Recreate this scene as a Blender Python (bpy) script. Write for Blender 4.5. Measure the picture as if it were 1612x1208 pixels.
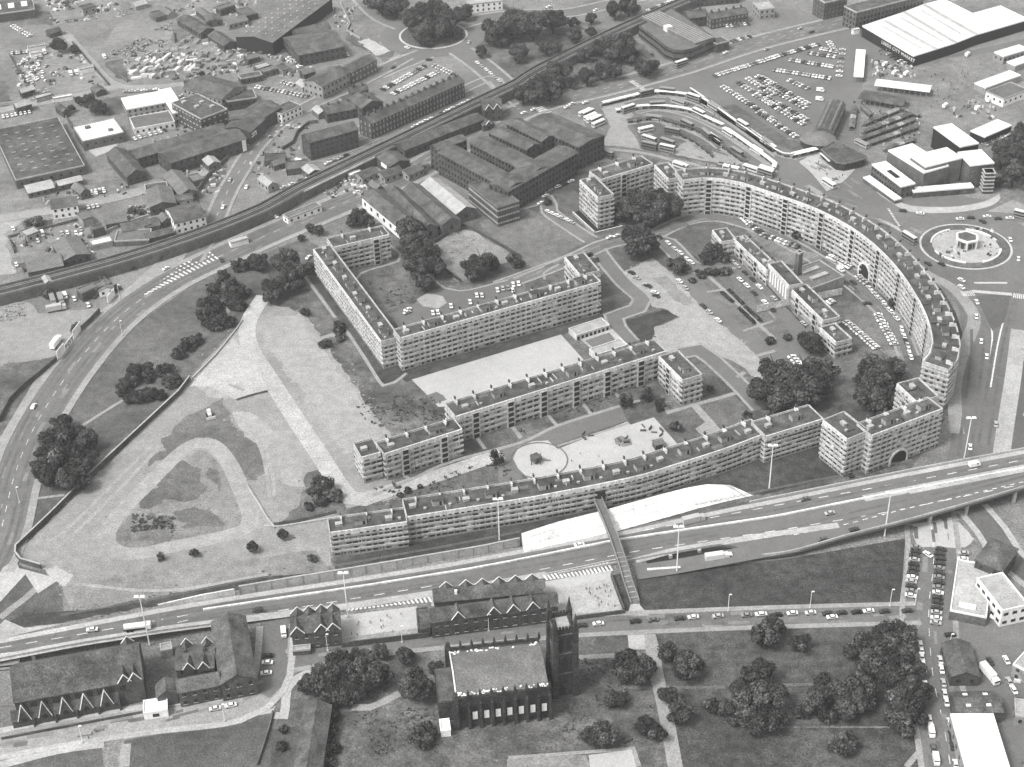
import bpy, bmesh, math, random
from mathutils import Vector, Matrix, noise as mnoise
from mathutils.geometry import tessellate_polygon
random.seed(7)
for o in list(bpy.data.objects): bpy.data.objects.remove(o)
SC = bpy.context.scene
COL = SC.collection
# ------------------------------------------------------------------ camera
W, H_ = 1612, 1208
FPX, PITCH, ROLL, CAMH = 2484.0, math.radians(35), math.radians(1.518), 405.0
st, ct, sr, cr = math.sin(PITCH), math.cos(PITCH), math.sin(ROLL), math.cos(ROLL)
cd = bpy.data.cameras.new('camera'); cam = bpy.data.objects.new('camera', cd); COL.objects.link(cam)
cd.sensor_fit = 'HORIZONTAL'; cd.sensor_width = 36; cd.lens = 36*FPX/W; cd.clip_start = 1; cd.clip_end = 12000
right = Vector((cr, -sr*st, -sr*ct)); up = Vector((sr, cr*st, cr*ct)); fw = Vector((0, ct, -st))
m = Matrix((right, up, -fw)).transposed().to_4x4(); m.translation = (0, 0, CAMH)
cam.matrix_world = m
SC.camera = cam
SC.cycles.max_bounces = 5; SC.cycles.diffuse_bounces = 3; SC.cycles.glossy_bounces = 2
# ------------------------------------------------------------------ light: hazy sun from the upper left, grey sky (black and white film)
SUN_AZ, SUN_EL = math.radians(-122), math.radians(55)      # azimuth from +Y, negative = left
wd = bpy.data.worlds.new('World'); SC.world = wd; wd.use_nodes = True
nt = wd.node_tree; nt.nodes.clear()
sky = nt.nodes.new('ShaderNodeTexSky'); sky.sky_type = 'NISHITA'; sky.sun_disc = False
sky.sun_elevation = SUN_EL; sky.sun_rotation = SUN_AZ
sky.dust_density = 3.0; sky.air_density = 1.0
bw = nt.nodes.new('ShaderNodeRGBToBW'); bg = nt.nodes.new('ShaderNodeBackground'); ow = nt.nodes.new('ShaderNodeOutputWorld')
bg.inputs[1].default_value = 0.15
nt.links.new(sky.outputs[0], bw.inputs[0]); nt.links.new(bw.outputs[0], bg.inputs[0]); nt.links.new(bg.outputs[0], ow.inputs[0])
sd = bpy.data.lights.new('sun', 'SUN'); sd.energy = 1.3; sd.angle = math.radians(14.0); sd.color = (1, 0.995, 0.985)
sun = bpy.data.objects.new('sun', sd); COL.objects.link(sun)
sv = Vector((math.sin(SUN_AZ)*math.cos(SUN_EL), math.cos(SUN_AZ)*math.cos(SUN_EL), math.sin(SUN_EL)))
sun.rotation_euler = sv.to_track_quat('Z', 'Y').to_euler(); sun.location = (0, 600, 500)
vs = SC.view_settings; vs.view_transform = 'Standard'; vs.look = 'None'; vs.exposure = 1.08; vs.gamma = 1; vs.use_curve_mapping = False
# ------------------------------------------------------------------ layout: a spot of the photograph -> point of the place at height z
S = 3.838
ROWS = [0, 300, 600, 898]; COLS = [0, 400, 800, 1192]
def L(rc, *v):
    r, c = int(rc[0]), int(rc[1])
    return [(COLS[c]+v[i]/S, ROWS[r]+v[i+1]/S) for i in range(0, len(v), 2)]
def X(*v): return [(v[i], v[i+1]) for i in range(0, len(v), 2)]
def P(p, z=0.0):
    dx, dy = p[0]-806, p[1]-604
    u = dx*cr-dy*sr; w = dx*sr+dy*cr
    d = Vector((u, FPX*ct-w*st, -(FPX*st+w*ct)))
    t = (z-CAMH)/d.z
    return Vector((d.x*t, d.y*t, z))
def P2(p, z=0.0):
    q = P(p, z); return Vector((q.x, q.y))
# ------------------------------------------------------------------ materials (procedural, grey: a black and white print)
MATS = {}
def tint(g): return (min(1, g*1.006), g, g*0.985, 1)
def M(name, g, var=.14, s1=.045, fine=.16, s2=1.1, rough=.88, spec=.25, mid=.0, s3=.25, bump=0, metal=0, streak=False):
    mt = bpy.data.materials.new(name); mt.use_nodes = True
    n = mt.node_tree; b = n.nodes['Principled BSDF']
    b.inputs['Roughness'].default_value = rough; b.inputs['Specular IOR Level'].default_value = spec; b.inputs['Metallic'].default_value = metal
    geo = n.nodes.new('ShaderNodeNewGeometry')
    last = None; fin = None
    fine *= 1.35; s2 *= 1.25
    for sc, am, det in ((s1, var, 3), (s3, mid, 2), (s2, fine, 1)):
        if am <= 0: continue
        t = n.nodes.new('ShaderNodeTexNoise'); t.inputs['Scale'].default_value = sc; t.inputs['Detail'].default_value = det; t.inputs['Roughness'].default_value = .6
        if streak and am == mid:
            mp = n.nodes.new('ShaderNodeMapping'); mp.inputs['Scale'].default_value = (1, 1, .07); n.links.new(geo.outputs['Position'], mp.inputs[0]); n.links.new(mp.outputs[0], t.inputs['Vector']); t.inputs['Scale'].default_value = .8
        else: n.links.new(geo.outputs['Position'], t.inputs['Vector'])
        r = n.nodes.new('ShaderNodeMapRange'); r.inputs[1].default_value = .28; r.inputs[2].default_value = .72
        r.inputs[3].default_value = 1-am*1.6; r.inputs[4].default_value = 1+am*1.6
        n.links.new(t.outputs['Fac'], r.inputs[0]); fin = t
        if last is None: last = r.outputs[0]
        else:
            mu = n.nodes.new('ShaderNodeMath'); mu.operation = 'MULTIPLY'
            n.links.new(last, mu.inputs[0]); n.links.new(r.outputs[0], mu.inputs[1]); last = mu.outputs[0]
    if last is None: b.inputs['Base Color'].default_value = tint(g)
    else:
        mx = n.nodes.new('ShaderNodeVectorMath'); mx.operation = 'SCALE'; mx.inputs[0].default_value = tint(g)[:3]
        n.links.new(last, mx.inputs['Scale']); n.links.new(mx.outputs[0], b.inputs['Base Color'])
        if bump:
            bp = n.nodes.new('ShaderNodeBump'); bp.inputs['Strength'].default_value = bump; bp.inputs['Distance'].default_value = .3
            n.links.new(fin.outputs['Fac'], bp.inputs['Height']); n.links.new(bp.outputs[0], b.inputs['Normal'])
    MATS[name] = mt
    return mt
M('ground', .175, .22, .02, .2, .9, mid=.12)
M('asphalt', .14, .10, .03, .10, 1.3, mid=.05)
M('asphalt_dark', .10, .12, .03, .12, 1.3, mid=.06)
M('motorway', .14, .07, .02, .08, 1.5, mid=.05)
M('pavement', .27, .08, .04, .12, 1.2, mid=.07)
M('concrete', .36, .10, .05, .10, 1.0, mid=.07)
M('concrete_white', .68, .12, .06, .1, 1.0, mid=.14)
M('kerb', .45, .08, .1, .1, 1)
M('line', .62, .1, .2, .25, 2)
M('grass', .095, .24, .022, .24, 1.3, mid=.2)
M('grass_park', .068, .3, .022, .26, 1.2, mid=.3)
M('grass_dark', .052, .3, .022, .26, 1.2, mid=.28)
M('grass_pale', .13, .18, .03, .22, 1.2, mid=.16)
M('rough_grass', .10, .34, .045, .22, 1.0, mid=.24)
M('earth', .24, .12, .018, .13, 1.1, mid=.1)
M('track_pale', .36, .10, .03, .14, 1.1, mid=.1)
M('earth_pale', .29, .10, .02, .12, 1.1, mid=.1)
M('earth_mid', .195, .16, .03, .16, 1.1, mid=.14)
M('earth_dark', .12, .18, .04, .2, 1.1, mid=.18)
M('sand', .40, .05, .03, .07, 1.2, mid=.04)
M('yard', .17, .18, .04, .2, 1, mid=.16)
M('cream', .30, .10, .05, .12, 1.3, mid=.15, streak=True)
M('cream_band', .43, .10, .05, .12, 1.3, mid=.15, streak=True)
M('cream_white', .56, .10, .05, .12, 1.3, mid=.15, streak=True)
M('roof_felt', .075, .26, .06, .2, 1.2, mid=.26)
M('felt_patch', .12, .2, .1, .2, 1.2, mid=.2)
M('felt_dark', .05, .2, .1, .2, 1.2, mid=.2)
M('curtain', .5, .2, .3, .2, 1)
M('worn_lane', .118, .12, .05, .1, 1.3, mid=.12)
M('road_patch', .20, .12, .05, .1, 1.3, mid=.1)
M('roof_grey', .13, .12, .06, .15, 1.2, mid=.12)
M('roof_light', .34, .10, .06, .12, 1.2, mid=.1)
M('roof_white', .76, .04, .05, .05, 1.2)
M('slate', .085, .2, .08, .24, 1.3, mid=.3)
M('slate_mid', .09, .18, .08, .22, 1.3, mid=.26)
M('slate_pale', .14, .12, .08, .18, 1.3, mid=.12)
M('brick_dark', .072, .16, .08, .22, 1.2, mid=.16)
M('brick', .11, .14, .08, .2, 1.2, mid=.14)
M('brick_pale', .26, .12, .08, .16, 1.2, mid=.1)
M('soot_stone', .042, .2, .1, .3, .9, mid=.25)
M('stone_edge', .30, .15, .1, .3, 1.2)
M('render_white', .78, .05, .1, .06, 1)
M('glass', .022, .2, .3, .3, .8, rough=.12, spec=.5)
M('glass_mid', .05, .3, .3, .3, .8, rough=.15, spec=.5)
M('dark', .02, .1, .3, .1, 1)
M('board', .9, .03, .3, .04, 1)
M('metal_grey', .25, .1, .2, .1, 1, rough=.5)
M('metal_white', .8, .03, .3, .04, 1, rough=.4)
M('timber', .09, .2, .2, .2, 1)
M('track', .045, .2, .1, .25, 1.5, mid=.15)
M('rail', .45, .1, .2, .1, 1, rough=.4)
M('bark', .035, .2, .5, .2, 2)
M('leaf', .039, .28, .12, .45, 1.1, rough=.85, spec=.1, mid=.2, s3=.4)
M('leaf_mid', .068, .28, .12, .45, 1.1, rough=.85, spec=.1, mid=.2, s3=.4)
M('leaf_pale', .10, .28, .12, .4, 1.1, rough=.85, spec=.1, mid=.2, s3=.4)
for nme, g in (('white', .82), ('cream', .62), ('silver', .42), ('grey', .24), ('mid', .12), ('dark', .045), ('black', .02)):
    M('paint_'+nme, g, 0, .1, .05, .8, rough=.32, spec=.5)
M('tyre', .018, 0, .1, 0)
M('cloth_dark', .04, .1, 1, .1, 3); M('cloth_light', .45, .1, 1, .1, 3); M('skin', .35, 0, 1, .05, 3)
M('stall_canvas', .10, .25, .15, .2, 1, mid=.2)
M('stall_pale', .30, .25, .15, .2, 1, mid=.2)
M('water', .06, .1, .1, .1, 1, rough=.1, spec=.5)
# ------------------------------------------------------------------ mesh helpers
class MB:
    def __init__(s): s.v = []; s.f = []; s.mi = []; s.cur = 0
    def poly(s, pts):
        b = len(s.v); s.v += [tuple(p) for p in pts]; s.f.append(tuple(range(b, b+len(pts)))); s.mi.append(s.cur)
    def prism(s, pts, z0, z1, bottom=False, top=True):
        """pts: ccw list of xy (any polygon), closed prism"""
        n = len(pts); b = len(s.v)
        s.v += [(p[0], p[1], z0) for p in pts] + [(p[0], p[1], z1) for p in pts]
        for i in range(n):
            j = (i+1) % n; s.f.append((b+i, b+j, b+n+j, b+n+i)); s.mi.append(s.cur)
        if top:
            if n <= 4: s.f.append(tuple(b+n+i for i in range(n))); s.mi.append(s.cur)
            else:
                for t in tessellate_polygon([[Vector((p[0], p[1], 0)) for p in pts]]): s.f.append(tuple(b+n+i for i in t)); s.mi.append(s.cur)
        if bottom and n <= 4: s.f.append(tuple(b+i for i in reversed(range(n)))); s.mi.append(s.cur)
    def box(s, c, sx, sy, sz, ang=0, taper=1.0):
        """c = centre of the base"""
        ca, sa = math.cos(ang), math.sin(ang); b = len(s.v)
        for z, k in ((0, 1), (sz, taper)):
            for x, y in ((-1, -1), (1, -1), (1, 1), (-1, 1)):
                x *= sx/2*k; y *= sy/2*k
                s.v.append((c[0]+x*ca-y*sa, c[1]+x*sa+y*ca, c[2]+z))
        for q in ((0, 1, 5, 4), (1, 2, 6, 5), (2, 3, 7, 6), (3, 0, 4, 7), (4, 5, 6, 7), (3, 2, 1, 0)):
            s.f.append(tuple(b+i for i in q)); s.mi.append(s.cur)
    def tube(s, a, b_, r0, r1, n=6):
        a = Vector(a); b_ = Vector(b_); d = (b_-a).normalized()
        t = d.orthogonal().normalized(); u = d.cross(t); b = len(s.v)
        for c, r in ((a, r0), (b_, r1)):
            for i in range(n):
                g = 2*math.pi*i/n; q = c+t*math.cos(g)*r+u*math.sin(g)*r; s.v.append(tuple(q))
        for i in range(n):
            j = (i+1) % n; s.f.append((b+i, b+j, b+n+j, b+n+i)); s.mi.append(s.cur)
        s.f.append(tuple(b+n+i for i in range(n))); s.mi.append(s.cur)
    def mesh(s, name, mats):
        me = bpy.data.meshes.new(name); me.from_pydata(s.v, [], s.f)
        if not isinstance(mats, (list, tuple)): mats = [mats]
        for q in mats: me.materials.append(MATS[q])
        if len(mats) > 1: me.polygons.foreach_set('material_index', s.mi)
        me.update(); return me
    def build(s, name, mats, parent=None, **kw):
        return put(name, s.mesh(name, mats), parent, **kw)
def put(name, me, parent=None, loc=None, rz=0, sc=None, kind=None, label=None, cat=None, group=None):
    o = bpy.data.objects.new(name, me); COL.objects.link(o)
    if parent: o.parent = parent
    if loc is not None: o.location = loc
    if rz: o.rotation_euler = (0, 0, rz)
    if sc is not None: o.scale = sc
    if kind: o['kind'] = kind
    if label: o['label'] = label
    if cat: o['category'] = cat
    if group: o['group'] = group
    return o
def thing(name, label, cat, loc=(0, 0, 0), rz=0, group=None):
    return put(name, None, None, loc, rz, None, None, label, cat, group)
def fix(me):
    bm = bmesh.new(); bm.from_mesh(me); bmesh.ops.recalc_face_normals(bm, faces=bm.faces); bm.to_mesh(me); bm.free(); return me
def ccw(pts):
    a = sum(pts[i][0]*pts[(i+1) % len(pts)][1]-pts[(i+1) % len(pts)][0]*pts[i][1] for i in range(len(pts)))
    return list(pts) if a > 0 else list(reversed(pts))
def smooth(pts, per=6.0, closed=False):
    """Catmull-Rom through 2D/3D vectors, about one point per `per` metres"""
    out = []; n = len(pts); rng = range(n if closed else n-1)
    for i in rng:
        p1, p2 = pts[i], pts[(i+1) % n]
        p0 = pts[i-1] if (i > 0 or closed) else p1*2-p2
        p3 = pts[(i+2) % n] if (i+2 < n or closed) else p2*2-p1
        k = max(1, int((p2-p1).length/per))
        for j in range(k):
            t = j/k
            out.append(.5*((2*p1)+(p2-p0)*t+(2*p0-5*p1+4*p2-p3)*t*t+(3*p1-p0-3*p2+p3)*t*t*t))
    if not closed: out.append(pts[-1].copy())
    return out
def offset(pts, d, closed=False):
    """left offset (towards the left of travel) of a 2D polyline"""
    out = []; n = len(pts)
    for i in range(n):
        a = pts[i-1] if (i > 0 or closed) else pts[i]
        b = pts[(i+1) % n] if (i < n-1 or closed) else pts[i]
        c = pts[i]; n1 = None; ns = []
        for u, v in ((a, c), (c, b)):
            e = (v-u)
            if e.length > 1e-6: e.normalize(); ns.append(Vector((-e.y, e.x)))
        if len(ns) == 2:
            s = ns[0]+ns[1]
            k = 1+ns[0].dot(ns[1])
            v = s/max(k, .35)
        else: v = ns[0]
        out.append(Vector((c.x, c.y))+v*d)
    return out
ZL = [0.02]
def nz():
    ZL[0] += .0009; return ZL[0]
def sheet(name, px, mat, z=None, rag=0, thick=0, world=False, kind='structure', parent=None, per=None, curve=False):
    z = nz() if z is None else z
    pts = [Vector((p[0], p[1])) for p in px] if world else [P2(p) for p in px]
    if curve: pts = smooth(pts, per or 4, True)
    if rag:
        q = []
        for i in range(len(pts)):
            a, b = pts[i], pts[(i+1) % len(pts)]; k = max(1, int((b-a).length/2.2))
            for j in range(k):
                c = a.lerp(b, j/k); v = mnoise.noise_vector(Vector((c.x*.16, c.y*.16, 3)))*rag+mnoise.noise_vector(Vector((c.x*.5, c.y*.5, 9)))*rag*.5
                q.append(c+Vector((v.x, v.y)))
        pts = q
    raw = pts; pts = ccw(pts); mb = MB()
    if thick: mb.prism(pts, -.05, z)
    else:
        mb.v = [(p.x, p.y, z) for p in pts]
        for t in tessellate_polygon([[Vector((p.x, p.y, 0)) for p in pts]]): mb.f.append(tuple(t)); mb.mi.append(0)
        if rag:
            rr = random.Random(len(pts))
            for p in raw:
                for k in range(1):
                    c = p+Vector((rr.gauss(0, 1.2*rag), rr.gauss(0, 1.2*rag))); r0 = rr.uniform(.1, .55); n5 = rr.randrange(5, 8); g0 = rr.random()*6
                    mb.poly([(c.x+r0*rr.uniform(.6, 1.3)*math.cos(g0+2*math.pi*j/n5)*1.5, c.y+r0*rr.uniform(.6, 1.3)*math.sin(g0+2*math.pi*j/n5), z+.0004) for j in range(n5)])
    me = fix(mb.mesh(name, mat)) if thick else mb.mesh(name, mat)
    if not thick:
        for p in me.polygons:
            if p.normal.z < 0: p.flip()
    return put(name, me, parent, kind=kind)
def ribbon_mesh(name, pts, w0, w1, mat, z, closed=False, thick=0, zs=None):
    a = offset(pts, w0, closed); b = offset(pts, w1, closed); n = len(pts); mb = MB()
    for i in range(n):
        zz = z if zs is None else zs[i]
        mb.v.append((a[i].x, a[i].y, zz)); mb.v.append((b[i].x, b[i].y, zz))
    for i in range(n if closed else n-1):
        j = (i+1) % n; mb.f.append((2*i, 2*i+1, 2*j+1, 2*j)); mb.mi.append(0)
    if thick:
        k = len(mb.v); mb.v += [(x, y, zz-thick) for x, y, zz in mb.v]
        for i in range(n if closed else n-1):
            j = (i+1) % n
            mb.f += [(2*i, 2*j, k+2*j, k+2*i), (2*i+1, k+2*i+1, k+2*j+1, 2*j+1), (k+2*i, k+2*j, k+2*j+1, k+2*i+1)]; mb.mi += [0]*3
        if not closed: mb.f += [(0, k, k+1, 1), (2*n-2, 2*n-1, k+2*n-1, k+2*n-2)]; mb.mi += [0]*2
    me = mb.mesh(name, mat)
    if thick: fix(me)
    else:
        for p in me.polygons:
            if p.normal.z < 0: p.flip()
    return me
def road(name, px, w, mat='asphalt', pave=0, kerb=.0, dash=None, z=None, closed=False, per=5, pmat='pavement', dashes=((0, 4, 8),), edge=None, sm=True):
    """centre line on the ground, width w; optional pavements (raised 0.12 m), lane dashes (offset, on, off)"""
    z = nz() if z is None else z
    pts = [P2(p) for p in px]
    if sm: pts = smooth(pts, per, closed)
    o = put(name, ribbon_mesh(name, pts, w/2, -w/2, mat, z, closed), kind='structure')
    if pave:
        for s in (1, -1):
            put('pavement', ribbon_mesh('pavement', pts, s*(w/2+pave), s*(w/2), pmat, z+.11, closed, thick=z+.2), kind='structure')
    if dash:
        mb = MB()
        for off, on, gap in dashes:
            q = offset(pts, off, closed)
            for a, b, d in walk(q, on, gap): bar(mb, a, b, .22 if gap else .2, z+.012)
        mb.build('lane_marking', 'line', o)
    return o
def walk(q, on, gap):
    """dash end points along a polyline"""
    out = []; acc = 0; pos = 0
    L_ = [0]
    for i in range(1, len(q)): L_.append(L_[-1]+(q[i]-q[i-1]).length)
    def at(s):
        for i in range(1, len(q)):
            if L_[i] >= s:
                d = L_[i]-L_[i-1]; return q[i-1].lerp(q[i], (s-L_[i-1])/d if d else 0)
        return q[-1]
    s = 0; step = on+gap
    if gap == 0: step = on = 4
    while s+on <= L_[-1]:
        a, b = at(s), at(s+on); out.append((a, b, (b-a))); s += step
    return out
def bar(mb, a, b, w, z):
    d = (b-a)
    if d.length < 1e-5: return
    d.normalize(); n = Vector((-d.y, d.x))*w/2
    mb.poly([(a.x-n.x, a.y-n.y, z), (b.x-n.x, b.y-n.y, z), (b.x+n.x, b.y+n.y, z), (a.x+n.x, a.y+n.y, z)])
def wall_line(name, label, px, h, t, mat, cat='wall', closed=False, z0=0, sm=False, cap=None, world=False):
    pts = [Vector(p) for p in px] if world else [P2(p) for p in px]
    if sm: pts = smooth(pts, 4, closed)
    me = ribbon_mesh(name, pts, t/2, -t/2, mat, z0+h, closed, thick=h)
    o = put(name, me, label=label, cat=cat)
    if cap: put('coping', ribbon_mesh('coping', pts, t/2+.08, -t/2-.08, cap, z0+h+.15, closed, thick=.14), o)
    return o
def path_at(q):
    Ls = [0]
    for i in range(1, len(q)): Ls.append(Ls[-1]+(q[i]-q[i-1]).length)
    def at(s):
        for i in range(1, len(q)):
            if Ls[i] >= s or i == len(q)-1:
                d = (q[i]-q[i-1]); t = d.normalized(); return q[i-1]+t*(s-Ls[i-1]), t
    return at, Ls[-1]

_T = ['', '', 'twenty', 'thirty', 'forty', 'fifty']; _U = ['', 'first', 'second', 'third', 'fourth', 'fifth', 'sixth', 'seventh', 'eighth', 'ninth']
ORD = ['first', 'second', 'third', 'fourth', 'fifth', 'sixth', 'seventh', 'eighth', 'ninth', 'tenth', 'eleventh', 'twelfth', 'thirteenth', 'fourteenth', 'fifteenth', 'sixteenth', 'seventeenth', 'eighteenth', 'nineteenth', 'twentieth', 'twenty-first', 'twenty-second', 'twenty-third', 'twenty-fourth', 'twenty-fifth']
def ORD2(i):
    n = i+1
    if n <= 25: return ORD[i]
    t, u = divmod(n, 10); return (_T[t][:-1]+'ieth') if u == 0 else _T[t]+'-'+_U[u]
# ------------------------------------------------------------------ ground
mb = MB(); mb.poly([(-3500, -300, 0), (3500, -300, 0), (3500, 6000, 0), (-3500, 6000, 0)]); mb.build('ground', 'ground', kind='structure')
# --- broad areas
sheet('yard', X(0, -30, 540, -30, 600, 60, 480, 180, 340, 330, 0, 440, -40, 200), 'yard', rag=2)
sheet('grass', X(740, 60, 800, 10, 900, 30, 1000, 60, 1040, 100, 870, 155, 800, 165, 760, 110), 'rough_grass', rag=2)
sheet('grass', X(560, -20, 650, -20, 640, 10, 610, 40, 590, 20), 'rough_grass', rag=1)
sheet('paved_ground', X(900, 150, 1050, 112, 1360, 38, 1440, 100, 1640, 55, 1640, 330, 1400, 335, 1250, 285, 1060, 262, 930, 215), 'asphalt')
sheet('paved_ground', X(1360, 105, 1640, 75, 1640, 330, 1460, 300, 1350, 260), 'yard')
sheet('grass', X(-10, 1000, 15, 850, 70, 680, 200, 520, 330, 430, 480, 375, 505, 390, 480, 430, 415, 470, 385, 500, 200, 700, 30, 870, 30, 890, 95, 910, 100, 965, -10, 1000), 'grass')
sheet('estate_ground', X(490, 400, 620, 340, 720, 330, 860, 310, 905, 262, 1050, 240, 1250, 290, 1400, 355, 1500, 480, 1495, 650, 1430, 745, 1200, 790, 820, 862, 530, 885, 500, 780, 400, 500), 'rough_grass')
sheet('churchyard', X(440, 1090, 500, 1035, 700, 1015, 1010, 990, 1018, 990, 1070, 1230, 400, 1230), 'rough_grass', rag=1)
sheet('park_grass', X(1018, 990, 1436, 978, 1455, 1060, 1478, 1230, 1065, 1230), 'grass_park')
sheet('field_grass', X(1000, 905, 1130, 892, 1240, 880, 1425, 848, 1418, 955, 1010, 968), 'grass_dark')
sheet('grass', X(195, 1166, 300, 1148, 430, 1122, 424, 1230, 195, 1230), 'grass')
sheet('grass', X(-10, 1206, 160, 1170, 165, 1230, -10, 1230), 'grass')
sheet('waste_ground', X(-10, 470, 40, 475, 60, 492, 150, 488, 130, 520, 85, 565, -10, 585), 'earth', rag=2)
sheet('rough_bank', X(-10, 578, 85, 562, 110, 545, 10, 680, -10, 690), 'rough_grass', rag=2)
sheet('rough_ground', L('00', 600, 310, 660, 200, 760, 120, 1000, 130, 1060, 200, 1000, 290, 760, 345), 'earth_mid', rag=3)
sheet('rough_ground', L('00', 280, 20, 720, -30, 740, 90, 480, 150, 300, 140), 'earth_mid', rag=3)
sheet('rough_ground', L('00', 60, 330, 520, 280, 640, 520, 180, 610), 'earth_mid', rag=2)
for p_ in (L('00', 630, 385, 740, 355, 790, 495, 700, 470), L('00', -10, 490, 40, 490, 68, 645, -10, 655), L('00', 620, 595, 760, 580, 775, 680, 660, 705), L('00', 1170, 960, 1380, 930, 1350, 1130, 1190, 1150), L('00', 20, 80, 300, 70, 330, 150, 60, 150), L('01', 560, 190, 640, 230, 860, 320, 800, 380, 740, 340, 560, 250), L('10', 140, 190, 320, 170, 330, 220, 150, 240), L('01', 1330, 250, 1600, 200, 1612, 450, 1500, 470)):
    sheet('scrub_patch', p_, 'rough_grass', rag=2)
sheet('bare_patch', L('01', 625, 250, 700, 235, 815, 310, 740, 335), 'track_pale', rag=2)
sheet('bare_patch', L('10', -20, 180, 160, 170, 40, 260, 60, 420, 100, 500, -20, 520), 'earth_pale', rag=2)
sheet('bare_patch', L('10', 190, 260, 540, 190, 560, 280, 330, 330), 'earth_mid', rag=2)
sheet('bare_patch', L('10', 1380, 300, 1612, 240, 1612, 330, 1420, 360), 'earth_mid', rag=1)
# --- demolished site on the left
sheet('bare_earth', X(412, 475, 385, 505, 200, 700, 32, 868, 30, 885, 95, 905, 108, 955, 240, 940, 525, 890, 518, 822, 548, 800, 640, 780, 600, 740, 620, 690, 545, 590, 480, 495), 'earth', rag=1.5)
sheet('bare_earth', L('11', 10, 800, 130, 760, 270, 750, 340, 860, 420, 960, 540, 1150, 700, 1320, 790, 1460, 660, 1560, 540, 1590, 330, 1280, 120, 1000), 'earth_pale', rag=2.5)
sheet('bare_earth', L('20', 1560, 0, 1480, -120, 1440, -140, 1300, 40, 1180, 30, 1260, 100, 1400, 110, 1612, 40), 'earth_pale', rag=2)
sheet('damp_earth', L('20', 1350, 100, 1250, 160, 1130, 200, 980, 350, 1000, 420, 890, 480, 900, 515, 1010, 460, 1180, 345, 1300, 360, 1400, 480, 1480, 590, 1560, 600, 1610, 540, 1600, 440, 1400, 250), 'earth_dark', rag=2)
sheet('bare_earth', L('20', 1400, 190, 1500, 190, 1612, 260, 1800, 500, 1830, 640, 1740, 640, 1620, 380, 1480, 330), 'earth_pale', rag=2)
sheet('rough_grass', L('21', 330, 560, 430, 520, 560, 740, 540, 800, 140, 860, 250, 780), 'rough_grass', rag=3)
sheet('bare_earth', L('20', 880, 1150, 1500, 1080, 1900, 1020, 2000, 1160, 1200, 1290, 450, 1360, 420, 1240), 'earth_mid', rag=1.5)
sheet('grass_bank', L('30', 0, 330, 150, 260, 380, 250, 560, 235, 900, 170, 1300, 95, 1612, 35, 2010, 10, 2050, 40, 1612, 90, 1000, 205, 500, 290, 250, 335, 100, 345), 'grass_dark', rag=1)
LOOP = L('20', 640, 960, 690, 840, 780, 740, 900, 620, 1080, 440, 1190, 375, 1290, 390, 1380, 490, 1450, 640, 1515, 820, 1470, 900, 1300, 950, 1000, 1010, 830, 1045, 700, 1030)
sheet('traffic_island', L('20', 700, 960, 740, 860, 950, 650, 1120, 470, 1200, 420, 1290, 460, 1400, 640, 1490, 830, 1450, 880, 1000, 985, 780, 1020), 'earth_mid', curve=True)
sheet('grass', L('20', 1100, 480, 1000, 570, 830, 745, 900, 770, 980, 720, 1100, 730, 1200, 700, 1240, 640, 1180, 510), 'grass', rag=3)
for p_ in (L('20', 820, 830, 950, 790, 1040, 830, 1030, 920, 960, 1000, 850, 960), L('20', 1250, 500, 1330, 560, 1360, 680, 1300, 640), L('20', 1080, 800, 1260, 760, 1340, 860, 1120, 900), L('20', 720, 940, 800, 880, 830, 960, 780, 990)):
    sheet('scrub_patch', p_, 'earth_dark', rag=4)
road('loop_track', LOOP, 7.0, 'earth_pale', closed=True, per=3)
sheet('path_pad', L('20', 270, 1140, 340, 1120, 440, 1170, 420, 1215, 390, 1240, 310, 1190), 'concrete', rag=.6)
# --- estate surfaces
sheet('grass', L('11', 285, 455, 370, 440, 790, 1070, 920, 1110, 780, 1180, 690, 1040, 500, 760), 'grass_dark')
sheet('grass', X(608, 578, 640, 602, 884, 528, 950, 502, 950, 482, 640, 566), 'grass_dark')
sheet('asphalt_court', L('11', 825, 745, 960, 690, 1060, 610, 1150, 580, 1240, 620, 1500, 560, 1640, 520, 1640, 680, 900, 880), 'asphalt')
sheet('turning_circle', L('11', 980, 660, 1040, 625, 1140, 640, 1165, 680, 1110, 715, 1020, 700), 'earth_pale', curve=True)
sheet('waste_ground', L('11', 1080, 330, 1250, 240, 1330, 240, 1410, 300, 1600, 400, 1480, 450, 1380, 500, 1240, 555, 1170, 480, 1110, 420), 'earth_mid', rag=2)
sheet('rubble', L('11', 1245, 250, 1330, 240, 1400, 300, 1330, 320), 'earth_pale', rag=2)
sheet('field_grass', X(752, 350, 830, 328, 926, 378, 846, 425, 795, 392), 'grass_pale', rag=1)
sheet('grass', X(870, 316, 905, 300, 945, 352, 935, 372, 900, 340), 'grass')
sheet('lawn', L('12', 960, 250, 1010, 220, 1240, 185, 1290, 230, 1240, 260, 1330, 400, 1300, 435, 1190, 440, 1120, 390, 990, 300), 'grass')
sheet('lawn', L('12', 580, 360, 680, 325, 900, 300, 1090, 460, 990, 500, 880, 415, 695, 490), 'grass')
sheet('lawn', L('12', 560, 510, 620, 500, 780, 660, 770, 700, 560, 750), 'grass')
sheet('asphalt_court', L('12', 900, 280, 980, 300, 1120, 440, 1200, 470, 1340, 440, 1380, 420, 1612, 610, 1900, 900, 1880, 1060, 1700, 1150, 1600, 1060, 1480, 980, 1160, 690, 1000, 510, 1080, 480), 'asphalt')
sheet('lawn', L('12', 1150, 520, 1260, 480, 1380, 520, 1612, 730, 1700, 860, 1560, 900, 1420, 850), 'grass_pale', rag=.5)
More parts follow.
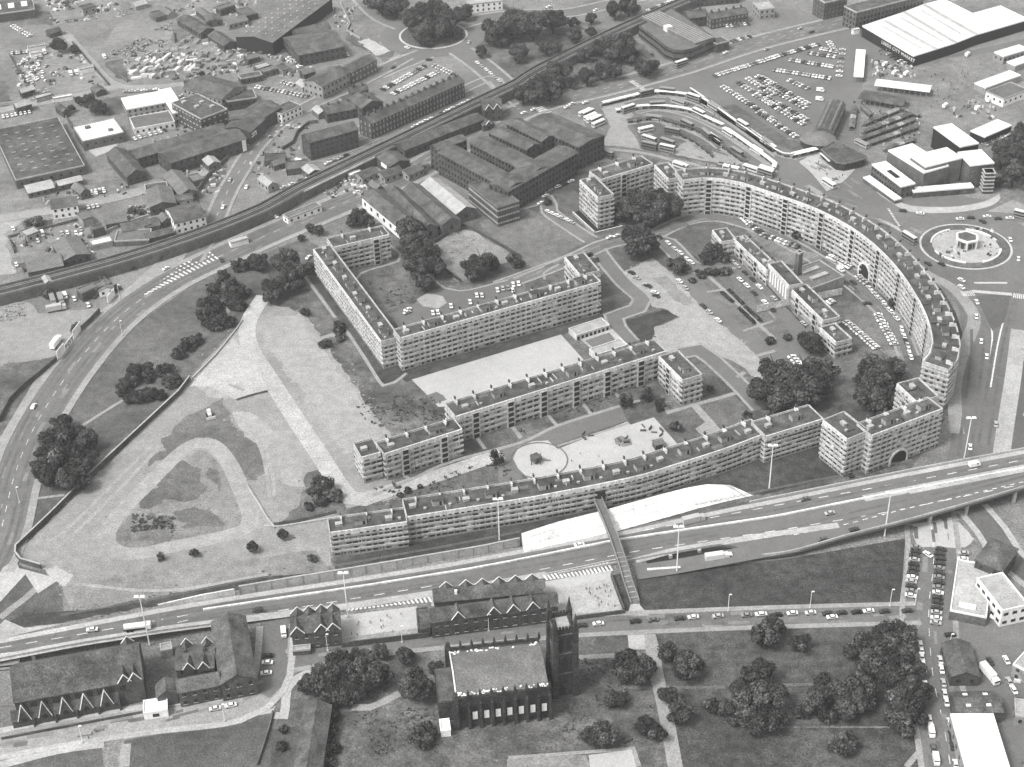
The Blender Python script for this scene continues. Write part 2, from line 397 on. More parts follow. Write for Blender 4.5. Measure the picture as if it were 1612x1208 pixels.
sheet('bare_earth', L('12', 700, 490, 880, 410, 1000, 510, 1160, 690, 1480, 980, 1590, 1090, 1520, 1150, 1390, 1050, 1220, 970, 1150, 930, 950, 985, 860, 960, 880, 830, 1040, 770, 960, 720, 870, 700, 760, 560), 'earth_pale', rag=1.2)
sheet('bare_earth', L('12', 880, 530, 960, 520, 1120, 680, 1060, 700), 'earth_mid', rag=2)
sheet('grass', L('12', 700, 790, 940, 720, 1030, 760, 880, 830, 870, 930, 790, 920), 'grass_dark', rag=1)
sheet('grass', L('12', 1280, 1030, 1400, 1100, 1380, 1120, 1320, 1080), 'grass_dark')
sheet('sand_pitch', X(648, 598, 883, 527, 919, 567, 712, 640, 690, 641, 672, 622), 'sand')
sheet('asphalt_patch', L('21', 1040, 90, 1100, 65, 1165, 115, 1085, 140), 'asphalt', curve=True)
sheet('asphalt_court', L('22', -60, 420, 300, 275, 680, 155, 720, 240, 290, 385, 200, 355, 60, 400, 30, 470, 90, 590, -60, 640), 'asphalt')
sheet('playground_sand', L('22', 30, 470, 60, 400, 150, 365, 240, 360, 300, 412, 720, 245, 740, 265, 880, 220, 1030, 390, 680, 495, 130, 597, 60, 530), 'sand')
sheet('lawn', L('22', 890, 218, 1100, 160, 1190, 250, 1140, 290, 1180, 335, 1290, 300, 1030, 390), 'grass')
sheet('path', L('22', 1105, 155, 1150, 145, 1250, 255, 1290, 300, 1230, 335, 1170, 330, 1130, 290, 1190, 250), 'earth_pale')
sheet('lawn', L('22', 1160, 150, 1360, 80, 1500, 230, 1300, 295), 'grass_pale')
sheet('sand_ring', L('22', 640, 350, 680, 330, 740, 350, 750, 385, 700, 400, 650, 385), 'earth_mid', curve=True)
sheet('grass', X(524, 884, 600, 866, 820, 822, 940, 795, 1100, 742, 1290, 698, 1335, 745, 1200, 780, 1180, 775, 1060, 775, 950, 806, 832, 838, 835, 858, 640, 893, 530, 905), 'grass_dark')
sheet('grass', L('13', 1030, 530, 1120, 600, 1200, 740, 1245, 880, 1200, 1000, 1180, 1190, 1130, 1260, 1080, 900), 'grass_dark')
# --- roads of the estate
EP = 'pavement'
sheet('bare_earth', X(368, 532, 436, 610, 400, 622, 368, 628, 327, 608, 299, 608), 'track_pale', rag=1.2)
for px_, w_ in ((X(440, 612, 405, 620, 372, 630), 1.6), (X(436, 612, 470, 665, 500, 712, 545, 790), 2.4), (X(530, 806, 470, 820, 430, 826), 2.0)):
    put('weed_strip', ribbon_mesh('weed_strip', smooth([P2(p) for p in px_], 3), w_/2, -w_/2, 'grass_dark', nz()), kind='structure')
road('estate_road', X(416, 466, 392, 505, 393, 545, 432, 608, 500, 712, 552, 784, 600, 777, 680, 752, 790, 715), 8, 'track_pale', pave=0)
for px_ in (X(376, 660, 395, 672, 415, 700, 428, 745, 432, 780), X(372, 664, 392, 678, 410, 705, 420, 745, 424, 785), X(366, 650, 400, 655, 430, 690), X(470, 560, 520, 640, 560, 690), X(240, 700, 180, 760, 120, 820, 70, 860), X(250, 705, 190, 768, 130, 828, 85, 868), X(120, 920, 260, 930, 420, 905)):
    q_ = smooth([P2(p) for p in px_], 3)
    put('wheel_track', ribbon_mesh('wheel_track', q_, .8, -.8, 'earth_pale', nz()), kind='structure')
for pts, w in ((L('12', -60, 580, 220, 480, 440, 392, 560, 335, 700, 300, 850, 285, 950, 235, 1100, 175, 1250, 160, 1400, 190, 1612, 275, 1900, 440, 2150, 620, 2330, 800, 2420, 1000), 8),
               (L('12', 540, 360, 590, 430, 700, 560, 810, 660, 780, 715, 640, 765, 660, 830, 740, 920), 7),
               (L('12', 860, 290, 960, 320, 1100, 460, 1180, 480, 1340, 440), 9),
               (L('12', 1040, 985, 1150, 965, 1230, 1020, 1400, 1180, 1530, 1320), 7),
               (L('12', 0, 110, 230, 60, 250, 130, 420, 250, 500, 300), 7)):
    road('estate_road', pts, w, 'asphalt', pave=1.3, pmat='pavement')
sheet('car_court', L('13', -100, 120, 60, 260, 240, 350, 380, 390, 240, 460, 120, 430, -60, 250), 'yard')
sheet('car_court', L('13', 540, 780, 700, 720, 850, 900, 900, 1060, 760, 980), 'yard')
sheet('lawn', L('13', 330, 600, 530, 540, 610, 590, 630, 640, 560, 690, 450, 650), 'grass', curve=False)
sheet('lawn', L('13', 500, 720, 620, 690, 700, 720, 850, 960, 760, 970, 640, 860), 'grass_pale')
# --- thin paths and kerb lines
def path(px, w=1.6, mat='pavement', sm=True, name='path'):
    z = nz(); pts = [P2(p) for p in px]
    if sm and len(pts) > 2: pts = smooth(pts, 4)
    return put(name, ribbon_mesh(name, pts, w/2, -w/2, mat, z), kind='structure')
for a in ((L('11', 300, 510, 490, 770), 1.6), (L('11', 550, 835, 660, 1000, 780, 1180, 850, 1160, 920, 1105), 1.6), (L('11', 355, 910, 485, 870), 3),
          (L('11', 815, 330, 885, 385, 870, 430, 740, 468, 650, 500, 612, 540), 1.5), (L('11', 1080, 530, 1150, 590, 1240, 608, 1350, 590, 1500, 550, 1612, 520), 1.3),
          (L('12', 220, 540, 215, 500, 260, 470, 345, 430), 1.4), (L('12', 0, 540, 200, 465, 450, 350), 1.5),
          (L('21', 720, 692, 960, 592, 1180, 492, 1612, 372)+L('22', 300, 270, 690, 148, 800, 118), 1.8),
          (L('22', 30, 280, 75, 340), 1.6), (L('22', 235, 200, 295, 272), 1.6), (L('22', 440, 122, 500, 200), 1.6), (L('22', 640, 60, 690, 132), 1.6), (L('21', 1350, 350, 1395, 412), 1.6), (L('21', 1560, 280, 1612, 348), 1.6), (L('21', 905, 570, 950, 600), 1.6), (L('21', 1150, 480, 1180, 500), 1.6),
          (L('22', 950, 160, 970, 190, 1100, 150, 1200, 125, 1370, 75), 2.2), (L('12', 1200, 510, 1300, 600, 1480, 780, 1612, 900), 2),
          (L('12', 1420, 850, 1600, 790), 1.6), (L('12', 1200, 615, 1300, 600), 1.4), (L('12', 1380, 1130, 1430, 1100), 2), (L('12', 1500, 1000, 1612, 970), 2), (L('22', 280, 400, 730, 255), 1.2), (L('20', 140, 720, 390, 690), 1.5),
          (L('20', 450, 300, 800, 80), 1.6), (L('20', 1380, 20, 1480, 60), 1.6),
          (L('30', 0, 290, 60, 240, 160, 165, 220, 110), 3), (L('30', 750, 1190, 762, 1050), 3.5), (L('31', 590, 830, 700, 830, 880, 745), 3), (L('31', 1050, 680, 1140, 640), 5),
          (L('32', 410, 530, 640, 515), 2.4), (L('32', 690, 710, 1310, 708), 1.4, 'grass_pale'), (L('33', 135, 695, 360, 690), 1.4, 'grass_pale'), (L('33', 1010, 1060, 900, 1190), 2), (L('32', 0, 1135, 740, 1080), 1.5), (L('32', 730, 1070, 770, 1190), 4),
          (L('33', 0, 948, 1000, 950), .8, 'grass_pale'), (L('10', 1380, 740, 1370, 690, 1420, 620), 1.5)):
    path(*a)
path(L('32', 840, 365, 870, 470, 900, 650, 950, 860, 1010, 1190, 1030, 1300), 5, 'pavement')
path(L('32', 770, 370, 780, 480), 6, 'concrete', False)
sheet('paved_area', L('32', 485, 1118, 745, 1085, 775, 1190, 790, 1240, 500, 1240), 'sand')
sheet('paved_area', L('32', 0, 1140, 480, 1110, 500, 1240, 0, 1240), 'earth_mid', rag=1)
# --- ring road on the left and on towards the market
RA = X(-25, 900, 2, 840, 26, 745, 62, 662, 120, 575, 188, 500, 262, 447, 340, 408, 440, 363, 560, 313, 650, 272, 720, 230, 790, 190)
sheet('verge', X(-30, 830, 15, 690, 60, 600, 130, 520, 210, 455, 300, 400, 330, 380, 250, 410, 150, 500, 60, 590, 0, 690, -30, 760), 'pavement')
road('ring_road', RA, 17, 'asphalt', pave=3.2, dash=True, dashes=((.5, 4, 5),))
sheet('junction', L('10', 1200, 340, 1250, 300, 1340, 400, 1250, 450, 860, 690, 760, 700, 1000, 520), 'asphalt')
mb = MB(); z = nz()
for i in range(19):
    t = i/18; a = P2(L('10', 1225+(870-1225)*t, 345+(630-345)*t)[0]); b = P2(L('10', 1315+(905-1315)*t, 415+(620-415)*t)[0]); bar(mb, a, b, 1.0, z)
mb.build('hatched_marking', 'line', kind='structure')
road('ring_road', X(780, 195, 850, 165, 960, 138, 1070, 108, 1180, 72, 1290, 44, 1400, 20, 1500, -10), 17, 'asphalt', pave=2.5, dash=True, dashes=((0, 4, 6), (4.2, 3, 8), (-4.2, 3, 8)))
road('street', X(300, 412, 330, 365, 352, 315, 368, 285, 402, 232, 440, 195, 490, 165, 545, 140, 600, 112, 640, 90), 9, 'asphalt', pave=1.8, dash=True)
road('street', X(-20, 348, 60, 335, 180, 312, 270, 288, 350, 262), 7, 'pavement', pave=1.0)
road('street', X(105, 55, 140, 95, 180, 133, 240, 137, 330, 128), 6, 'pavement')
road('street', X(-20, 178, 60, 163, 125, 150, 185, 136), 8, 'pavement')
road('street', X(480, 235, 520, 225, 600, 190, 700, 155, 770, 125, 790, 140), 6, 'asphalt', pave=1.5)
road('street', X(425, 262, 520, 245, 600, 213), 6, 'asphalt', pave=1.0)
# first roundabout (top)
def disc(name, c, r, mat, thick=0, kind='structure', z=None, r0=None, sy=1):
    z = nz() if z is None else z
    pts = [Vector((c.x+r*math.cos(2*math.pi*i/56), c.y+r*sy*math.sin(2*math.pi*i/56))) for i in range(56)]
    return sheet(name, pts, mat, z=z, thick=thick, world=True, kind=kind)
_a, _b = P2(L('01', 883, 215)[0]), P2(L('01', 1283, 215)[0]); RC1 = (_a+_b)/2; RR1 = (_b-_a).length/2
disc('roundabout_road', RC1, RR1+13, 'asphalt')
for pts, w in ((X(640, 40, 600, 20, 555, -30), 18), (X(720, 40, 770, 28, 830, 22, 900, 20, 1010, -5), 12), (X(725, 80, 760, 105, 800, 140, 830, 165), 14), (X(670, 85, 620, 105, 590, 118), 14)):
    road('street', pts, w, 'asphalt', pave=2)
disc('roundabout_road', RC1, RR1+12, 'asphalt')
disc('roundabout_kerb', RC1, RR1+.8, 'kerb', thick=.15, z=ZL[0]+.14)
disc('roundabout_island', RC1, RR1-.6, 'grass', thick=.15, z=ZL[0]+.2)
sheet('road_apron', X(1500, 430, 1640, 420, 1640, 530, 1606, 530, 1580, 720, 1500, 760, 1512, 640, 1530, 560, 1520, 480), 'motorway')
sheet('yard', X(1612, 520, 1660, 520, 1660, 740, 1585, 725), 'asphalt_dark')
# fountain roundabout (right)
_a, _b = P2(L('13', 985, 325)[0]), P2(L('13', 1535, 355)[0]); RC2 = (_a+_b)/2; RR2 = (_b-_a).length/2
disc('roundabout_road', RC2, RR2+17, 'asphalt')
for pts, w in ((X(1040, 252, 1130, 274, 1200, 287, 1280, 310, 1350, 330, 1420, 352, 1470, 372), 13), (X(1500, 352, 1560, 342, 1640, 338), 15),
               (X(1478, 415, 1510, 440, 1532, 490, 1538, 560, 1528, 640, 1518, 720, 1500, 760), 13), (X(1612, 410, 1590, 470, 1572, 540, 1560, 620, 1548, 700, 1540, 790), 9), (X(1440, 380, 1430, 352, 1445, 320, 1470, 300), 10), (X(1590, 400, 1650, 420), 15)):
    road('street', pts, w, 'asphalt')
disc('roundabout_road', RC2, RR2+16, 'asphalt')
disc('roundabout_kerb', RC2, RR2+.6, 'kerb', thick=.15, z=ZL[0]+.14)
disc('roundabout_island', RC2, RR2-.5, 'grass', thick=.15, z=ZL[0]+.2)
disc('roundabout_paving', RC2, RR2*.74, 'concrete', thick=.15, z=ZL[0]+.26)
path(L('13', 760, 290, 900, 410, 1030, 510, 1180, 590, 1290, 720, 1310, 800, 1250, 960, 1200, 1130, 1190, 1250, 1200, 1400, 1210, 1470), 6.0, 'pavement', name='pavement')
path(L('13', 300, -30, 480, 90, 760, 285), 3.5, 'pavement', name='pavement')
sheet('traffic_island', L('13', 1320, 640, 1430, 632, 1535, 640, 1490, 800, 1420, 850, 1370, 740), 'asphalt_dark', thick=.12, z=ZL[0]+.1)
path(L('13', 1310, 560, 1510, 560), 1.5, 'kerb'); path(L('13', 1300, 610, 1540, 630), 2.5, 'kerb'); path(L('13', 1340, 640, 1415, 830, 1410, 1000, 1390, 1190), .7, 'line'); path(L('13', 1530, 640, 1460, 900, 1410, 1190), .7, 'line')
sheet('traffic_island', L('13', 720, 10, 850, 60, 930, 95, 1200, 100, 1400, 60, 1460, 20, 1470, 50, 1400, 100, 1200, 135, 950, 135, 850, 100), 'concrete', thick=.12, z=ZL[0]+.1, curve=True)
sheet('traffic_island', L('13', 1390, 130, 1540, 60, 1700, 120, 1700, 150), 'pavement', thick=.12, z=ZL[0]+.1)
sheet('pavement', L('13', 640, 150, 780, 190, 850, 220, 880, 260, 740, 180), 'concrete', thick=.12, z=ZL[0]+.1)
path(X(1604, 520, 1594, 600, 1580, 690, 1575, 730), 7, 'concrete', name='ramp_edge')
# zebra crossings
def zebra(p, q, w, n):
    mb = MB(); a, b = P2(p), P2(q); z = nz()+.05; d = (b-a); u = d.normalized(); nn = Vector((-u.y, u.x))
    for i in range(n):
        c = a.lerp(b, (i+.5)/n); bar(mb, c-nn*w/2, c+nn*w/2, d.length/n*.5, z)
    mb.build('zebra_crossing', 'line', kind='structure')
zebra(*L('13', 1235, 628, 1310, 622), 4.5, 8); zebra(*L('13', 1545, 635, 1650, 650), 4.5, 9); zebra(*L('13', 790, 110, 860, 220), 1.2, 12); zebra(*L('02', 740, 490, 820, 545), 3, 9); zebra(*L('02', 175, 650, 310, 730), 6, 10)
# --- streets at the bottom
road('street', X(452, 1042, 600, 1016, 740, 1001, 880, 988, 1000, 981, 1200, 973, 1445, 966), 8, 'asphalt', pave=2.2)
road('street', X(1462, 800, 1470, 880, 1462, 960, 1468, 1060, 1485, 1140, 1500, 1230), 17, 'asphalt', pave=2, dash=True, dashes=((0, 4, 6),))
road('street', X(-20, 1176, 120, 1150, 250, 1131, 370, 1116, 420, 1083, 432, 1040, 436, 985), 10, 'pavement', pave=2.5, pmat='concrete')
sheet('yard', X(410, 975, 455, 970, 452, 1040, 500, 1035, 440, 1085, 425, 1100, 405, 1090), 'asphalt')
path(L('31', 120, 880, 180, 880, 200, 720, 250, 660, 360, 600), 3.2, 'concrete', name='pavement'); path(L('31', 120, 850, 0, 870), 2, 'concrete', name='pavement')
path(L('30', 0, 1180, 350, 1090, 630, 1050), 3.5, 'concrete', name='pavement')
sheet('pavement', L('30', 0, 330, 30, 300, 150, 350, 400, 320, 0, 420), 'concrete')
sheet('pavement', X(-10, 905, 25, 880, 30, 895, 95, 912, 60, 935, 40, 905, -10, 960), 'concrete')
sheet('car_park', X(1440, 830, 1510, 820, 1530, 860, 1495, 880, 1485, 990, 1440, 990), 'asphalt')
sheet('paved_area', X(1435, 825, 1500, 815, 1535, 850, 1520, 862, 1442, 862), 'sand', rag=.8)
sheet('paved_area', X(1500, 980, 1640, 940, 1640, 1230, 1500, 1230), 'asphalt')
road('street', X(1475, 1000, 1540, 990, 1640, 965), 8, 'asphalt')
road('street', X(1530, 800, 1560, 835, 1590, 880, 1640, 920), 9, 'asphalt_dark', pave=2.5, pmat='concrete')
sheet('school_yard', L('31', 525, 275, 985, 220, 1000, 400, 530, 462), 'sand')
sheet('school_yard', L('32', 220, 120, 620, 50, 690, 240, 300, 290), 'concrete')
sheet('school_yard', L('32', 225, 70, 620, 0, 630, 50, 225, 125), 'sand')
sheet('school_yard', L('31', 1070, 160, 1612, 120, 1612, 180, 1070, 220), 'concrete')
sheet('verge', L('32', 620, 30, 700, 20, 790, 250, 710, 270), 'grass_dark')
# --- bus station
sheet('bus_apron', L('02', 560, 880, 620, 770, 570, 660, 690, 610, 760, 700, 720, 760, 790, 870, 800, 905, 700, 890), 'pavement', rag=1)
sheet('bus_apron', L('02', 720, 720, 880, 705, 1200, 800, 1420, 960, 1300, 1000, 820, 905, 780, 800), 'asphalt_dark')
sheet('bus_apron', L('02', 960, 930, 1100, 850, 1240, 920, 1440, 980, 1380, 1010), 'pavement', rag=2)
road('bus_road', L('02', 560, 900, 800, 925, 1000, 970, 1240, 1020, 1400, 1050, 1612, 1110), 3.0, 'pavement')
sheet('paved_ground', L('03', 250, 980, 400, 900, 640, 970, 560, 1060, 520, 1100, 420, 1160, 330, 1050), 'concrete')
road('lawn_strip', L('03', -180, 640, 0, 760, 160, 860, 280, 900), 10, 'grass')
path(L('02', 560, 640, 800, 575, 900, 560, 1090, 580, 1200, 640, 1390, 760, 1612, 920), 3.6, 'pavement', name='platform')

for px_ in (L('02', 700, 760, 880, 735, 1000, 760, 1180, 840, 1260, 900), L('02', 640, 640, 800, 600, 920, 590, 1080, 612, 1240, 690, 1420, 810, 1612, 950), L('02', 780, 690, 900, 672, 1060, 700, 1240, 780, 1420, 900, 1560, 1000)):
    path(px_, 1.6, 'pavement', name='platform_kerb')
def patches(px, n, w, seed):
    """repair patches and stains along a road"""
    r = random.Random(seed); q = smooth([P2(p) for p in px], 6); at, LL = path_at(q); z = nz()+.0006; A, B = MB(), MB()
    for i in range(n):
        p, t = at(r.uniform(0, LL)); nn = Vector((-t.y, t.x)); c = p+nn*r.uniform(-w/2, w/2); l_ = r.uniform(2, 9); ww_ = r.uniform(.5, 2.2); mb = r.choice((A, B)); z += .00012
        bar(mb, c-t*l_/2, c+t*l_/2, ww_, z)
    for mb, m_ in ((A, 'worn_lane'), (B, 'road_patch')):
        if mb.f: mb.build('road_patches', m_, None, kind='structure')
def worn(px, offs, w=1.3):
    q = smooth([P2(p) for p in px], 6); z = nz()+.0003
    for o_ in offs: put('worn_lane', ribbon_mesh('worn_lane', q, o_+w/2, o_-w/2, 'worn_lane', z), kind='structure')
worn(RA, (-6, -3, 3, 6)); patches(RA, 70, 15, 1)
worn(X(780, 195, 850, 165, 960, 138, 1070, 108, 1180, 72, 1290, 44, 1400, 20), (-5, 5)); patches(X(780, 195, 960, 138, 1180, 72, 1400, 20), 50, 14, 2)
patches(X(452, 1042, 740, 1001, 1000, 981, 1445, 966), 40, 7, 3); worn(X(452, 1042, 600, 1016, 740, 1001, 880, 988, 1000, 981, 1200, 973, 1445, 966), (1.5,))
patches(X(1462, 800, 1470, 880, 1462, 960, 1468, 1060, 1485, 1140, 1500, 1230), 40, 14, 4); worn(X(1538, 520, 1538, 560, 1528, 640, 1518, 720), (-2.5, 2.5)); worn(X(1590, 470, 1572, 540, 1560, 620, 1548, 700), (-2, 2))
patches(X(1040, 252, 1200, 287, 1350, 330, 1470, 372), 40, 12, 5); patches(X(0, 1170, 250, 1131, 420, 1083), 30, 8, 6); patches(L('12', 0, 560, 560, 335, 950, 235, 1400, 190, 1900, 440, 2330, 800), 60, 6, 7); patches(L('12', 1400, 480, 1612, 700, 1750, 850), 30, 14, 8)
patches(X(1060, 180, 1300, 230, 1420, 300), 60, 60, 9); patches(L('02', 600, 700, 1000, 850, 1400, 1000), 40, 40, 10)
# ------------------------------------------------------------------ motorway
def mz(x):
    K = ((-60, 5.2), (0, 5), (250, 4), (400, 1.3), (520, .3), (1000, .3), (1200, 2), (1430, 6.5), (1612, 7.2), (1700, 7.4))
    for (a, za), (b, zb) in zip(K, K[1:]):
        if x <= b:
            t = max(0, (x-a)/(b-a)); return za+(zb-za)*t
    return 7.4
def samp(px, step=10):
    out = []; xs = [p[0] for p in px]
    x = xs[0]
    while x <= xs[-1]:
        for a, b in zip(px, px[1:]):
            if a[0] <= x <= b[0]:
                t = (x-a[0])/(b[0]-a[0]); y = a[1]+(b[1]-a[1])*t; break
        out.append((x, y)); x += step
    # light smoothing
    ys = [p[1] for p in out]
    for _ in range(3): ys = [ys[0]]+[(ys[i-1]+2*ys[i]+ys[i+1])/4 for i in range(1, len(ys)-1)]+[ys[-1]]
    return [(p[0], y) for p, y in zip(out, ys)]
UP = samp(X(-60, 1020, 0, 1008, 120, 985, 260, 958, 378, 938, 530, 915, 700, 888, 830, 864, 1000, 833, 1190, 790, 1330, 762, 1450, 738, 1612, 708, 1680, 695))
LO = samp(X(-60, 1050, 0, 1038, 120, 1015, 260, 993, 340, 983, 460, 968, 530, 960, 690, 936, 860, 908, 990, 884, 1030, 876, 1070, 869, 1140, 857, 1160, 858, 1190, 878, 1247, 870, 1338, 843, 1426, 821, 1520, 795, 1612, 768, 1680, 748))
def lerp_line(t, dz=0):
    return [P((u[0], u[1]+(l[1]-u[1])*t), mz(u[0]))+Vector((0, 0, dz)) for u, l in zip(UP, LO)]
U3, L3 = lerp_line(0), lerp_line(1)
mb = MB()
n = len(U3)
for i in range(n):
    mb.v += [tuple(U3[i]), tuple(L3[i])]
for i in range(n-1): mb.f.append((2*i, 2*i+1, 2*i+3, 2*i+2)); mb.mi.append(0)
k = len(mb.v); mb.v += [(x, y, max(-.5, z-1.3)) for x, y, z in mb.v]
for i in range(n-1): mb.f += [(2*i, 2*i+2, k+2*i+2, k+2*i), (2*i+1, k+2*i+1, k+2*i+3, 2*i+3), (k+2*i, k+2*i+2, k+2*i+3, k+2*i+1)]; mb.mi += [0]*3
MW = put('motorway', fix(mb.mesh('motorway', 'motorway')), kind='structure')
def mline(px, w, mat, name, dz=.02, h=0, dash=None, parent=None, zoff=0, kind=None, label=None, cat=None):
    pp = [P(p, mz(p[0])) for p in samp(px, 8)]; mb = MB()
    if dash:
        q = [Vector((a.x, a.y)) for a in pp]; zz = {}
        at, LL = path_at(q); Ls = 0; s = 0
        acc = [0]
        for i in range(1, len(q)): acc.append(acc[-1]+(q[i]-q[i-1]).length)
        def zat(s):
            for i in range(1, len(q)):
                if acc[i] >= s: return pp[i-1].z+(pp[i].z-pp[i-1].z)*(s-acc[i-1])/max(1e-6, acc[i]-acc[i-1])
            return pp[-1].z
        while s+dash[0] < LL:
            a, b = at(s)[0], at(s+dash[0])[0]; d = (b-a).normalized(); nn = Vector((-d.y, d.x))*w/2; za, zb = zat(s)+dz, zat(s+dash[0])+dz
            mb.poly([(a.x-nn.x, a.y-nn.y, za), (b.x-nn.x, b.y-nn.y, zb), (b.x+nn.x, b.y+nn.y, zb), (a.x+nn.x, a.y+nn.y, za)]); s += sum(dash)
        return mb.build(name, mat, parent)
    q = [Vector((a.x, a.y)) for a in pp]; zs = [a.z+dz+h for a in pp]
    return put(name, ribbon_mesh(name, q, w/2, -w/2, mat, 0, thick=h, zs=zs), parent, kind=kind, label=label, cat=cat)
def frac(t, x0, x1): return [(u[0], u[1]+(l[1]-u[1])*t) for u, l in zip(UP, LO) if x0 <= u[0] <= x1]
CEN = X(320, 961, 400, 949, 582, 922, 738, 897, 800, 885.6, 972, 851, 1220, 814, 1358, 786, 1612, 738, 1670, 727)
mline(CEN, .7, 'concrete_white', 'central_barrier', h=.7, label='low white barrier down the middle of the motorway', cat='barrier')
mline(X(1360, 785.5, 1612, 737.5, 1670, 726.5), 4.5, 'concrete', 'central_reserve', dz=.05, kind='structure')
mline(frac(.06, -60, 1680), 2.4, 'concrete', 'hard_shoulder', dz=.03, kind='structure')
mline(frac(.94, -60, 860), 3.6, 'concrete', 'hard_shoulder', dz=.03, kind='structure')
mline(X(1000, 883, 1060, 867, 1192, 845, 1320, 827), 3.2, 'concrete', 'hard_shoulder', dz=.05, kind='structure')
mline(X(0, 1030, 200, 1000, 330, 968), .3, 'line', 'lane_marking', dash=(4, 5), parent=MW)
mline(X(400, 968, 560, 942, 690, 921), .35, 'line', 'lane_marking', dash=(4, 5), parent=MW)
mline(X(850, 897, 1000, 868, 1220, 836, 1400, 806, 1612, 762), .35, 'line', 'lane_marking', dash=(4, 5), parent=MW)
mline(X(850, 905, 1000, 874), .25, 'line', 'lane_marking', parent=MW)
mline(X(400, 936, 560, 914, 800, 874, 1000, 838, 1220, 796, 1400, 764, 1612, 724), .35, 'line', 'lane_marking', dash=(4, 5), parent=MW)
mline(X(0, 1020, 120, 1000, 330, 962), .3, 'line', 'lane_marking', dash=(4, 5), parent=MW)
mline(X(1250, 842, 1330, 826, 1430, 800, 1520, 780, 1640, 752), .4, 'line', 'lane_marking', dash=(2, 2), parent=MW)
# hatched noses
mb = MB(); z = .36
for (a0, a1, b0, b1, nn) in ((L('31', 560, 252)[0], L('31', 1080, 162)[0], L('31', 560, 240)[0], L('31', 1080, 195)[0], 20), (L('32', 215, 35)[0], L('22', 620, 1095)[0], L('32', 225, 65)[0], L('22', 640, 1150)[0], 18)):
    for i in range(nn):
        t = i/nn; a = P2((a0[0]+(a1[0]-a0[0])*t, a0[1]+(a1[1]-a0[1])*t)); b = P2((b0[0]+(b1[0]-b0[0])*(t+.03), b0[1]+(b1[1]-b0[1])*(t+.03))); bar(mb, a, b, .8, z)
mb.build('hatched_marking', 'line', MW)
# edge parapets and fences
mline(frac(1, 1200, 1680), .5, 'concrete', 'motorway_parapet', h=1.0, label='pale concrete parapet along the near edge of the flyover', cat='parapet')
mline(frac(1, 880, 1140), .5, 'concrete', 'motorway_parapet', h=1.0, label='pale parapet above the dark gap beside the footbridge', cat='parapet')
mline(frac(1, -60, 345), .5, 'concrete', 'motorway_parapet', h=1.0, label='pale parapet along the near motorway edge at far left', cat='parapet')
mline(frac(0, 1180, 1680), .5, 'concrete', 'motorway_parapet', h=1.0, label='concrete parapet on the far edge of the motorway by the tall flats', cat='parapet')
# retaining wall with upright panels on the far side
RW = X(378, 935, 460, 921, 560, 905, 660, 888, 760, 871, 822, 858)
pts = [P2(p) for p in samp(RW, 8)]
o = put('retaining_wall', ribbon_mesh('retaining_wall', pts, 0, -.5, 'concrete', 4.0, thick=4.2), label='panelled concrete retaining wall below the curved flats', cat='wall')
at, LL = path_at(pts); s = 0; mb = MB(); mb.box((0, 0, 0), .35, .5, 4.1); pm = mb.mesh('pilaster', 'metal_grey')
while s < LL: p, t = at(s); put('pilaster', pm, o, (p.x+t.y*.45, p.y-t.x*.45, 0), math.atan2(t.y, t.x)); s += 6
put('coping', ribbon_mesh('coping', pts, .08, -.6, 'concrete', 4.2, thick=.2), o)
pts = [P2(p) for p in samp(X(250, 960, 320, 944, 376, 934), 8)]
put('retaining_wall', ribbon_mesh('retaining_wall', pts, 0, -.5, 'concrete_white', 2.8, thick=3.0), label='short white retaining wall at the left end of the panelled one', cat='wall')
for pts_, nm, lb in ((X(100, 984, 180, 970, 250, 958, 376, 931, 560, 901, 700, 876, 822, 852), 'fence', 'thin rail fence along the grass bank above the motorway'), (X(1090, 800, 1190, 780, 1330, 752, 1440, 728), 'fence', 'dark rail fence along the far motorway edge past the white slope')):
    q = [P2(p) for p in samp(pts_, 8)]; at, LL = path_at(q)
    f = thing(nm, lb, 'fence'); zz = 4.3 if 'grass' in lb else 1.0
    for hh in (.5, 1.1): put('rail', ribbon_mesh('rail', q, .05, -.05, 'metal_grey', zz+hh, thick=.1), f)
    mb = MB(); mb.box((0, 0, 0), .1, .1, 1.2); pm = mb.mesh('post', 'metal_grey'); s = 0
    while s < LL: p, t = at(s); put('post', pm, f, (p.x, p.y, zz)); s += 6
# white paved slope
LOW = L('22', 95, 1035, 300, 985, 650, 910, 900, 840, 1150, 770, 1330, 725, 1480, 692); TOP = L('22', 80, 920, 300, 850, 600, 775, 900, 690, 1080, 645, 1200, 624, 1340, 628)
mb = MB(); n = 24
def along(px, t):
    k = t*(len(px)-1); i = min(int(k), len(px)-2); f = k-i; return (px[i][0]+(px[i+1][0]-px[i][0])*f, px[i][1]+(px[i+1][1]-px[i][1])*f)
for i in range(n+1):
    a = P(along(LOW, i/n), .35); b = P(along(TOP, i/n), 5.0 if i < n else .6); mb.v += [tuple(a), tuple(b), (b.x, b.y, -.3)]
for i in range(n): mb.f += [(3*i, 3*i+3, 3*i+4, 3*i+1), (3*i+1, 3*i+4, 3*i+5, 3*i+2)]; mb.mi += [0, 0]
put('paved_slope', fix(mb.mesh('paved_slope', 'concrete_white')), kind='structure')
jm = MB()
for i in range(1, n):
    a, b = P(along(LOW, i/n), .36), P(along(TOP, i/n), 5.01); jm.tube(a, b, .09, .09, 4)
for k in (.35, .7):
    for i in range(n-1):
        a = P(along(LOW, i/n), .36).lerp(P(along(TOP, i/n), 5.01), k); b = P(along(LOW, (i+1)/n), .36).lerp(P(along(TOP, (i+1)/n), 5.01), k); jm.tube(a, b, .08, .08, 4)
jm.build('slope_joints', 'concrete', kind='structure')
a, b = P(LOW[0], .35), P(TOP[0], 5)
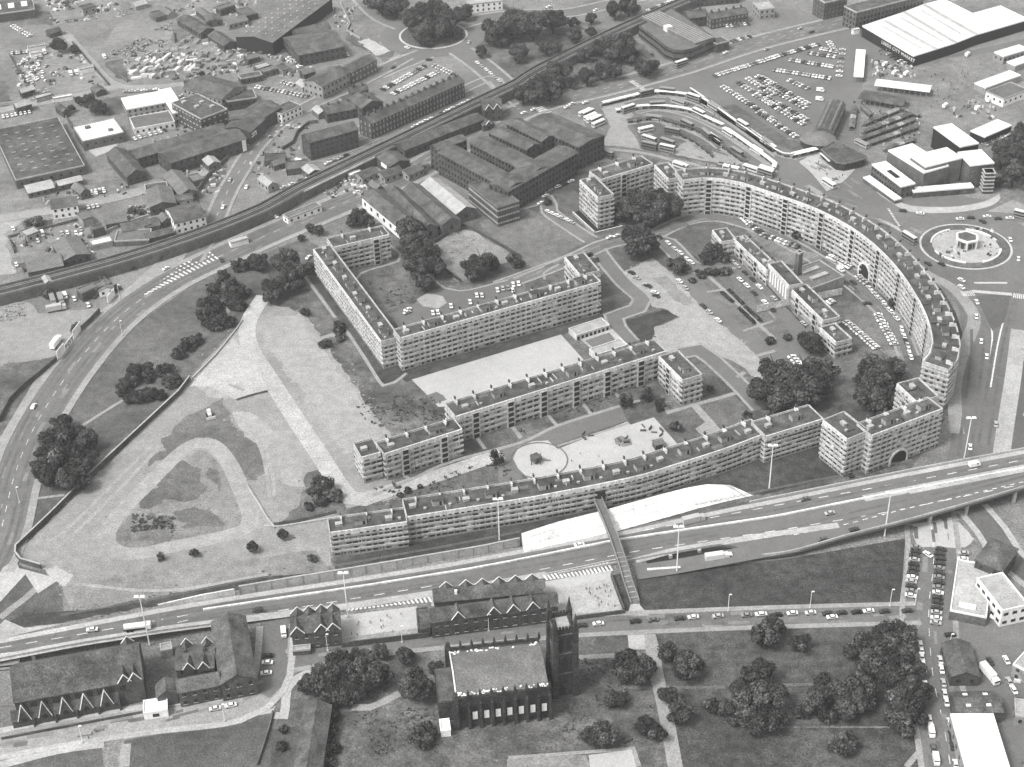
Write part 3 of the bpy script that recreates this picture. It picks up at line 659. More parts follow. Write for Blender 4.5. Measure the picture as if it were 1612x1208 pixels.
mb = MB(); mb.poly([a, b, (b.x, b.y, -.3), (a.x, a.y, -.3)]); put('slope_end_wall', mb.mesh('slope_end_wall', 'concrete'), kind='structure')
# piers below the flyover and the far-left bridge
pm = MB(); pm.box((0, 0, 0), 1.2, 1.2, 1.0); pm = pm.mesh('pier', 'concrete')
k = 0
for px in (L('23', 1270, 820)[0], L('23', 1050, 870)[0], L('23', 1560, 745)[0], L('22', 985, 1085)[0], L('22', 1160, 1050)[0], L('22', 1345, 1010)[0], L('30', 195, 560)[0]):
    c = P(px, 1.0); hh = max(1.5, mz(px[0])-1.0)
    put('bridge_pier', pm, None, (c.x, c.y+2.5, 0), .2, (1, 1, hh), label=['concrete pier under the flyover beside the underpass road', 'concrete pier under the flyover next to the pale forecourt', 'concrete pier under the flyover nearest the right edge', 'slim pier by the footbridge end of the dark slip road gap', 'middle pier of the dark slip road gap under the motorway', 'thick pier closing the dark slip road gap on its right', 'pier below the motorway at the far left'][k], cat='pier', group='piers carrying the motorway'); k += 1
mline(X(1000, 902, 1060, 893, 1120, 882, 1190, 869, 1260, 857), 8, 'motorway', 'slip_road', dz=.1, kind='structure')
# slip road gap: flat dark sheet paints the shade under the motorway, plus wall
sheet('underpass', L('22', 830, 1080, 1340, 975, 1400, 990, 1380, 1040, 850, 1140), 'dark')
wall_line('wall', 'low white wall closing the lower edge of the slip road', L('22', 840, 1148, 1040, 1135), 1.0, 1.0, 'concrete_white')
wall_line('wall', 'pale kerb wall along the field below the motorway', L('22', 1050, 1140, 1330, 1090, 1470, 1022), .8, .6, 'concrete')

for t_ in (.22, .34, .58, .70):
    mline(frac(t_, -60, 1680), 1.3, 'worn_lane', 'worn_lane', dz=.012, kind='structure')
# ------------------------------------------------------------------ the big deck-access flats
CH_ME = None
def chimney_mesh():
    mb = MB(); mb.cur = 0
    mb.box((0, 0, 0), .5, 3.0, 1.9); mb.cur = 1; mb.box((0, 0.9, 1.9), .55, 1.1, 1.3)
    return mb.mesh('chimney', ['cream_white', 'brick_dark'])
def hut_mesh():
    mb = MB(); mb.cur = 0; mb.box((0, 0, 0), 2.6, 1.7, 1.3); mb.cur = 1; mb.box((0, 0, 1.3), 2.8, 1.9, .15)
    return mb.mesh('roof_hut', ['roof_light', 'concrete'])
def hut2_mesh():
    mb = MB(); mb.cur = 0; mb.box((0, 0, 0), 4.4, 3.0, 2.3); mb.cur = 1; mb.box((0, 0, 2.3), 4.7, 3.3, .2); mb.cur = 2; mb.box((1.0, -1.52, 0), .9, .08, 1.9)
    return mb.mesh('roof_hut', ['cream', 'roof_felt', 'dark'])
CHIM, HUT, HUT2 = chimney_mesh(), hut_mesh(), hut2_mesh()
HUT3 = HUT
def wing(root, near, depth, h, floors, far=None, stairs=(), balcony=True, chim=14.0, huts=13.0, base=-1.0, bay=3.0, seed=0, curved=False, ends=(1, 1), chimside=1, tall=None):
    rnd = random.Random(seed)
    q = [P2(p, h) for p in near]
    if far is not None:
        d = (q[1]-q[0]).normalized(); depth = abs(Vector((-d.y, d.x)).dot(P2(far, h)-q[0]))
    if curved: q = smooth(q, 5)
    qf = offset(q, depth)
    ring = q+list(reversed(qf))
    mb = MB(); mb.prism(ring, base, h-.25)
    w = put('wing', fix(mb.mesh('wing', 'cream')), root)
    # roof felt and coping
    mb = MB(); n = len(q); i_, o_ = offset(q, .45), offset(q, depth-.45)
    mb.v = [(p.x, p.y, h-.2) for p in i_]+[(p.x, p.y, h-.2) for p in o_]
    for i in range(n-1): mb.f.append((i, i+1, n+i+1, n+i)); mb.mi.append(0)
    me = mb.mesh('roof', 'roof_felt')
    for p in me.polygons:
        if p.normal.z < 0: p.flip()
    put('roof', me, w)
    mb = MB()
    def strip(mb, line, o0, o1, z0, z1):
        a, b = offset(line, o0), offset(line, o1); k = len(line); s = len(mb.v)
        for z in (z0, z1):
            mb.v += [(p.x, p.y, z) for p in a]+[(p.x, p.y, z) for p in b]
        for i in range(k-1):
            A, B, C, D = s+i, s+k+i, s+2*k+i, s+3*k+i
            mb.f += [(A, A+1, C+1, C), (B, D, D+1, B+1), (C, C+1, D+1, D), (A, B, B+1, A+1)]; mb.mi += [mb.cur]*4
        mb.f += [(s, s+2*k, s+3*k, s+k), (s+k-1, s+2*k-1, s+4*k-1, s+3*k-1)]; mb.mi += [mb.cur]*2
    e0 = [q[0], qf[0]]; e1 = [qf[-1], q[-1]]
    e0r, e1r = [qf[0], q[0]], [q[-1], qf[-1]]
    strip(mb, q, -.5, .0, h-1.9, h+.42)
    put('fascia', fix(mb.mesh('fascia', 'cream_white')), w)
    mb = MB(); strip(mb, qf, .14, -.14, h-1.2, h+.42)
    for a, b in (e0r, e1r):
        t = (b-a).normalized(); strip(mb, [a+t*.1, b-t*.2], -.28, .02, h-1.6, h+.40)
    put('parapet', fix(mb.mesh('parapet', 'cream_band')), w)
    fh = (h-.4)/floors
    sides = [(q, 'near')]
    sides.append((list(reversed(qf)), 'far'))
    if ends[0]: sides.append(([qf[0], q[0]], 'end'))
    if ends[1]: sides.append(([q[-1], qf[-1]], 'end'))
    prj = .55 if balcony else .34
    for fl in range(floors):
        z0 = .2+fl*fh
        bb = MB(); wb = MB()
        for line, sd in sides:
            at, LL = path_at(line)
            # floor band: continuous balcony parapet, standing out from the wall
            if fl > 0:
                if sd == 'end':
                    t = (line[1]-line[0]).normalized(); strip(bb, [line[0]-t*prj, line[1]+t*prj], -.32, .02, z0-.28, z0+.66)
                else: strip(bb, line, -prj, .02, z0-.25, z0+(.62 if not balcony else .7))
            s = .5; top = fl == floors-1
            while s < LL-1.0:
                r = rnd.random()
                if balcony: wd_, wz, wh_ = bay*rnd.choice((.5, .66, .8, .4)), z0+.74, fh*.38
                else: wd_, wz, wh_ = bay*rnd.choice((.8, .8, .55)), z0+.80, fh*.32
                if sd == 'end': wd_ = min(wd_, bay*.5)
                if top and sd == 'near': wh_ = min(wh_, .62); wz = z0+.05; wd_ = bay*rnd.choice((.7, .45)); 
                if not any(abs(s+bay/2-x) < 2.6 for x in (stairs if sd == 'near' else ())) and not (r > .93):
                    p, t = at(min(LL-.6, s+bay/2)); ang = math.atan2(t.y, t.x)
                    wb.cur = 0 if r < .42 else (1 if r < .80 else 3)
                    nrm = Vector((t.y, -t.x))
                    c = p+nrm*(.03 if not (top and sd == 'near') else .52)
                    if top and sd == 'near' and fl > 0: wz = z0+.74
                    wb.box((c.x, c.y, wz), wd_, .1, wh_, ang)
                    if balcony and sd == 'near' and rnd.random() < .88:
                        wb.cur = 2; c2 = at(s)[0]+nrm*.28; wb.box((c2.x, c2.y, z0+.66), .2, .52, fh-.92, ang)
                    elif sd == 'near' and rnd.random() < .1:
                        wb.cur = 2; c2 = p+nrm*.12; wb.box((c2.x, c2.y, wz), wd_*.4, .1, wh_*.8, ang)
                s += bay
        if fl > 0: put('balcony_band', fix(bb.mesh('balcony_band', 'cream_band')), w)
        wb.build('window_row', ['glass', 'glass_mid', 'cream_band', 'curtain'], w, kind='stuff')
    at, LL = path_at(q)
    for sx in stairs:
        if sx > LL: continue
        p, t = at(sx); ang = math.atan2(t.y, t.x); nrm = Vector((t.y, -t.x)); mb = MB()
        c = p+nrm*.45; mb.cur = 0; mb.box((c.x, c.y, 0), 3.6, .9, h-.5, ang)
        for fl in range(floors):
            c = p+nrm*.92; mb.cur = 1; mb.box((c.x, c.y, .4+fl*fh), 2.5, .12, fh*.68, ang)
        put('stair_tower', mb.mesh('stair_tower', ['cream_band', 'dark']), w)
    for i in range(int(LL/7)):
        p, t = at(rnd.uniform(2, LL-2)); nn = Vector((-t.y, t.x)); c = p+nn*depth*rnd.uniform(.2, .8)
        mbp = MB(); mbp.box((0, 0, 0), rnd.uniform(1.5, 5), rnd.uniform(1, 3.5), .04+.01*(i % 5)); mbp.build('felt_patch', rnd.choice(('felt_patch', 'felt_dark')), w, loc=(c.x, c.y, h-.195), rz=math.atan2(t.y, t.x))
        if i % 2:
            p, t = at(rnd.uniform(2, LL-2)); c = p+nn*depth*rnd.uniform(.2, .7); mbp = MB(); mbp.box((0, 0, 0), .3, rnd.uniform(1.5, depth*.4), rnd.uniform(.4, .9)); mbp.build('roof_upstand', rnd.choice(('cream_band', 'felt_dark', 'roof_light')), w, loc=(c.x, c.y, h-.2), rz=math.atan2(t.y, t.x))
    # chimneys along the back, huts on the roof
    if chim:
        k = int(LL//chim)
        for i in range(k):
            s = (i+.5)*LL/k; p, t = at(s); nn = Vector((-t.y, t.x)); ang = math.atan2(t.y, t.x)
            c = p+nn*(depth-1.7 if chimside else 2.0)
            put('chimney', CHIM, w, (c.x, c.y, h-.2), ang)
    if huts:
        k = max(1, int(LL//huts))
        for i in range(k):
            s = (i+.22+.2*rnd.random())*LL/k; p, t = at(s); nn = Vector((-t.y, t.x)); ang = math.atan2(t.y, t.x)
            c = p+nn*depth*(.38+.14*rnd.random())
            put('roof_hut', HUT2 if i % 2 == 1 else HUT, w, (c.x, c.y, h-.2), ang, (1, 1, .8+.3*rnd.random()))
            if rnd.random() < .6:
                p, t = at(min(LL, s+huts*.45)); c = p+nn*depth*.3
                put('vent', HUT, w, (c.x, c.y, h-.2), ang, (.4, .5, .6))
    return w
def arch(w, p, t, r, h0, h=None, depth=1.2):
    """round-headed carriage arch standing proud of the facade: light surround, dark mouth"""
    nrm = Vector((t.y, -t.x)); mb = MB(); N = 14
    def ringpts(rad, off, dz=0):
        o = []
        c = p+nrm*off
        o.append((c.x-t.x*rad, c.y-t.y*rad, 0)); 
        for i in range(N+1):
            g = math.pi*(1-i/N); o.append((c.x+t.x*rad*math.cos(g), c.y+t.y*rad*math.cos(g), h0+rad*math.sin(g)))
        o.append((c.x+t.x*rad, c.y+t.y*rad, 0)); return o
    a, b, a2, b2 = ringpts(r, .9), ringpts(r+.9, .9), ringpts(r, .05), ringpts(r+.9, .05)
    for i in range(len(a)-1):
        mb.poly([a[i], a[i+1], b[i+1], b[i]]); mb.poly([b[i], b[i+1], b2[i+1], b2[i]]); mb.poly([a[i+1], a[i], a2[i], a2[i+1]])
    o = put('archway', fix(mb.mesh('archway', 'cream_white')), w)
    mb = MB(); mb.poly(ringpts(r, .6)); put('arch_mouth', mb.mesh('arch_mouth', 'dark'), w)
G = None
def flats(label): return thing('apartment_block', label, 'apartment block', group='long deck-access flats on the estate')
# U-shaped block on the left
F = flats('pale U-shaped flats round a grassy court left of the estate')
wing(F, L('11', 480, 345, 815, 268), 0, 15, 6, far=L('11', 770, 215)[0], chim=11, huts=18, seed=1, stairs=(22,))
wing(F, L('11', 362, 358, 770, 914), 0, 15, 6, far=L('11', 455, 322)[0], chim=0, huts=7.5, seed=2, bay=2.6)
wing(F, L('11', 885, 893)+L('12', 556, 552), 0, 18, 7, far=L('11', 830, 846)[0], chim=8.5, huts=12, seed=3, bay=2.7, balcony=True)
wing(F, L('12', 345, 404, 436, 512), 0, 16.5, 6, far=L('12', 458, 378)[0], chim=0, huts=9, seed=4)
# stepped middle block behind the playground
F = flats('stepped terrace of flats behind the sandy playground with stair towers')
wing(F, L('21', 650, 462, 762, 432), 0, 13.6, 5, far=L('21', 600, 378)[0], chim=0, huts=14, seed=5)
wing(F, L('21', 787, 442, 1255, 292), 0, 13.8, 5, far=L('21', 1200, 226)[0], chim=8, huts=16, seed=6, stairs=(9, 26.5))
wing(F, L('21', 1218, 216)+L('12', 952, 972), 0, 14, 5, far=L('12', 888, 900)[0], chim=8.5, huts=15, seed=7, stairs=(9, 25.5, 41.5, 57.5, 73, 90))
wing(F, L('12', 915, 1005, 1055, 1147), 0, 14, 5, far=L('12', 1030, 972)[0], chim=0, huts=9, seed=8, stairs=(9,))
# long curved block along the motorway
F = flats('long low curved flats running above the motorway wall')
wing(F, L('21', 460, 917, 922, 852), 11, 12.6, 5, far=L('21', 905, 767)[0], chim=8, huts=9, seed=9, balcony=False, bay=2.5)
wing(F, L('21', 926, 822, 1612, 713)+L('22', 300, 672, 540, 626, 800, 570, 1000, 508, 1300, 412, 1560, 314), 11, 12.8, 5, chim=9.5, huts=10, seed=10, balcony=False, bay=2.5, curved=True)
wing(F, L('23', 52, 335, 396, 230), 11, 14, 6, chim=9.5, huts=12, seed=11, balcony=False, bay=2.5)
# right-hand tall end blocks and the great crescent
F = flats('tall crescent of flats curving round the estate beside the fountain roundabout')
wing(F, L('23', 400, 237, 545, 352), 0, 19.5, 8, far=L('23', 480, 152)[0], chim=0, huts=9, seed=12, bay=2.7)
wq = wing(F, L('23', 690, 330, 1118, 168), 0, 20, 8, far=L('23', 622, 252)[0], chim=9, huts=9, seed=13, bay=2.7)
wing(F, L('23', 848, 18, 965, 128), 10.5, 19.6, 8, chim=0, huts=9, seed=14)
CRES = L('02', 1056, 1092, 1170, 1078, 1290, 1083, 1400, 1103, 1612, 1172)+L('13', 330, 100, 480, 172, 620, 258, 750, 365, 860, 485, 940, 600, 1000, 705, 1045, 820, 1062, 920, 1048, 985, 1005, 1035)
wc = wing(F, CRES, 11.5, 21, 8, chim=8.5, huts=9, seed=15, curved=True, stairs=[14+22*i for i in range(14)], bay=2.8)
_q = smooth([P2(p, 21) for p in CRES], 5); _at, _l = path_at(_q)
_b = min((((_at(s)[0]-P2(L('13', 662, 520)[0])).length, s) for s in range(0, int(_l), 2)))[1]
arch(wc, *_at(_b), 4.2, 3.2)
_q = [P2(p, 20) for p in L('23', 690, 330, 1118, 168)]; _at, _l = path_at(_q)
_b = min((((_at(s)[0]-P2(L('23', 865, 505)[0])).length, s) for s in range(0, int(_l), 1)))[1]
arch(wq, *_at(_b), 4.0, 2.6)
# block at the far corner of the crescent
F = flats('angular tall flats at the far end by the bus station')
wing(F, L('02', 436, 1090)+L('12', 545, 45), 0, 18.5, 7, far=L('12', 635, 22)[0], chim=0, huts=9, seed=16)
wing(F, L('02', 562, 1088, 873, 992), 0, 18.5, 7, far=L('02', 800, 944)[0], chim=10, huts=12, seed=17, stairs=(14, 43))
wing(F, L('02', 888, 1000, 972, 1086), 0, 18.5, 7, far=L('02', 945, 962)[0], chim=0, huts=9, seed=18)
# low inner block
F = flats('low stepped flats with a taller hall, inside the crescent')
wing(F, L('12', 1237, 242, 1292, 312), 0, 9, 3, far=L('12', 1312, 216)[0], chim=0, huts=8, seed=19)
wing(F, L('12', 1362, 290)+L('13', 60, 482), 0, 9, 3, far=L('12', 1432, 272)[0], chim=9, huts=9, seed=20, stairs=(10, 24, 38))
wh = wing(F, L('13', 72, 445, 195, 577), 0, 12, 1, far=L('13', 145, 425)[0], chim=0, huts=0, seed=21, balcony=False, bay=90)
wing(F, L('13', 203, 592, 400, 787), 0, 9.2, 3, far=L('13', 492, 757)[0], chim=0, huts=9, seed=22, stairs=(8, 24, 38))
wing(F, L('13', 383, 830, 480, 920), 0, 9, 3, far=L('13', 562, 887)[0], chim=0, huts=9, seed=23)
# tall windows of the hall
_q = [P2(p, 12) for p in L('13', 72, 445, 195, 577)]; _at, _l = path_at(_q)
for i in range(7):
    p, t = _at(_l*(i+.9)/8); mb = MB(); mb.box((0, 0, 0), 1.1, .16, 6.5); mb.build('tall_window', 'render_white', wh, loc=(p.x+t.y*.06, p.y-t.x*.06, 3.2), rz=math.atan2(t.y, t.x))
# ------------------------------------------------------------------ ordinary buildings
WIN_ME = {}
def win_mesh(mat):
    if mat not in WIN_ME:
        mb = MB(); mb.box((0, 0, 0), 1, .12, 1); WIN_ME[mat] = mb.mesh('window', mat)
    return WIN_ME[mat]
def quad(p1, p2, far, h):
    a, b = P2(p1, h), P2(p2, h); d = (b-a).normalized(); n = Vector((-d.y, d.x))
    dep = far if isinstance(far, (int, float)) else n.dot(P2(far, h)-a)
    return a, b, b+n*dep, a+n*dep
def gable_roof(mb, q, h, rise, axis, over=.35, gi=None):
    """roof planes with overhang and thickness-like eaves; axis 'x': ridge along the near edge"""
    a, b, c, d = [Vector((v.x, v.y)) for v in q]
    if axis == 'y': a, b, c, d = b, c, d, a
    u = (b-a).normalized(); n = (d-a).normalized(); L0 = (b-a).length; D0 = (d-a).length
    A, B, C, D = a-u*over-n*over, b+u*over-n*over, c+u*over+n*over, d-u*over+n*over
    dz = -over*rise/(D0/2)
    R1, R2 = (A+D)/2, (B+C)/2
    t = lambda v, z: (v.x, v.y, z)
    for off in (0.0, -.22):
        f = [[t(A, h+dz+off), t(B, h+dz+off), t(R2, h+rise+off), t(R1, h+rise+off)], [t(C, h+dz+off), t(D, h+dz+off), t(R1, h+rise+off), t(R2, h+rise+off)]]
        for q_ in f: mb.poly(q_)
    for x, y in ((A, B), (C, D)):
        mb.poly([t(x, h+dz), t(y, h+dz), t(y, h+dz-.22), t(x, h+dz-.22)])
    for x, r in ((A, R1), (D, R1), (B, R2), (C, R2)):
        mb.poly([t(x, h+dz), t(r, h+rise), t(r, h+rise-.22), t(x, h+dz-.22)])
    return (a, b, c, d)
def bld(name, label, p1, p2, far, h, roof='flat', rise=2.5, wm='brick', rm='slate', floors=2, bay=3.2, ww=1.2, wh=1.4, win='glass', axis=None, cat='building', group=None, chim=0, wobj=False, para='concrete', extra=None, sill=False, wfar=False):
    q = quad(p1, p2, far, h); a, b, c, d = q
    u = (b-a).normalized(); n = (d-a).normalized(); LX, LY = (b-a).length, (d-a).length
    org = (a+c)/2
    root = thing(name, label, cat, (org.x, org.y, 0), group=group)
    q = [v-org for v in q]; a, b, c, d = q
    if axis is None: axis = 'x' if LX >= LY else 'y'
    w = MB(); w.prism(ccw(q), -.5, h)
    rf = MB()
    if roof == 'flat':
        e = .35
        ins = [a+u*e+n*e, b-u*e+n*e, c-u*e-n*e, d+u*e-n*e]
        rf.poly([(v.x, v.y, h+.02) for v in ins])
        pr = MB()
        o_ = [a-u*.08-n*.08, b+u*.08-n*.08, c+u*.08+n*.08, d-u*.08+n*.08]
        k = 4
        pr.v = [(v.x, v.y, h-.3) for v in o_]+[(v.x, v.y, h+.5) for v in o_]+[(v.x, v.y, h+.5) for v in ins]+[(v.x, v.y, h) for v in ins]
        for i in range(4):
            j = (i+1) % 4
            pr.f += [(i, j, 4+j, 4+i), (4+i, 4+j, 8+j, 8+i), (8+i, 8+j, 12+j, 12+i)]; pr.mi += [0]*3
    elif roof in ('gable', 'saw'):
        aa, bb, cc, dd = gable_roof(rf, q, h+.03, rise, axis)
        for x, y in ((aa, dd), (bb, cc)):
            m_ = (x+y)/2; w.poly([(x.x, x.y, h-.01), (y.x, y.y, h-.01), (m_.x, m_.y, h+rise-.03)])
    elif roof == 'hip':
        e = .4; A, B, C, D = a-u*e-n*e, b+u*e-n*e, c+u*e+n*e, d-u*e+n*e
        if LX >= LY: r1, r2 = (A+D)/2+u*(LY/2), (B+C)/2-u*(LY/2)
        else: r1, r2 = (A+B)/2+n*(LX/2), (D+C)/2-n*(LX/2)
        t = lambda v, z: (v.x, v.y, z)
        if LX >= LY: F = [[(A, 0), (B, 0), (r2, 1), (r1, 1)], [(C, 0), (D, 0), (r1, 1), (r2, 1)], [(D, 0), (A, 0), (r1, 1)], [(B, 0), (C, 0), (r2, 1)]]
        else: F = [[(A, 0), (B, 0), (r1, 1)], [(B, 0), (C, 0), (r2, 1), (r1, 1)], [(C, 0), (D, 0), (r2, 1)], [(D, 0), (A, 0), (r1, 1), (r2, 1)]]
        for f in F: rf.poly([t(v, h+.03+rise*k) for v, k in f])
        rf.poly([t(v, h+.01) for v in (D, C, B, A)])
    wo = put('wall', fix(w.mesh('wall', wm)), root)
    ro = put('roof', fix(rf.mesh('roof', rm)) if roof != 'flat' else rf.mesh('roof', rm), root)
    if roof == 'flat':
        for p in ro.data.polygons:
            if p.normal.z < 0: p.flip()
        put('parapet', fix(pr.mesh('parapet', para)), root)
    # windows on the faces towards the viewer
    fh = h/max(1, floors)
    faces = [(a, b), (d, a), (b, c)] + ([(c, d)] if wfar else [])
    if floors:
        for s, e in faces:
            t = (e-s).normalized(); nr = Vector((t.y, -t.x)); LL = (e-s).length
            mid = (s+e)/2+org
            if nr.dot(-mid) < -.02*mid.length and not wfar: continue
            k = int((LL-.8)//bay)
            if k < 1: continue
            ang = math.atan2(t.y, t.x)
            for fl in range(floors):
                z = fl*fh+(fh-wh)*.55
                if wobj:
                    for i in range(k):
                        p = s+t*(LL*(i+.5)/k)+nr*.05
                        wd_ = put('window', win_mesh(win), root, (p.x, p.y, z), ang, (ww, 1, wh))
                        if sill: put('sill', win_mesh('stone_edge'), wd_, (0, -.1, -.14), 0, (1.25, 1.6, .13))
                else:
                    mb = MB()
                    for i in range(k):
                        p = s+t*(LL*(i+.5)/k)+nr*.05; mb.box((p.x, p.y, z), ww, .12, wh, ang)
                    mb.build('window_row', win, root, kind='stuff')
    if chim:
        mbc = MB(); mbc.cur = 0; mbc.box((0, 0, 0), .9, 1.6, 2.0); mbc.cur = 1
        for y in (-.5, 0, .5): mbc.box((0, y, 2.0), .3, .3, .5)
        cm = mbc.mesh('chimney', ['brick_dark', 'slate_pale'])
        for i in range(chim):
            f = (i+.5)/chim
            p = a.lerp(b, f).lerp(d.lerp(c, f), .5) if axis == 'x' else a.lerp(d, f).lerp(b.lerp(c, f), .5)
            put('chimney', cm, root, (p.x, p.y, h+(rise-.7 if roof != 'flat' else 0)), math.atan2(u.y, u.x))
    root['q'] = 0; del root['q']
    return root, [v+org for v in q], u, n, org
def gables(R, ts, w, rise, depth, h, trim='render_white', wm='brick_dark', rm='slate', side=0):
    """small cross gables standing on the near eave, with pale bargeboards"""
    root, q, u, n, org = R
    a, b, c, d = q
    if side: a, b, n, u = c, d, -n, -u
    for t in ts:
        p = a.lerp(b, t)-org; L0, L1 = p-u*w/2-n*.3, p+u*w/2-n*.3; ap = p-n*.3; bk = n*depth
        T = lambda v, z: (v.x, v.y, z)
        mb = MB(); mb.cur = 0
        mb.poly([T(L0, h-1.5), T(L1, h-1.5), T(L1, h), T(ap, h+rise), T(L0, h)])
        for s_ in (L0, L1): mb.poly([T(s_, h-1.5), T(s_, h), T(s_+n*.6, h), T(s_+n*.6, h-1.5)])
        mb.cur = 1
        mb.poly([T(L0, h), T(ap, h+rise), T(ap+bk, h+rise), T(L0+bk, h)]); mb.poly([T(L1, h), T(L1+bk, h), T(ap+bk, h+rise), T(ap, h+rise)])
        g = put('gable', fix(mb.mesh('gable', [wm, rm])), root)
        if trim:
            tb = MB()
            for s_ in (L0, L1):
                A, B = Vector((s_.x, s_.y, h+.05))-Vector((n.x, n.y, 0))*.12, Vector((ap.x, ap.y, h+rise+.05))-Vector((n.x, n.y, 0))*.12
                tb.tube(A, B, .19, .19, 5)
            tb.build('bargeboard', trim, g)
def skylights(R, nx, ny, sx, sy, h, mat='concrete_white', rise=0, x0=.06, y0=.08, ax='x'):
    root, q, u, n, org = R; a, b, c, d = q
    mb = MB(); mb.box((0, 0, 0), sx, sy, .35); me = mb.mesh('skylight', mat)
    for j in range(ny):
        for i in range(nx):
            fx, fy = x0+(1-2*x0)*(i+.5)/nx, y0+(1-2*y0)*(j+.5)/ny
            p = a.lerp(b, fx).lerp(d.lerp(c, fx), fy)-org
            z = h+.05+rise*(1-abs(2*(fy if ax == 'x' else fx)-1))
            put('skylight', me, root, (p.x, p.y, z), math.atan2(u.y, u.x))
def hut_on(R, fx, fy, sx, sy, sz, h, mat='concrete', name='roof_hut'):
    root, q, u, n, org = R; a, b, c, d = q; p = a.lerp(b, fx).lerp(d.lerp(c, fx), fy)-org
    mb = MB(); mb.box((0, 0, 0), sx, sy, sz); mb.box((0, 0, sz), sx+.3, sy+.3, .2); mb.build(name, mat, root, loc=(p.x, p.y, h), rz=math.atan2(u.y, u.x))
def poly_bld(name, label, px, h, wm, rm, cat='building', para='concrete', group=None, curve=False, bands=0, win='glass'):
    pts = [P2(p, h) for p in px]
    if curve: pts = smooth(pts, 3, True)
    pts = ccw(pts); org = sum(pts, Vector((0, 0)))/len(pts); q = [p-org for p in pts]
    root = thing(name, label, cat, (org.x, org.y, 0), group=group)
    mb = MB(); mb.prism(q, -.5, h, top=False); put('wall', fix(mb.mesh('wall', wm)), root)
    mb = MB(); mb.v = [(p.x, p.y, h-.05) for p in q]
    for t in tessellate_polygon([[Vector((p.x, p.y, 0)) for p in q]]): mb.f.append(tuple(t)); mb.mi.append(0)
    me = mb.mesh('roof', rm)
    for p in me.polygons:
        if p.normal.z < 0: p.flip()
    put('roof', me, root)
    put('parapet', ribbon_mesh('parapet', q, .4, -.1, para, h+.45, True, thick=.8), root)
    for k in range(bands):
        z = h*(k+.55)/bands; put('window_row', ribbon_mesh('window_row', q, .0, -.08, win, z+.7, True, thick=1.3), root)
    return root, org
def text(s, size, mat, parent=None, loc=(0, 0, 0), rot=(0, 0, 0), name='lettering', ext=.05, label=None, sx=1):
    c = bpy.data.curves.new('lettering', 'FONT'); c.body = s; c.size = size; c.extrude = ext; c.align_x = 'CENTER'; c.resolution_u = 2; c.space_character = 1.15
    o = bpy.data.objects.new('tmp', c); COL.objects.link(o)
    dg = bpy.context.evaluated_depsgraph_get(); me = bpy.data.meshes.new_from_object(o.evaluated_get(dg)); bpy.data.objects.remove(o)
    me.materials.clear(); me.materials.append(MATS[mat])
    k = put(name, me, parent, loc); k.rotation_euler = rot; k.scale = (sx, 1, 1)
    return k
def face_text(R, s, size, mat, f, z, side='near', off=.3, sx=1):
    root, q, u, n, org = R; a, b, c, d = q
    A, B = (a, b) if side == 'near' else ((d, a) if side == 'left' else (b, c))
    t = (B-A).normalized(); nr = Vector((t.y, -t.x)); p = A.lerp(B, f)+nr*off-org
    return text(s, size, mat, root, (p.x, p.y, z), (math.pi/2, 0, math.atan2(t.y, t.x)), sx=sx)
# ---------- top left: works, sheds and yards
R = bld('factory', 'wide dark flat-roofed works with rows of small skylights at far left', *L('00', 95, 1092, 512, 1002, 392, 702), 5.5, 'flat', wm='brick', rm='roof_felt', floors=1, bay=5, para='roof_light')
skylights(R, 5, 7, 2.4, .6, 5.55, mat='roof_light')
R = bld('warehouse', 'white flat-roofed depot beside the dark works', *L('00', 500, 858, 748, 802, 692, 716), 6, 'flat', wm='brick', rm='roof_white', floors=1, bay=4, para='roof_light')
hut_on(R, .3, .75, 3, 2, 1.2, 6, 'roof_grey'); hut_on(R, .75, .3, 2.5, 2, 1, 6, 'roof_grey')
sheet('loading_yard', L('00', 500, 880, 720, 850, 700, 900, 580, 950), 'sand')
R1 = bld('warehouse', 'white-roofed wing at the back of the pale office court', *L('00', 765, 665, 1000, 622, 958, 556), 6, 'flat', wm='brick_pale', rm='roof_white', para='roof_white', floors=2, bay=3)
R1 = bld('office', 'white-roofed wing at the right of the pale office court', *L('00', 956, 548, 1045, 688, 1030, 532), 7, 'flat', wm='brick_pale', rm='roof_white', para='roof_white', floors=2, bay=3)
R1 = bld('workshop', 'low grey-roofed front range of the pale office court', *L('00', 812, 782, 1056, 738, 790, 712), 4, 'flat', wm='concrete_white', rm='roof_grey', para='concrete_white', floors=1, bay=3)
sheet('court', L('00', 765, 665, 1000, 625, 1045, 700, 800, 730), 'concrete')
R = bld('mill', 'blackened three-storey mill with rooftop boxes beside the white offices', *L('00', 1215, 722, 1375, 662, 1310, 526), 11, 'flat', wm='brick_dark', rm='roof_felt', floors=3, win='concrete', ww=1.6, wh=.8)
for a_, b_ in ((.4, .5), (.7, .6), (.75, .3), (.3, .85)): hut_on(R, a_, b_, 2.5, 2, 1, 11, 'concrete')
bld('warehouse', 'grey gabled warehouse above the blackened mill', *L('00', 1335, 602, 1490, 520, 1262, 452), 8, 'gable', 3, 'brick_pale', 'slate_mid', 2, axis='y')
bld('workshop', 'dark low workshop with jagged parapet left of the ring street', *L('00', 1372, 618, 1550, 592, 1500, 540), 6, 'flat', wm='brick_dark', rm='slate', floors=1)
bld('shed', 'long dark gabled shed behind its twin by the ring street', *L('00', 830, 958, 1380, 792, 1092, 815), 7, 'gable', 2.5, 'brick_dark', 'slate', 2)
R = bld('shed', 'long gabled brick works with a tall white sign at its street end', *L('00', 1030, 985, 1490, 838, 1440, 768), 8, 'gable', 2.5, 'brick_dark', 'slate_mid', 2, bay=4)
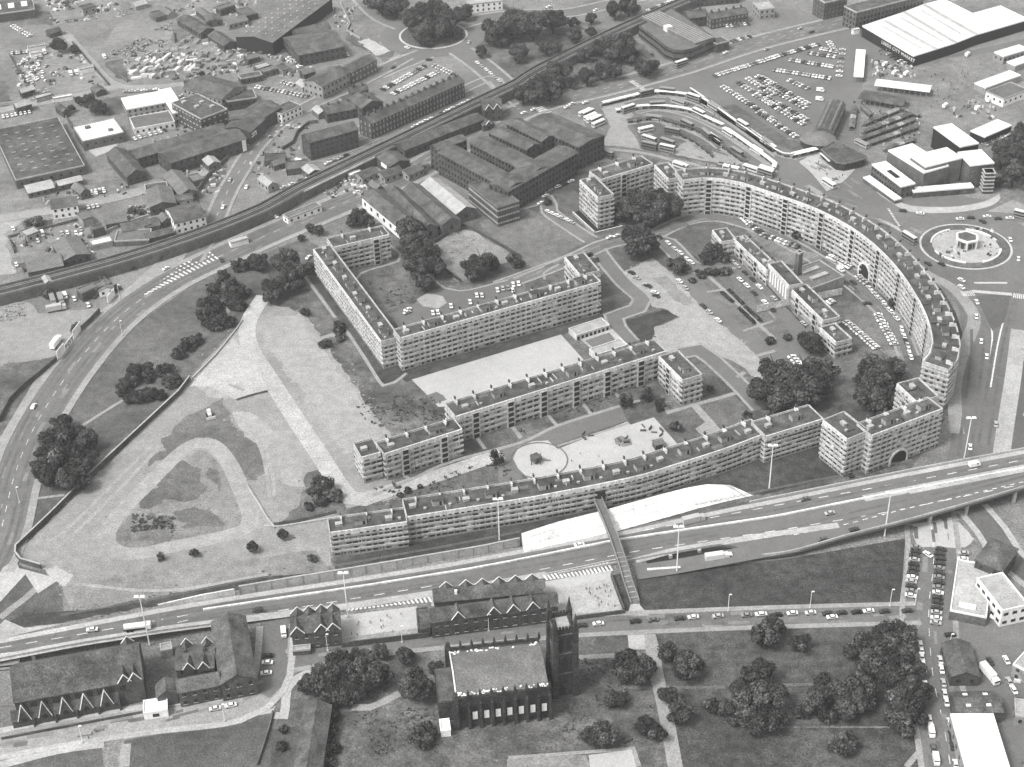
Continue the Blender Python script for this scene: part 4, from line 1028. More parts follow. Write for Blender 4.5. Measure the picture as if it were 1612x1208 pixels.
mb = MB(); mb.box((0, 0, 0), 2.4, .2, 7); _p = R[1][0].lerp(R[1][1], .96)-R[4]; mb.build('sign_board', 'render_white', R[0], loc=(_p.x, _p.y-.3, .8), rz=math.atan2(R[2].y, R[2].x))
R = bld('workshop', 'dark street-corner works with a white painted hook on its wall', *L('00', 1510, 800)+L('01', 65, 720), L('01', -30, 640)[0], 8, 'gable', 2.5, 'brick_dark', 'slate', 0)
mb = MB(); mb.box((0, 0, 2.5), 5, .2, .8); mb.box((2.3, 0, .6), .8, .2, 2.6); mb.box((-1, 0, 1.0), 4, .2, .6); _p = R[1][0].lerp(R[1][1], .25)-R[4]; mb.build('painted_sign', 'render_white', R[0], loc=(_p.x, _p.y-.3, 3), rz=math.atan2(R[2].y, R[2].x))
bld('shed', 'steep gabled shed beside the depot loading yard', *L('00', 642, 930, 766, 1070, 748, 890), 5.5, 'gable', 3, 'brick_dark', 'slate_mid', 1, axis='x')
bld('house', 'pale-roofed workshop by the viaduct street', *L('00', 985, 1062, 1086, 1182, 1092, 1030), 5, 'gable', 2.5, 'brick', 'slate_pale', 1)
bld('workshop', 'dark flat workshop left of the pale-roofed one', *L('00', 885, 1180, 1020, 1160, 1000, 1100), 5, 'flat', wm='brick_dark', rm='roof_felt', floors=1)
bld('shed', 'small ridged shed below the dark works, left of two', *L('00', 170, 1168, 328, 1132, 285, 1090), 3.5, 'gable', 1.3, 'brick', 'roof_light', 1, group='small ridged sheds')
bld('shed', 'small ridged shed below the dark works, right of two', *L('00', 355, 1122, 497, 1087, 470, 1062), 3.5, 'gable', 1.3, 'brick', 'roof_light', 1, group='small ridged sheds')
R = bld('factory', 'black shed with white roof strips in the top left corner', *L('00', -60, 95, 210, 58, 190, -20), 6, 'flat', wm='brick_dark', rm='roof_felt', floors=0)
skylights(R, 3, 1, 4, 9, 6.05, 'roof_white')
bld('shed', 'dark long shed at the edge of the rough ground', *L('00', 1068, 118, 1210, 200, 1140, 88), 4.5, 'gable', 2, 'brick_dark', 'slate', 1)
bld('shed', 'dark shed left of the big pale warehouse', *L('00', 1255, 215, 1352, 278, 1320, 185), 4.5, 'gable', 2, 'brick_dark', 'slate', 1)
bld('shed', 'small grey shed above the timber yard', *L('00', 1250, 135, 1340, 122, 1330, 85), 4, 'gable', 1.5, 'brick', 'slate_mid', 1)
bld('shed', 'pale lean shed right of the small grey one', *L('00', 1380, 150, 1500, 122, 1480, 90), 4, 'gable', 1.5, 'brick_pale', 'slate_pale', 1)
bld('shed', 'dark shed at the right of the timber yard', *L('00', 1455, 480, 1585, 455, 1570, 430), 4, 'flat', wm='brick_dark', rm='slate', floors=1)
bld('shed', 'white hut on the yard road', *L('00', 478, 425, 568, 405, 560, 390), 3, 'flat', wm='render_white', rm='roof_light', floors=0)
bld('shed', 'small white hut among scrapped cars', *L('00', 185, 330, 245, 318, 240, 300), 3, 'flat', wm='render_white', rm='roof_light', floors=0)
bld('shed', 'long white shed at the yard edge', *L('00', 320, 600, 438, 580, 430, 568), 2.5, 'flat', wm='render_white', rm='roof_white', floors=0)
bld('shed', 'low shed below the top-left rough ground', *L('00', 170, 292, 275, 272, 270, 262), 2.5, 'flat', wm='render_white', rm='roof_light', floors=0)
R = bld('warehouse', 'big pale-roofed warehouse with a grid of skylights', *X(371, 58, 429, 67, 455, -12), 9, 'gable', 2.2, 'dark', 'slate_pale', 0, axis='y')
skylights(R, 5, 9, .9, 1.5, 9.3, mat='concrete', rise=2.0, x0=.06, y0=.04, ax='y')
bld('hall', 'dark ridged hall right of the skylit warehouse', *L('01', 268, 335, 548, 280, 460, 172), 8, 'gable', 4, 'brick_dark', 'slate_mid', 2, axis='x')
bld('hall', 'smaller dark hall behind the ridged hall', *L('01', 270, 215, 462, 165, 450, 125), 8, 'gable', 2.5, 'brick_dark', 'slate', 1, axis='x')
R = bld('office', 'pale rendered two-storey building with a dark pitched roof', *L('01', 412, 525, 577, 437, 335, 470), 8.5, 'gable', 2.5, 'brick_pale', 'slate', 2, wobj=True, axis='x')
R = bld('shop', 'brick corner shop row with white ground floor', *L('01', 585, 440, 740, 362, 690, 325), 8, 'gable', 2.5, 'brick', 'slate', 2, wobj=True, win='concrete', axis='x')
R = bld('terrace', 'long blackened terrace with a row of chimneys beside the railway', *L('01', 708, 748, 1270, 494, 1235, 448), 10, 'gable', 3, 'brick_dark', 'slate', 3, bay=2.6, ww=.9, wh=1.9, win='brick_pale', chim=15, axis='x')
R = bld('mill', 'four-storey dark mill left of the railway arches', *L('01', 335, 862, 627, 782, 590, 735), 11.5, 'gable', 3, 'brick_dark', 'slate_mid', 4, bay=2.8, ww=1.1, wh=1.3, win='glass_mid', axis='x')
bld('house', 'low dark house with chimneys at the bend of the street', *L('01', 440, 690, 620, 655, 600, 598), 6, 'gable', 2.5, 'brick_dark', 'slate', 2, chim=3, axis='x')
bld('house', 'dark house block joining the long terrace', *L('01', 650, 655, 778, 615, 735, 548), 8, 'gable', 3, 'brick_dark', 'slate', 2, chim=2)
bld('house', 'dark house at the top of the terrace car park', *L('01', 590, 560, 690, 540, 660, 515), 6, 'gable', 2.2, 'brick_dark', 'slate', 1, chim=2)
bld('shed', 'large dark shed left of the street with white shopfront', *L('01', -20, 760, 165, 645, 90, 572), 8, 'gable', 2.5, 'brick_dark', 'slate', 1)
R = bld('shop', 'dark building with white framed shopfront on the street', *L('01', 165, 695, 288, 640, 230, 605), 6, 'flat', wm='render_white', rm='slate', floors=2, wobj=True, bay=2.6)
bld('shed', 'square dark flat shed on the waste plot', *L('01', 60, 975, 190, 968, 120, 930), 3.5, 'flat', wm='brick_dark', rm='roof_felt', floors=0, para='slate')
bld('shed', 'dark flat shed right of the square one', *L('01', 195, 1030, 330, 1015, 250, 975), 3.5, 'flat', wm='brick_dark', rm='roof_grey', floors=0, para='slate')
R = bld('station', 'long dark station building beside the railway', *L('01', 908, 908, 1385, 722, 1370, 668), 6, 'gable', 2.4, 'brick_dark', 'slate', 1, axis='x', bay=4)
R = bld('station', 'gabled dark railway house with white bargeboards', *L('01', 1388, 665, 1500, 655, 1480, 590), 8, 'gable', 3, 'brick_dark', 'slate', 2, axis='x', wobj=True)
gables(R, (.28, .72), 4.5, 3.2, 4, 8)
R = bld('house', 'small gabled porch building below the railway house', *L('01', 1385, 760, 1450, 745, 1430, 715), 4, 'gable', 2, 'brick_dark', 'slate', 1); gables(R, (.5,), 4, 2.4, 2, 4)
R = bld('shed', 'dark shed with a white name board beside the railway', *L('01', 740, 950, 818, 1008, 830, 890), 6, 'gable', 2, 'brick_dark', 'slate_mid', 0)
mb = MB(); mb.box((0, 0, 0), 6, .2, 2.4); _p = R[1][0].lerp(R[1][1], .6)-R[4]; _t = R[2]; mb.build('name_board', 'render_white', R[0], loc=(_p.x+_t.y*.3, _p.y-_t.x*.3, 3), rz=math.atan2(_t.y, _t.x))
bld('hotel', 'white building with a row of windows at the top edge', *L('01', 1300, 30, 1500, 8, 1490, -20), 6, 'flat', wm='render_white', rm='roof_light', floors=2)
for i, (x, y, w_, lb) in enumerate(((655, 1080, 100, 'small grey-roofed workshop nearest the railway'), (790, 1075, 110, 'grey-roofed lean-to between the small workshops'), (935, 1060, 90, 'right-hand grey-roofed workshop by the railway'))):
    bld('workshop', lb, *L('01', x, y, x+w_, y-40, x+w_*.6, y-75), 4, 'gable', 1.8, 'brick_pale', 'slate_mid', 1)
bld('shed', 'white-roofed cabin by the parked lorries', *L('01', 580, 1065, 655, 1045, 650, 1025), 3.5, 'flat', wm='brick_pale', rm='roof_white', floors=0)
wall_line('wall', 'crooked brick wall across the waste plot', L('01', 170, 910, 235, 870, 260, 810, 330, 750, 390, 745), 2.2, .5, 'brick')
# ---------- saw of parallel sheds below the mill
for i, (p, lb, rm_) in enumerate(((L('11', 650, 38, 882, 232, 792, 5), 'white-walled end shed of the parallel factory roofs', 'slate_mid'), (L('11', 797, 8, 1018, 240, 890, -5), 'second of the parallel factory sheds from the white wall', 'slate'), (L('11', 895, -5, 1135, 210, 1000, -40), 'third of the parallel factory sheds from the white wall', 'slate_mid'), (L('11', 1006, -36, 1222, 142, 1115, -75), 'pale broad shed at the right of the parallel factory roofs', 'roof_light'))):
    bld('factory', lb, *p, 6.5, 'gable', 2.8, 'render_white' if i == 0 else 'brick', rm_, 1, bay=6, ww=2, wh=2, axis='x', group='parallel factory sheds', win='glass')
# ---------- great blackened mill
ML = 'blackened multi-storey mill range'
for p1_, p2_, p3_, lb in [((689.5, 239.8), (797.9, 298.2), (715.5, 227.7), 'front left range of the great dark mill'), ((739.9, 225.9), (835.4, 274.6), (762.5, 212.0), 'long second range of the great dark mill behind a light well'), ((800.0, 301.7), (909.1, 240.5), (790.3, 278.1), 'street range of the great dark mill'), ((826.8, 194.6), (911.2, 232.2), (863.3, 175.5), 'rear right range of the great dark mill by the bus station'), ((769.4, 208.6), (828.5, 236.4), (788.5, 198.1), 'third range of the great dark mill'), ((797.2, 194.6), (852.8, 222.5), (818.1, 186.0), 'fourth range of the great dark mill nearest the railway house'), ((689.5, 236.4), (734.6, 219.7), (686.0, 225.9), 'short end range of the great dark mill by the railway')]:
    bld('mill', lb, p1_, p2_, p3_, 14, 'gable', 1.6, 'brick_dark', 'slate_mid', 4, bay=2.6, ww=1.1, wh=1.6, win='glass', axis='x', group='ranges of the great dark mill')
bld('mill', 'white-banded corner block of the great dark mill', (737.4, 291.3), (783.3, 328.5), (762.5, 274.6), 11, 'flat', wm='brick_dark', rm='slate_mid', floors=3, bay=1.25, ww=1.1, wh=.9, win='concrete', para='slate_pale', group='ranges of the great dark mill')
# ---------- shops and houses left of the viaduct
R = bld('house', 'white house with eight dark windows by the scrap yard', *L('10', 312, 112, 470, 88, 432, 35), 6.5, 'gable', 2, 'render_white', 'slate_mid', 2, bay=2.6, wobj=True, axis='x')
bld('garage', 'pale-roofed garage below the car row', *L('10', 640, 205, 768, 182, 725, 130), 3.5, 'gable', 1.2, 'brick', 'slate_pale', 0)
bld('shed', 'long grey shed beside the viaduct', *L('10', 742, 250, 968, 208, 930, 162), 3.5, 'gable', 1.5, 'brick', 'slate_mid', 0)
bld('shed', 'low white-roofed shed by the viaduct', *L('10', 558, 335, 678, 308, 650, 282), 3, 'flat', wm='brick_pale', rm='roof_white', floors=0)
bld('shed', 'dark little shed against the viaduct', *L('10', 888, 292, 1048, 252, 1022, 222), 3.5, 'gable', 1.5, 'brick_dark', 'slate', 0)
bld('garage', 'wide pale-roofed garage at the left of the viaduct yards', *L('10', 170, 495, 382, 452, 350, 378), 4.5, 'gable', 1.6, 'brick', 'slate_pale', 0)
bld('garage', 'pitched pale garage right of the wide one', *L('10', 380, 425, 542, 382, 440, 285), 4.5, 'gable', 1.8, 'brick_dark', 'slate_pale', 1)
bld('workshop', 'grey workshop on the lane under the pale garage roofs', *L('10', 690, 310, 900, 300, 800, 240), 3, 'flat', wm='brick', rm='roof_grey', floors=0)
R = bld('pub', 'white gabled corner building against the viaduct', *L('10', 1058, 200, 1242, 155, 1140, 78), 6.5, 'gable', 3, 'render_white', 'slate', 2, bay=3, wobj=True, axis='x')
bld('workshop', 'tall pale-roofed workshop above the viaduct street', *L('10', 905, 100, 1062, 75, 1010, -20), 5.5, 'gable', 2, 'brick_dark', 'slate_pale', 1, axis='y')
bld('shed', 'hut with two windows beside the viaduct street', *L('10', 1045, 65, 1165, 50, 1140, 15), 4, 'gable', 1.5, 'brick_pale', 'slate_mid', 1, bay=4)
bld('office', 'small white office cabin in the lorry yard', *L('10', 598, 610, 688, 590, 655, 545), 3.5, 'gable', 1.2, 'render_white', 'slate_pale', 1, bay=3, wobj=True)
bld('kiosk', 'row of low white kiosks by the ring road', *L('11', 205, 172, 408, 95, 370, 75), 3.5, 'flat', wm='render_white', rm='roof_grey', floors=1, bay=4)
bld('kiosk', 'small white forecourt cabin under the viaduct', *L('10', 1395, 320, 1500, 292, 1490, 270), 3, 'flat', wm='render_white', rm='roof_light', floors=0)
# ---------- office by the railway and terraces
root, org = poly_bld('office', 'round-cornered flat office building above the bus station road', L('02', 790, 158, 905, 245, 950, 285, 1000, 305, 1060, 308, 1110, 298, 1252, 234, 1120, 140, 985, 48), 8, 'brick', 'roof_grey', bands=2, para='slate')
q = quad(*L('02', 1130, 262, 1246, 226, 985, 45), 9.5)
mb = MB(); mb.prism(ccw([v-org for v in q]), 7.9, 9.5); put('raised_roof', fix(mb.mesh('raised_roof', 'slate_pale')), root)
mb = MB()
for i in range(7):
    f = (i+.5)/7; a_, b_ = q[0].lerp(q[1], f)-org, q[3].lerp(q[2], f)-org; mb.tube((a_.x, a_.y, 9.55), (b_.x, b_.y, 9.55), .25, .25, 4)
mb.build('roof_rib', 'concrete', root)
c = P2(L('02', 965, 185)[0], 8)-org; mb = MB(); mb.box((c.x, c.y, 8), 4.5, 4.5, 3.2, .5); mb.build('roof_hut', 'concrete_white', root)
bld('terrace', 'dark brick terrace behind the round-cornered office', *L('02', 1228, 118, 1450, 78, 1430, 40), 7, 'gable', 2.5, 'brick_dark', 'slate', 2, bay=2.5, win='brick_pale', chim=5, axis='x')
bld('house', 'dark brick house left of the small terrace', *L('02', 1092, 112, 1212, 95, 1190, 50), 7, 'gable', 2.5, 'brick_dark', 'slate', 2, chim=2)
bld('house', 'dark brick house by the small car park', *L('02', 1260, 270, 1335, 250, 1320, 215), 6, 'flat', wm='brick_dark', rm='slate', floors=1)
bld('building', 'pale corner block at the top of the market road', *L('02', 1520, 62, 1612, 52, 1600, 5), 7, 'flat', wm='brick_pale', rm='roof_light', floors=2, wobj=True)
bld('building', 'grey terrace left of the market road junction', *L('02', 1100, -10, 1400, -40, 1390, -90), 7, 'gable', 2.5, 'brick_dark', 'slate', 2, axis='x')
# ---------- market
root, org = poly_bld('market_hall', 'huge white-roofed market hall with dark walls and lettering', L('03', 636, 160, 945, 342, 1080, 300, 1200, 262, 1320, 214, 1640, 120, 1470, 38, 1300, 84, 1130, -2, 1010, 28, 880, 78), 7, 'dark', 'roof_white', para='roof_white')
for a_, b_, w_ in (((770, 125), (1085, 300), 1.6), ((890, 75), (1205, 262), 1.6), ((1010, 30), (1330, 212), 1.6), ((760, 160), (990, 292), .9), ((870, 110), (1120, 250), .9), ((995, 65), (1230, 205), .9), ((1090, 80), (1200, 140), 1.4)):
    A, B = P2(L('03', *a_)[0], 7)-org, P2(L('03', *b_)[0], 7)-org; mb = MB(); d_ = (B-A).normalized(); n_ = Vector((-d_.y, d_.x))*w_
    mb.poly([(A.x-n_.x, A.y-n_.y, 7.0), (B.x-n_.x, B.y-n_.y, 7.0), (B.x, B.y, 7.7), (A.x, A.y, 7.7)]); mb.poly([(A.x, A.y, 7.7), (B.x, B.y, 7.7), (B.x+n_.x, B.y+n_.y, 7.0), (A.x+n_.x, A.y+n_.y, 7.0)])
    mb.build('roof_ridge', 'roof_light', root)
A, B = P2(L('03', 636, 160)[0], 7), P2(L('03', 945, 342)[0], 7); d_ = (B-A).normalized(); p = A.lerp(B, .72)+Vector((d_.y, -d_.x))*.35-org
text('LEEDS CITY MARKET', 3.0, 'render_white', root, (p.x, p.y, 3.6), (math.pi/2, 0, math.atan2(d_.y, d_.x)), sx=1.1)
R = bld('office', 'dark rounded office range behind the market hall', *L('03', 600, 78, 1010, -28, 760, -20), 13, 'flat', wm='brick', rm='slate_mid', floors=4, bay=2.8, ww=1.2, wh=1.6)
bld('building', 'dark brick block at the top centre of the market road', *L('03', 410, 20, 545, -10, 530, -60), 12, 'flat', wm='brick_dark', rm='slate', floors=4, bay=2.5, ww=1.1, wh=1.5, win='slate_pale')
bld('kiosk', 'small white kiosk at the corner of the market hall', *L('03', 583, 185, 622, 178, 618, 168), 3, 'flat', wm='render_white', rm='roof_white', floors=0)
def canopy(label, p1, p2, far, h, mat, posts=6, scallop=True, name='market_canopy'):
    q = quad(p1, p2, far, h); org = (q[0]+q[2])/2; q = [v-org for v in q]; root = thing(name, label, 'canopy', (org.x, org.y, 0))
    a, b, c, d = q; mb = MB(); k = 14; Lx = (b-a).length
    for i in range(k):
        f0, f1 = i/k, (i+1)/k; A, B, C, D = a.lerp(b, f0), a.lerp(b, f1), d.lerp(c, f1), d.lerp(c, f0); mA, mB = (A+D)/2, (B+C)/2; rz = .8
        mb.poly([(A.x, A.y, h), (B.x, B.y, h), (mB.x, mB.y, h+rz), (mA.x, mA.y, h+rz)]); mb.poly([(mA.x, mA.y, h+rz), (mB.x, mB.y, h+rz), (C.x, C.y, h), (D.x, D.y, h)])
        mb.poly([(A.x, A.y, h), (B.x, B.y, h), (B.x, B.y, h-.5), (A.x, A.y, h-.5)])
    put('canopy_roof', mb.mesh('canopy_roof', mat), root)
    mb = MB(); mb.box((0, 0, 0), .2, .2, h); pm = mb.mesh('post', 'metal_grey')
    for i in range(posts):
        for e0, e1 in ((a, b), (d, c)): p = e0.lerp(e1, (i+.5)/posts); put('post', pm, root, (p.x, p.y, 0))
    return root
canopy('upright white scalloped market canopy left of the open square', *L('03', 582, 462, 642, 466, 606, 298), 4, 'roof_white')
canopy('long white market canopy across the open square', *L('03', 708, 515, 1042, 556, 750, 480), 4, 'roof_white', 10)
canopy('long dark market canopy below the white one', *L('03', 610, 592, 880, 640, 645, 542), 4, 'slate_mid', 9)
bld('market_shed', 'white-roofed shed at the right of the market square', *L('03', 1380, 535, 1592, 458, 1550, 420), 4, 'flat', wm='brick_pale', rm='roof_white', floors=0, para='roof_white')
bld('market_shed', 'grey-roofed shed with white end right of the market square', *L('03', 1490, 602, 1640, 545, 1560, 488), 5, 'flat', wm='render_white', rm='roof_grey', floors=1, bay=4)
bld('market_shed', 'white-roofed market shed at the right edge', *L('03', 1490, 345, 1640, 300, 1620, 262), 5, 'flat', wm='brick_pale', rm='roof_white', floors=1, para='roof_white')
bld('market_shed', 'low white shed in front of the one at the right edge', *L('03', 1560, 400, 1660, 365, 1630, 335), 4, 'flat', wm='brick_pale', rm='roof_white', floors=0, para='roof_white')
bld('store', 'white-roofed store behind the angular civic building', *L('03', 1375, 832, 1538, 762, 1468, 718), 5, 'flat', wm='dark', rm='roof_white', floors=0, para='roof_white')
R = bld('market_hall', 'long dark glazed market hall beside the stalls', *L('03', 425, 618, 345, 788, 540, 622), 6, 'gable', 2.4, 'brick', 'slate_mid', 1, axis='x')
a_, b_, c_, d_ = R[1]
for f, w_ in ((.25, 1.4), (.8, 1.0)):
    A, B = a_.lerp(d_, f)-R[4], b_.lerp(c_, f)-R[4]; mb = MB(); mb.tube((A.x, A.y, 7.3), (B.x, B.y, 7.3), w_, w_, 5); mb.build('roof_light', 'slate_pale', R[0])
# round pavilion
c = P2(L('03', 365, 845)[0], 3); root = thing('round_pavilion', 'round glazed pavilion at the end of the dark market hall', 'pavilion', (c.x, c.y, 0))
mb = MB(); pr = [(9.5, 0), (9.5, 4.2)]
for i in range(28):
    g0, g1 = 2*math.pi*i/28, 2*math.pi*(i+1)/28
    mb.poly([(9.5*math.cos(g0), 9.5*math.sin(g0), 0), (9.5*math.cos(g1), 9.5*math.sin(g1), 0), (9.5*math.cos(g1), 9.5*math.sin(g1), 4.2), (9.5*math.cos(g0), 9.5*math.sin(g0), 4.2)])
put('wall', mb.mesh('wall', 'glass_mid'), root)
mb = MB()
for i in range(28):
    g0, g1 = 2*math.pi*i/28, 2*math.pi*(i+1)/28
    for (r0, z0), (r1, z1) in (((10.3, 4.0), (7.5, 5.6)), ((7.5, 5.6), (4, 6.6)), ((4, 6.6), (.01, 6.9))):
        mb.poly([(r0*math.cos(g0), r0*math.sin(g0), z0), (r0*math.cos(g1), r0*math.sin(g1), z0), (r1*math.cos(g1), r1*math.sin(g1), z1), (r1*math.cos(g0), r1*math.sin(g0), z1)])
put('dome', mb.mesh('dome', 'slate_pale'), root)
root, org = poly_bld('shop', 'dark flat-roofed shops with a rounded corner by the bus station', L('03', 385, 905, 470, 850, 560, 890, 662, 945, 650, 962, 590, 980, 530, 992, 480, 985, 440, 955), 4.5, 'glass', 'roof_felt', para='slate_pale')
# ---------- angular civic building (white roofs, dark cladding)
CG = 'white-roofed blocks of the angular civic building'
def civ(lb, p, h, wm='slate_mid', fl=0, **k): return bld('civic_building', lb, *p, h, 'flat', wm=wm, rm='roof_white', floors=fl, para='roof_white', group=CG, **k)
civ('tall rear block of the angular civic building', L('03', 1065, 772, 1228, 892, 1168, 746), 12, wm='dark')
R = civ('main left block of the angular civic building with a roof vent', L('03', 790, 912, 1008, 1048, 930, 868), 12, wm='brick'); hut_on(R, .5, .55, 3, 3, 1.2, 12, 'concrete')
civ('raised central block of the angular civic building', L('03', 925, 948, 1018, 1012, 1122, 880), 14, wm='slate_pale')
civ('right-hand tower of the angular civic building', L('03', 1288, 1005, 1432, 988, 1330, 910), 13.5, wm='slate_mid')
R = civ('low front left block of the angular civic building with a dark roof slot', L('03', 693, 997, 870, 1132, 772, 975), 7, wm='brick', fl=2, bay=2.4)
mb = MB(); mb.box((0, 0, 0), 9, 2.6, .3); _p = (R[1][0]+R[1][2])/2-R[4]; mb.build('roof_slot', 'dark', R[0], loc=(_p.x, _p.y, 7.05), rz=math.atan2(R[2].y, R[2].x))
civ('white canopy ledge across the front of the angular civic building', L('03', 945, 1165, 1310, 1135, 960, 1135), 3.5, wm='slate')
civ('low white-topped terrace wall before the angular civic building', L('03', 640, 1075, 832, 1212, 672, 1060), 2.5, wm='brick')
c = P2(L('03', 1385, 1130)[0], 3); root = thing('stair_tower', 'open dark stair tower beside the angular civic building', 'stair tower', (c.x, c.y, 0))
for i in range(6):
    mb = MB(); mb.box((0, 0, 0), 6, 6, .5); mb.build('landing', 'concrete', root, loc=(0, 0, 1.6+i*2.1))
mb = MB(); mb.box((0, 0, 0), 4.5, 4.5, 12.6); mb.build('core', 'brick_dark', root)
# ---------- right edge and bottom right
bld('building', 'dark hipped-roof building with white wall top near the underpass', *L('23', 1318, 1085, 1480, 1150, 1440, 962), 8, 'hip', 3, 'brick_dark', 'slate_mid', 2, wobj=True, bay=3.5)
R = bld('building', 'roofless-looking pale yard building with white parapet', *L('33', 1165, 245, 1385, 288, 1180, -70), 4.5, 'flat', wm='brick', rm='concrete', floors=0, para='roof_white')
mb = MB(); mb.box((0, 0, 0), 6, 2.2, .8); _p = R[1][0].lerp(R[1][1], .45)+R[3]*4-R[4]; mb.build('roof_frame', 'roof_white', R[0], loc=(_p.x, _p.y, 4.5), rz=math.atan2(R[2].y, R[2].x))
R = bld('building', 'white-fronted building with a grey roof at the right edge', *L('33', 1482, 248, 1640, 212, 1465, 20), 8, 'flat', wm='render_white', rm='roof_light', floors=2, wobj=True, bay=3, ww=1.8, wh=1.3, para='roof_white')
R = bld('workshop', 'dark gabled workshop with a black front by the market street', *L('33', 1172, 640, 1345, 640, 1160, 440), 5, 'gable', 2.2, 'brick_dark', 'slate_mid', 1, axis='y', bay=4)
R = bld('workshop', 'slate shed with two white roof strips behind the white roof', *L('33', 1205, 860, 1485, 855, 1200, 735), 5.5, 'gable', 2, 'brick_dark', 'slate', 0, axis='x')
skylights(R, 2, 1, 1.6, 6, 5.9, 'roof_white', rise=.4, y0=.05)
bld('warehouse', 'big plain white-roofed warehouse at the bottom right', *L('33', 1275, 1260, 1545, 1260, 1250, 872), 6.5, 'flat', wm='brick_pale', rm='roof_white', floors=1, para='roof_white', bay=4)
bld('building', 'pale flat building cut by the right edge', *L('33', 1545, 570, 1680, 640, 1640, 420), 6, 'flat', wm='brick_pale', rm='roof_light', floors=2, para='roof_white', bay=3)
bld('building', 'grey building in the bottom right corner', *L('33', 1560, 880, 1700, 900, 1570, 780), 5, 'flat', wm='brick_pale', rm='roof_light', floors=1)
# ---------- dark long church-like building at bottom left
R = bld('chapel', 'great dark chapel with steep white-edged dormer gables at bottom left', *L('30', 85, 795, 860, 655, 60, 570), 11, 'gable', 7.5, 'brick_dark', 'slate', 0, axis='x')
root, q, u, n, org = R
for i in range(10):
    p = q[0].lerp(q[1], (i+.6)/11.5)-n*.08-org
    g = put('clerestory_window', None, root, (p.x, p.y, 7.4), math.atan2(u.y, u.x))
    for k in (-1, 0, 1): put('lancet', win_mesh('dark'), g, (k*.75, 0, 0), 0, (.42, 1, 2.2))
gables(R, (.86, .94), 4.6, 3.6, 5, 11.2)
gables(R, (.10,), 4.6, 3.0, 4, 11.2, side=1)
A = P2(L('30', 85, 960)[0]); B = P2(L('30', 735, 838)[0])
L_ = (B-A).length; u = (B-A).normalized(); n = Vector((-u.y, u.x)); ang = math.atan2(u.y, u.x)
dep = (q[0]-A).dot(n)
mb = MB(); T = lambda v, z: (v.x, v.y, z)
a, b = A-org, B-org
mb.poly([T(a, -.3), T(b, -.3), T(b, 3.6), T(a, 3.6)]); c, d = b+n*dep, a+n*dep
mb.poly([T(b, -.3), T(c, -.3), T(c, 7), T(b, 3.6)]); mb.poly([T(a, -.3), T(a, 3.6), T(d, 7), T(d, -.3)])
put('aisle_wall', mb.mesh('aisle_wall', 'brick_dark'), root)
mb = MB(); mb.poly([T(a-n*.3, 3.62), T(b-n*.3, 3.62), T(c, 7.05), T(d, 7.05)]); put('aisle_roof', mb.mesh('aisle_roof', 'slate_mid'), root)
for i in range(5):
    f = (i+.62)/5.25
    p = a.lerp(b, f); w_ = L_/5*.62; r_ = 7.4
    L0, L1, ap = p-u*w_/2-n*.25, p+u*w_/2-n*.25, p-n*.25
    mb = MB(); mb.cur = 0; mb.poly([T(L0, 2.6), T(L1, 2.6), T(L1, 3.4), T(ap, 3.4+r_), T(L0, 3.4)]); mb.cur = 1; bk = n*(dep-.5)
    mb.poly([T(L0, 3.4), T(ap, 3.4+r_), T(ap+bk, 3.4+r_), T(L0+bk, 5.6)]); mb.poly([T(L1, 3.4), T(L1+bk, 5.6), T(ap+bk, 3.4+r_), T(ap, 3.4+r_)])
    g = put('dormer_gable', fix(mb.mesh('dormer_gable', ['brick_dark', 'slate_mid'])), root)
    tb = MB()
    for s_ in (L0, L1): tb.tube(T(s_-n*.1, 3.45), T(ap-n*.1, 3.45+r_), .17, .17, 5)
    tb.build('bargeboard', 'concrete_white', g)
    tb = MB(); tb.poly([T(p-u*.9-n*.3, 2.7), T(p+u*.9-n*.3, 2.7), T(p+u*.9-n*.3, 4), T(p-n*.3, 5), T(p-u*.9-n*.3, 4)]); tb.build('gable_window', 'dark', g)
for f in (.2, .4, .6, .8, 1.0):
    p = a.lerp(b, f-.005); mb = MB(); mb.box((0, 0, 0), .7, 1.0, 3.4, taper=.7); mb.build('buttress', 'brick_dark', root, loc=(p.x-n.x*.5, p.y-n.y*.5, 0), rz=ang)
wall_line('wall', 'dark railing wall along the street before the chapel', [(A+Vector((u.y, -u.x))*4-u*4), (B+Vector((u.y, -u.x))*4+u*8)], 1.2, .4, 'brick_dark', world=True)
# manse, wings and cabin
bld('school', 'long dark ridged hall running up to the motorway beside the chapel', *L('30', 1332, 690, 1545, 648, 1362, 300), 8.5, 'gable', 3.6, 'brick_dark', 'slate_mid', 2, axis='y', wobj=True, bay=3, sill=True)
bld('school', 'lower dark wing with small windows left of the ridged hall', *L('30', 1076, 738, 1328, 690, 1075, 655), 7.5, 'gable', 2.8, 'brick_dark', 'slate_mid', 2, axis='x', wobj=True, bay=3, sill=True)
R = bld('house', 'dark manse with white bargeboards between chapel and hall', *L('30', 1062, 600, 1290, 585, 1095, 455), 6.5, 'gable', 3, 'brick_dark', 'slate', 2, axis='x', chim=2)
gables(R, (.35, .75), 4.2, 3.2, 4, 6.5); gables(R, (.25, .8), 4.2, 3, 4, 6.5, side=1)
bld('shed', 'small pale outbuilding beside the manse', *L('30', 972, 492, 1040, 478, 968, 448), 3.5, 'flat', wm='brick_pale', rm='roof_light', floors=0)
bld('house', 'small dark gabled link right of the chapel', *L('30', 948, 765, 1072, 740, 960, 685), 5.5, 'gable', 2.4, 'brick_dark', 'slate', 0, axis='y')
R = bld('cabin', 'white cabin on the pavement below the chapel wing', *L('30', 866, 868, 1012, 846, 858, 792), 3.2, 'flat', wm='render_white', rm='roof_white', floors=1, bay=5, ww=2.2, wh=1.4, para='roof_white')
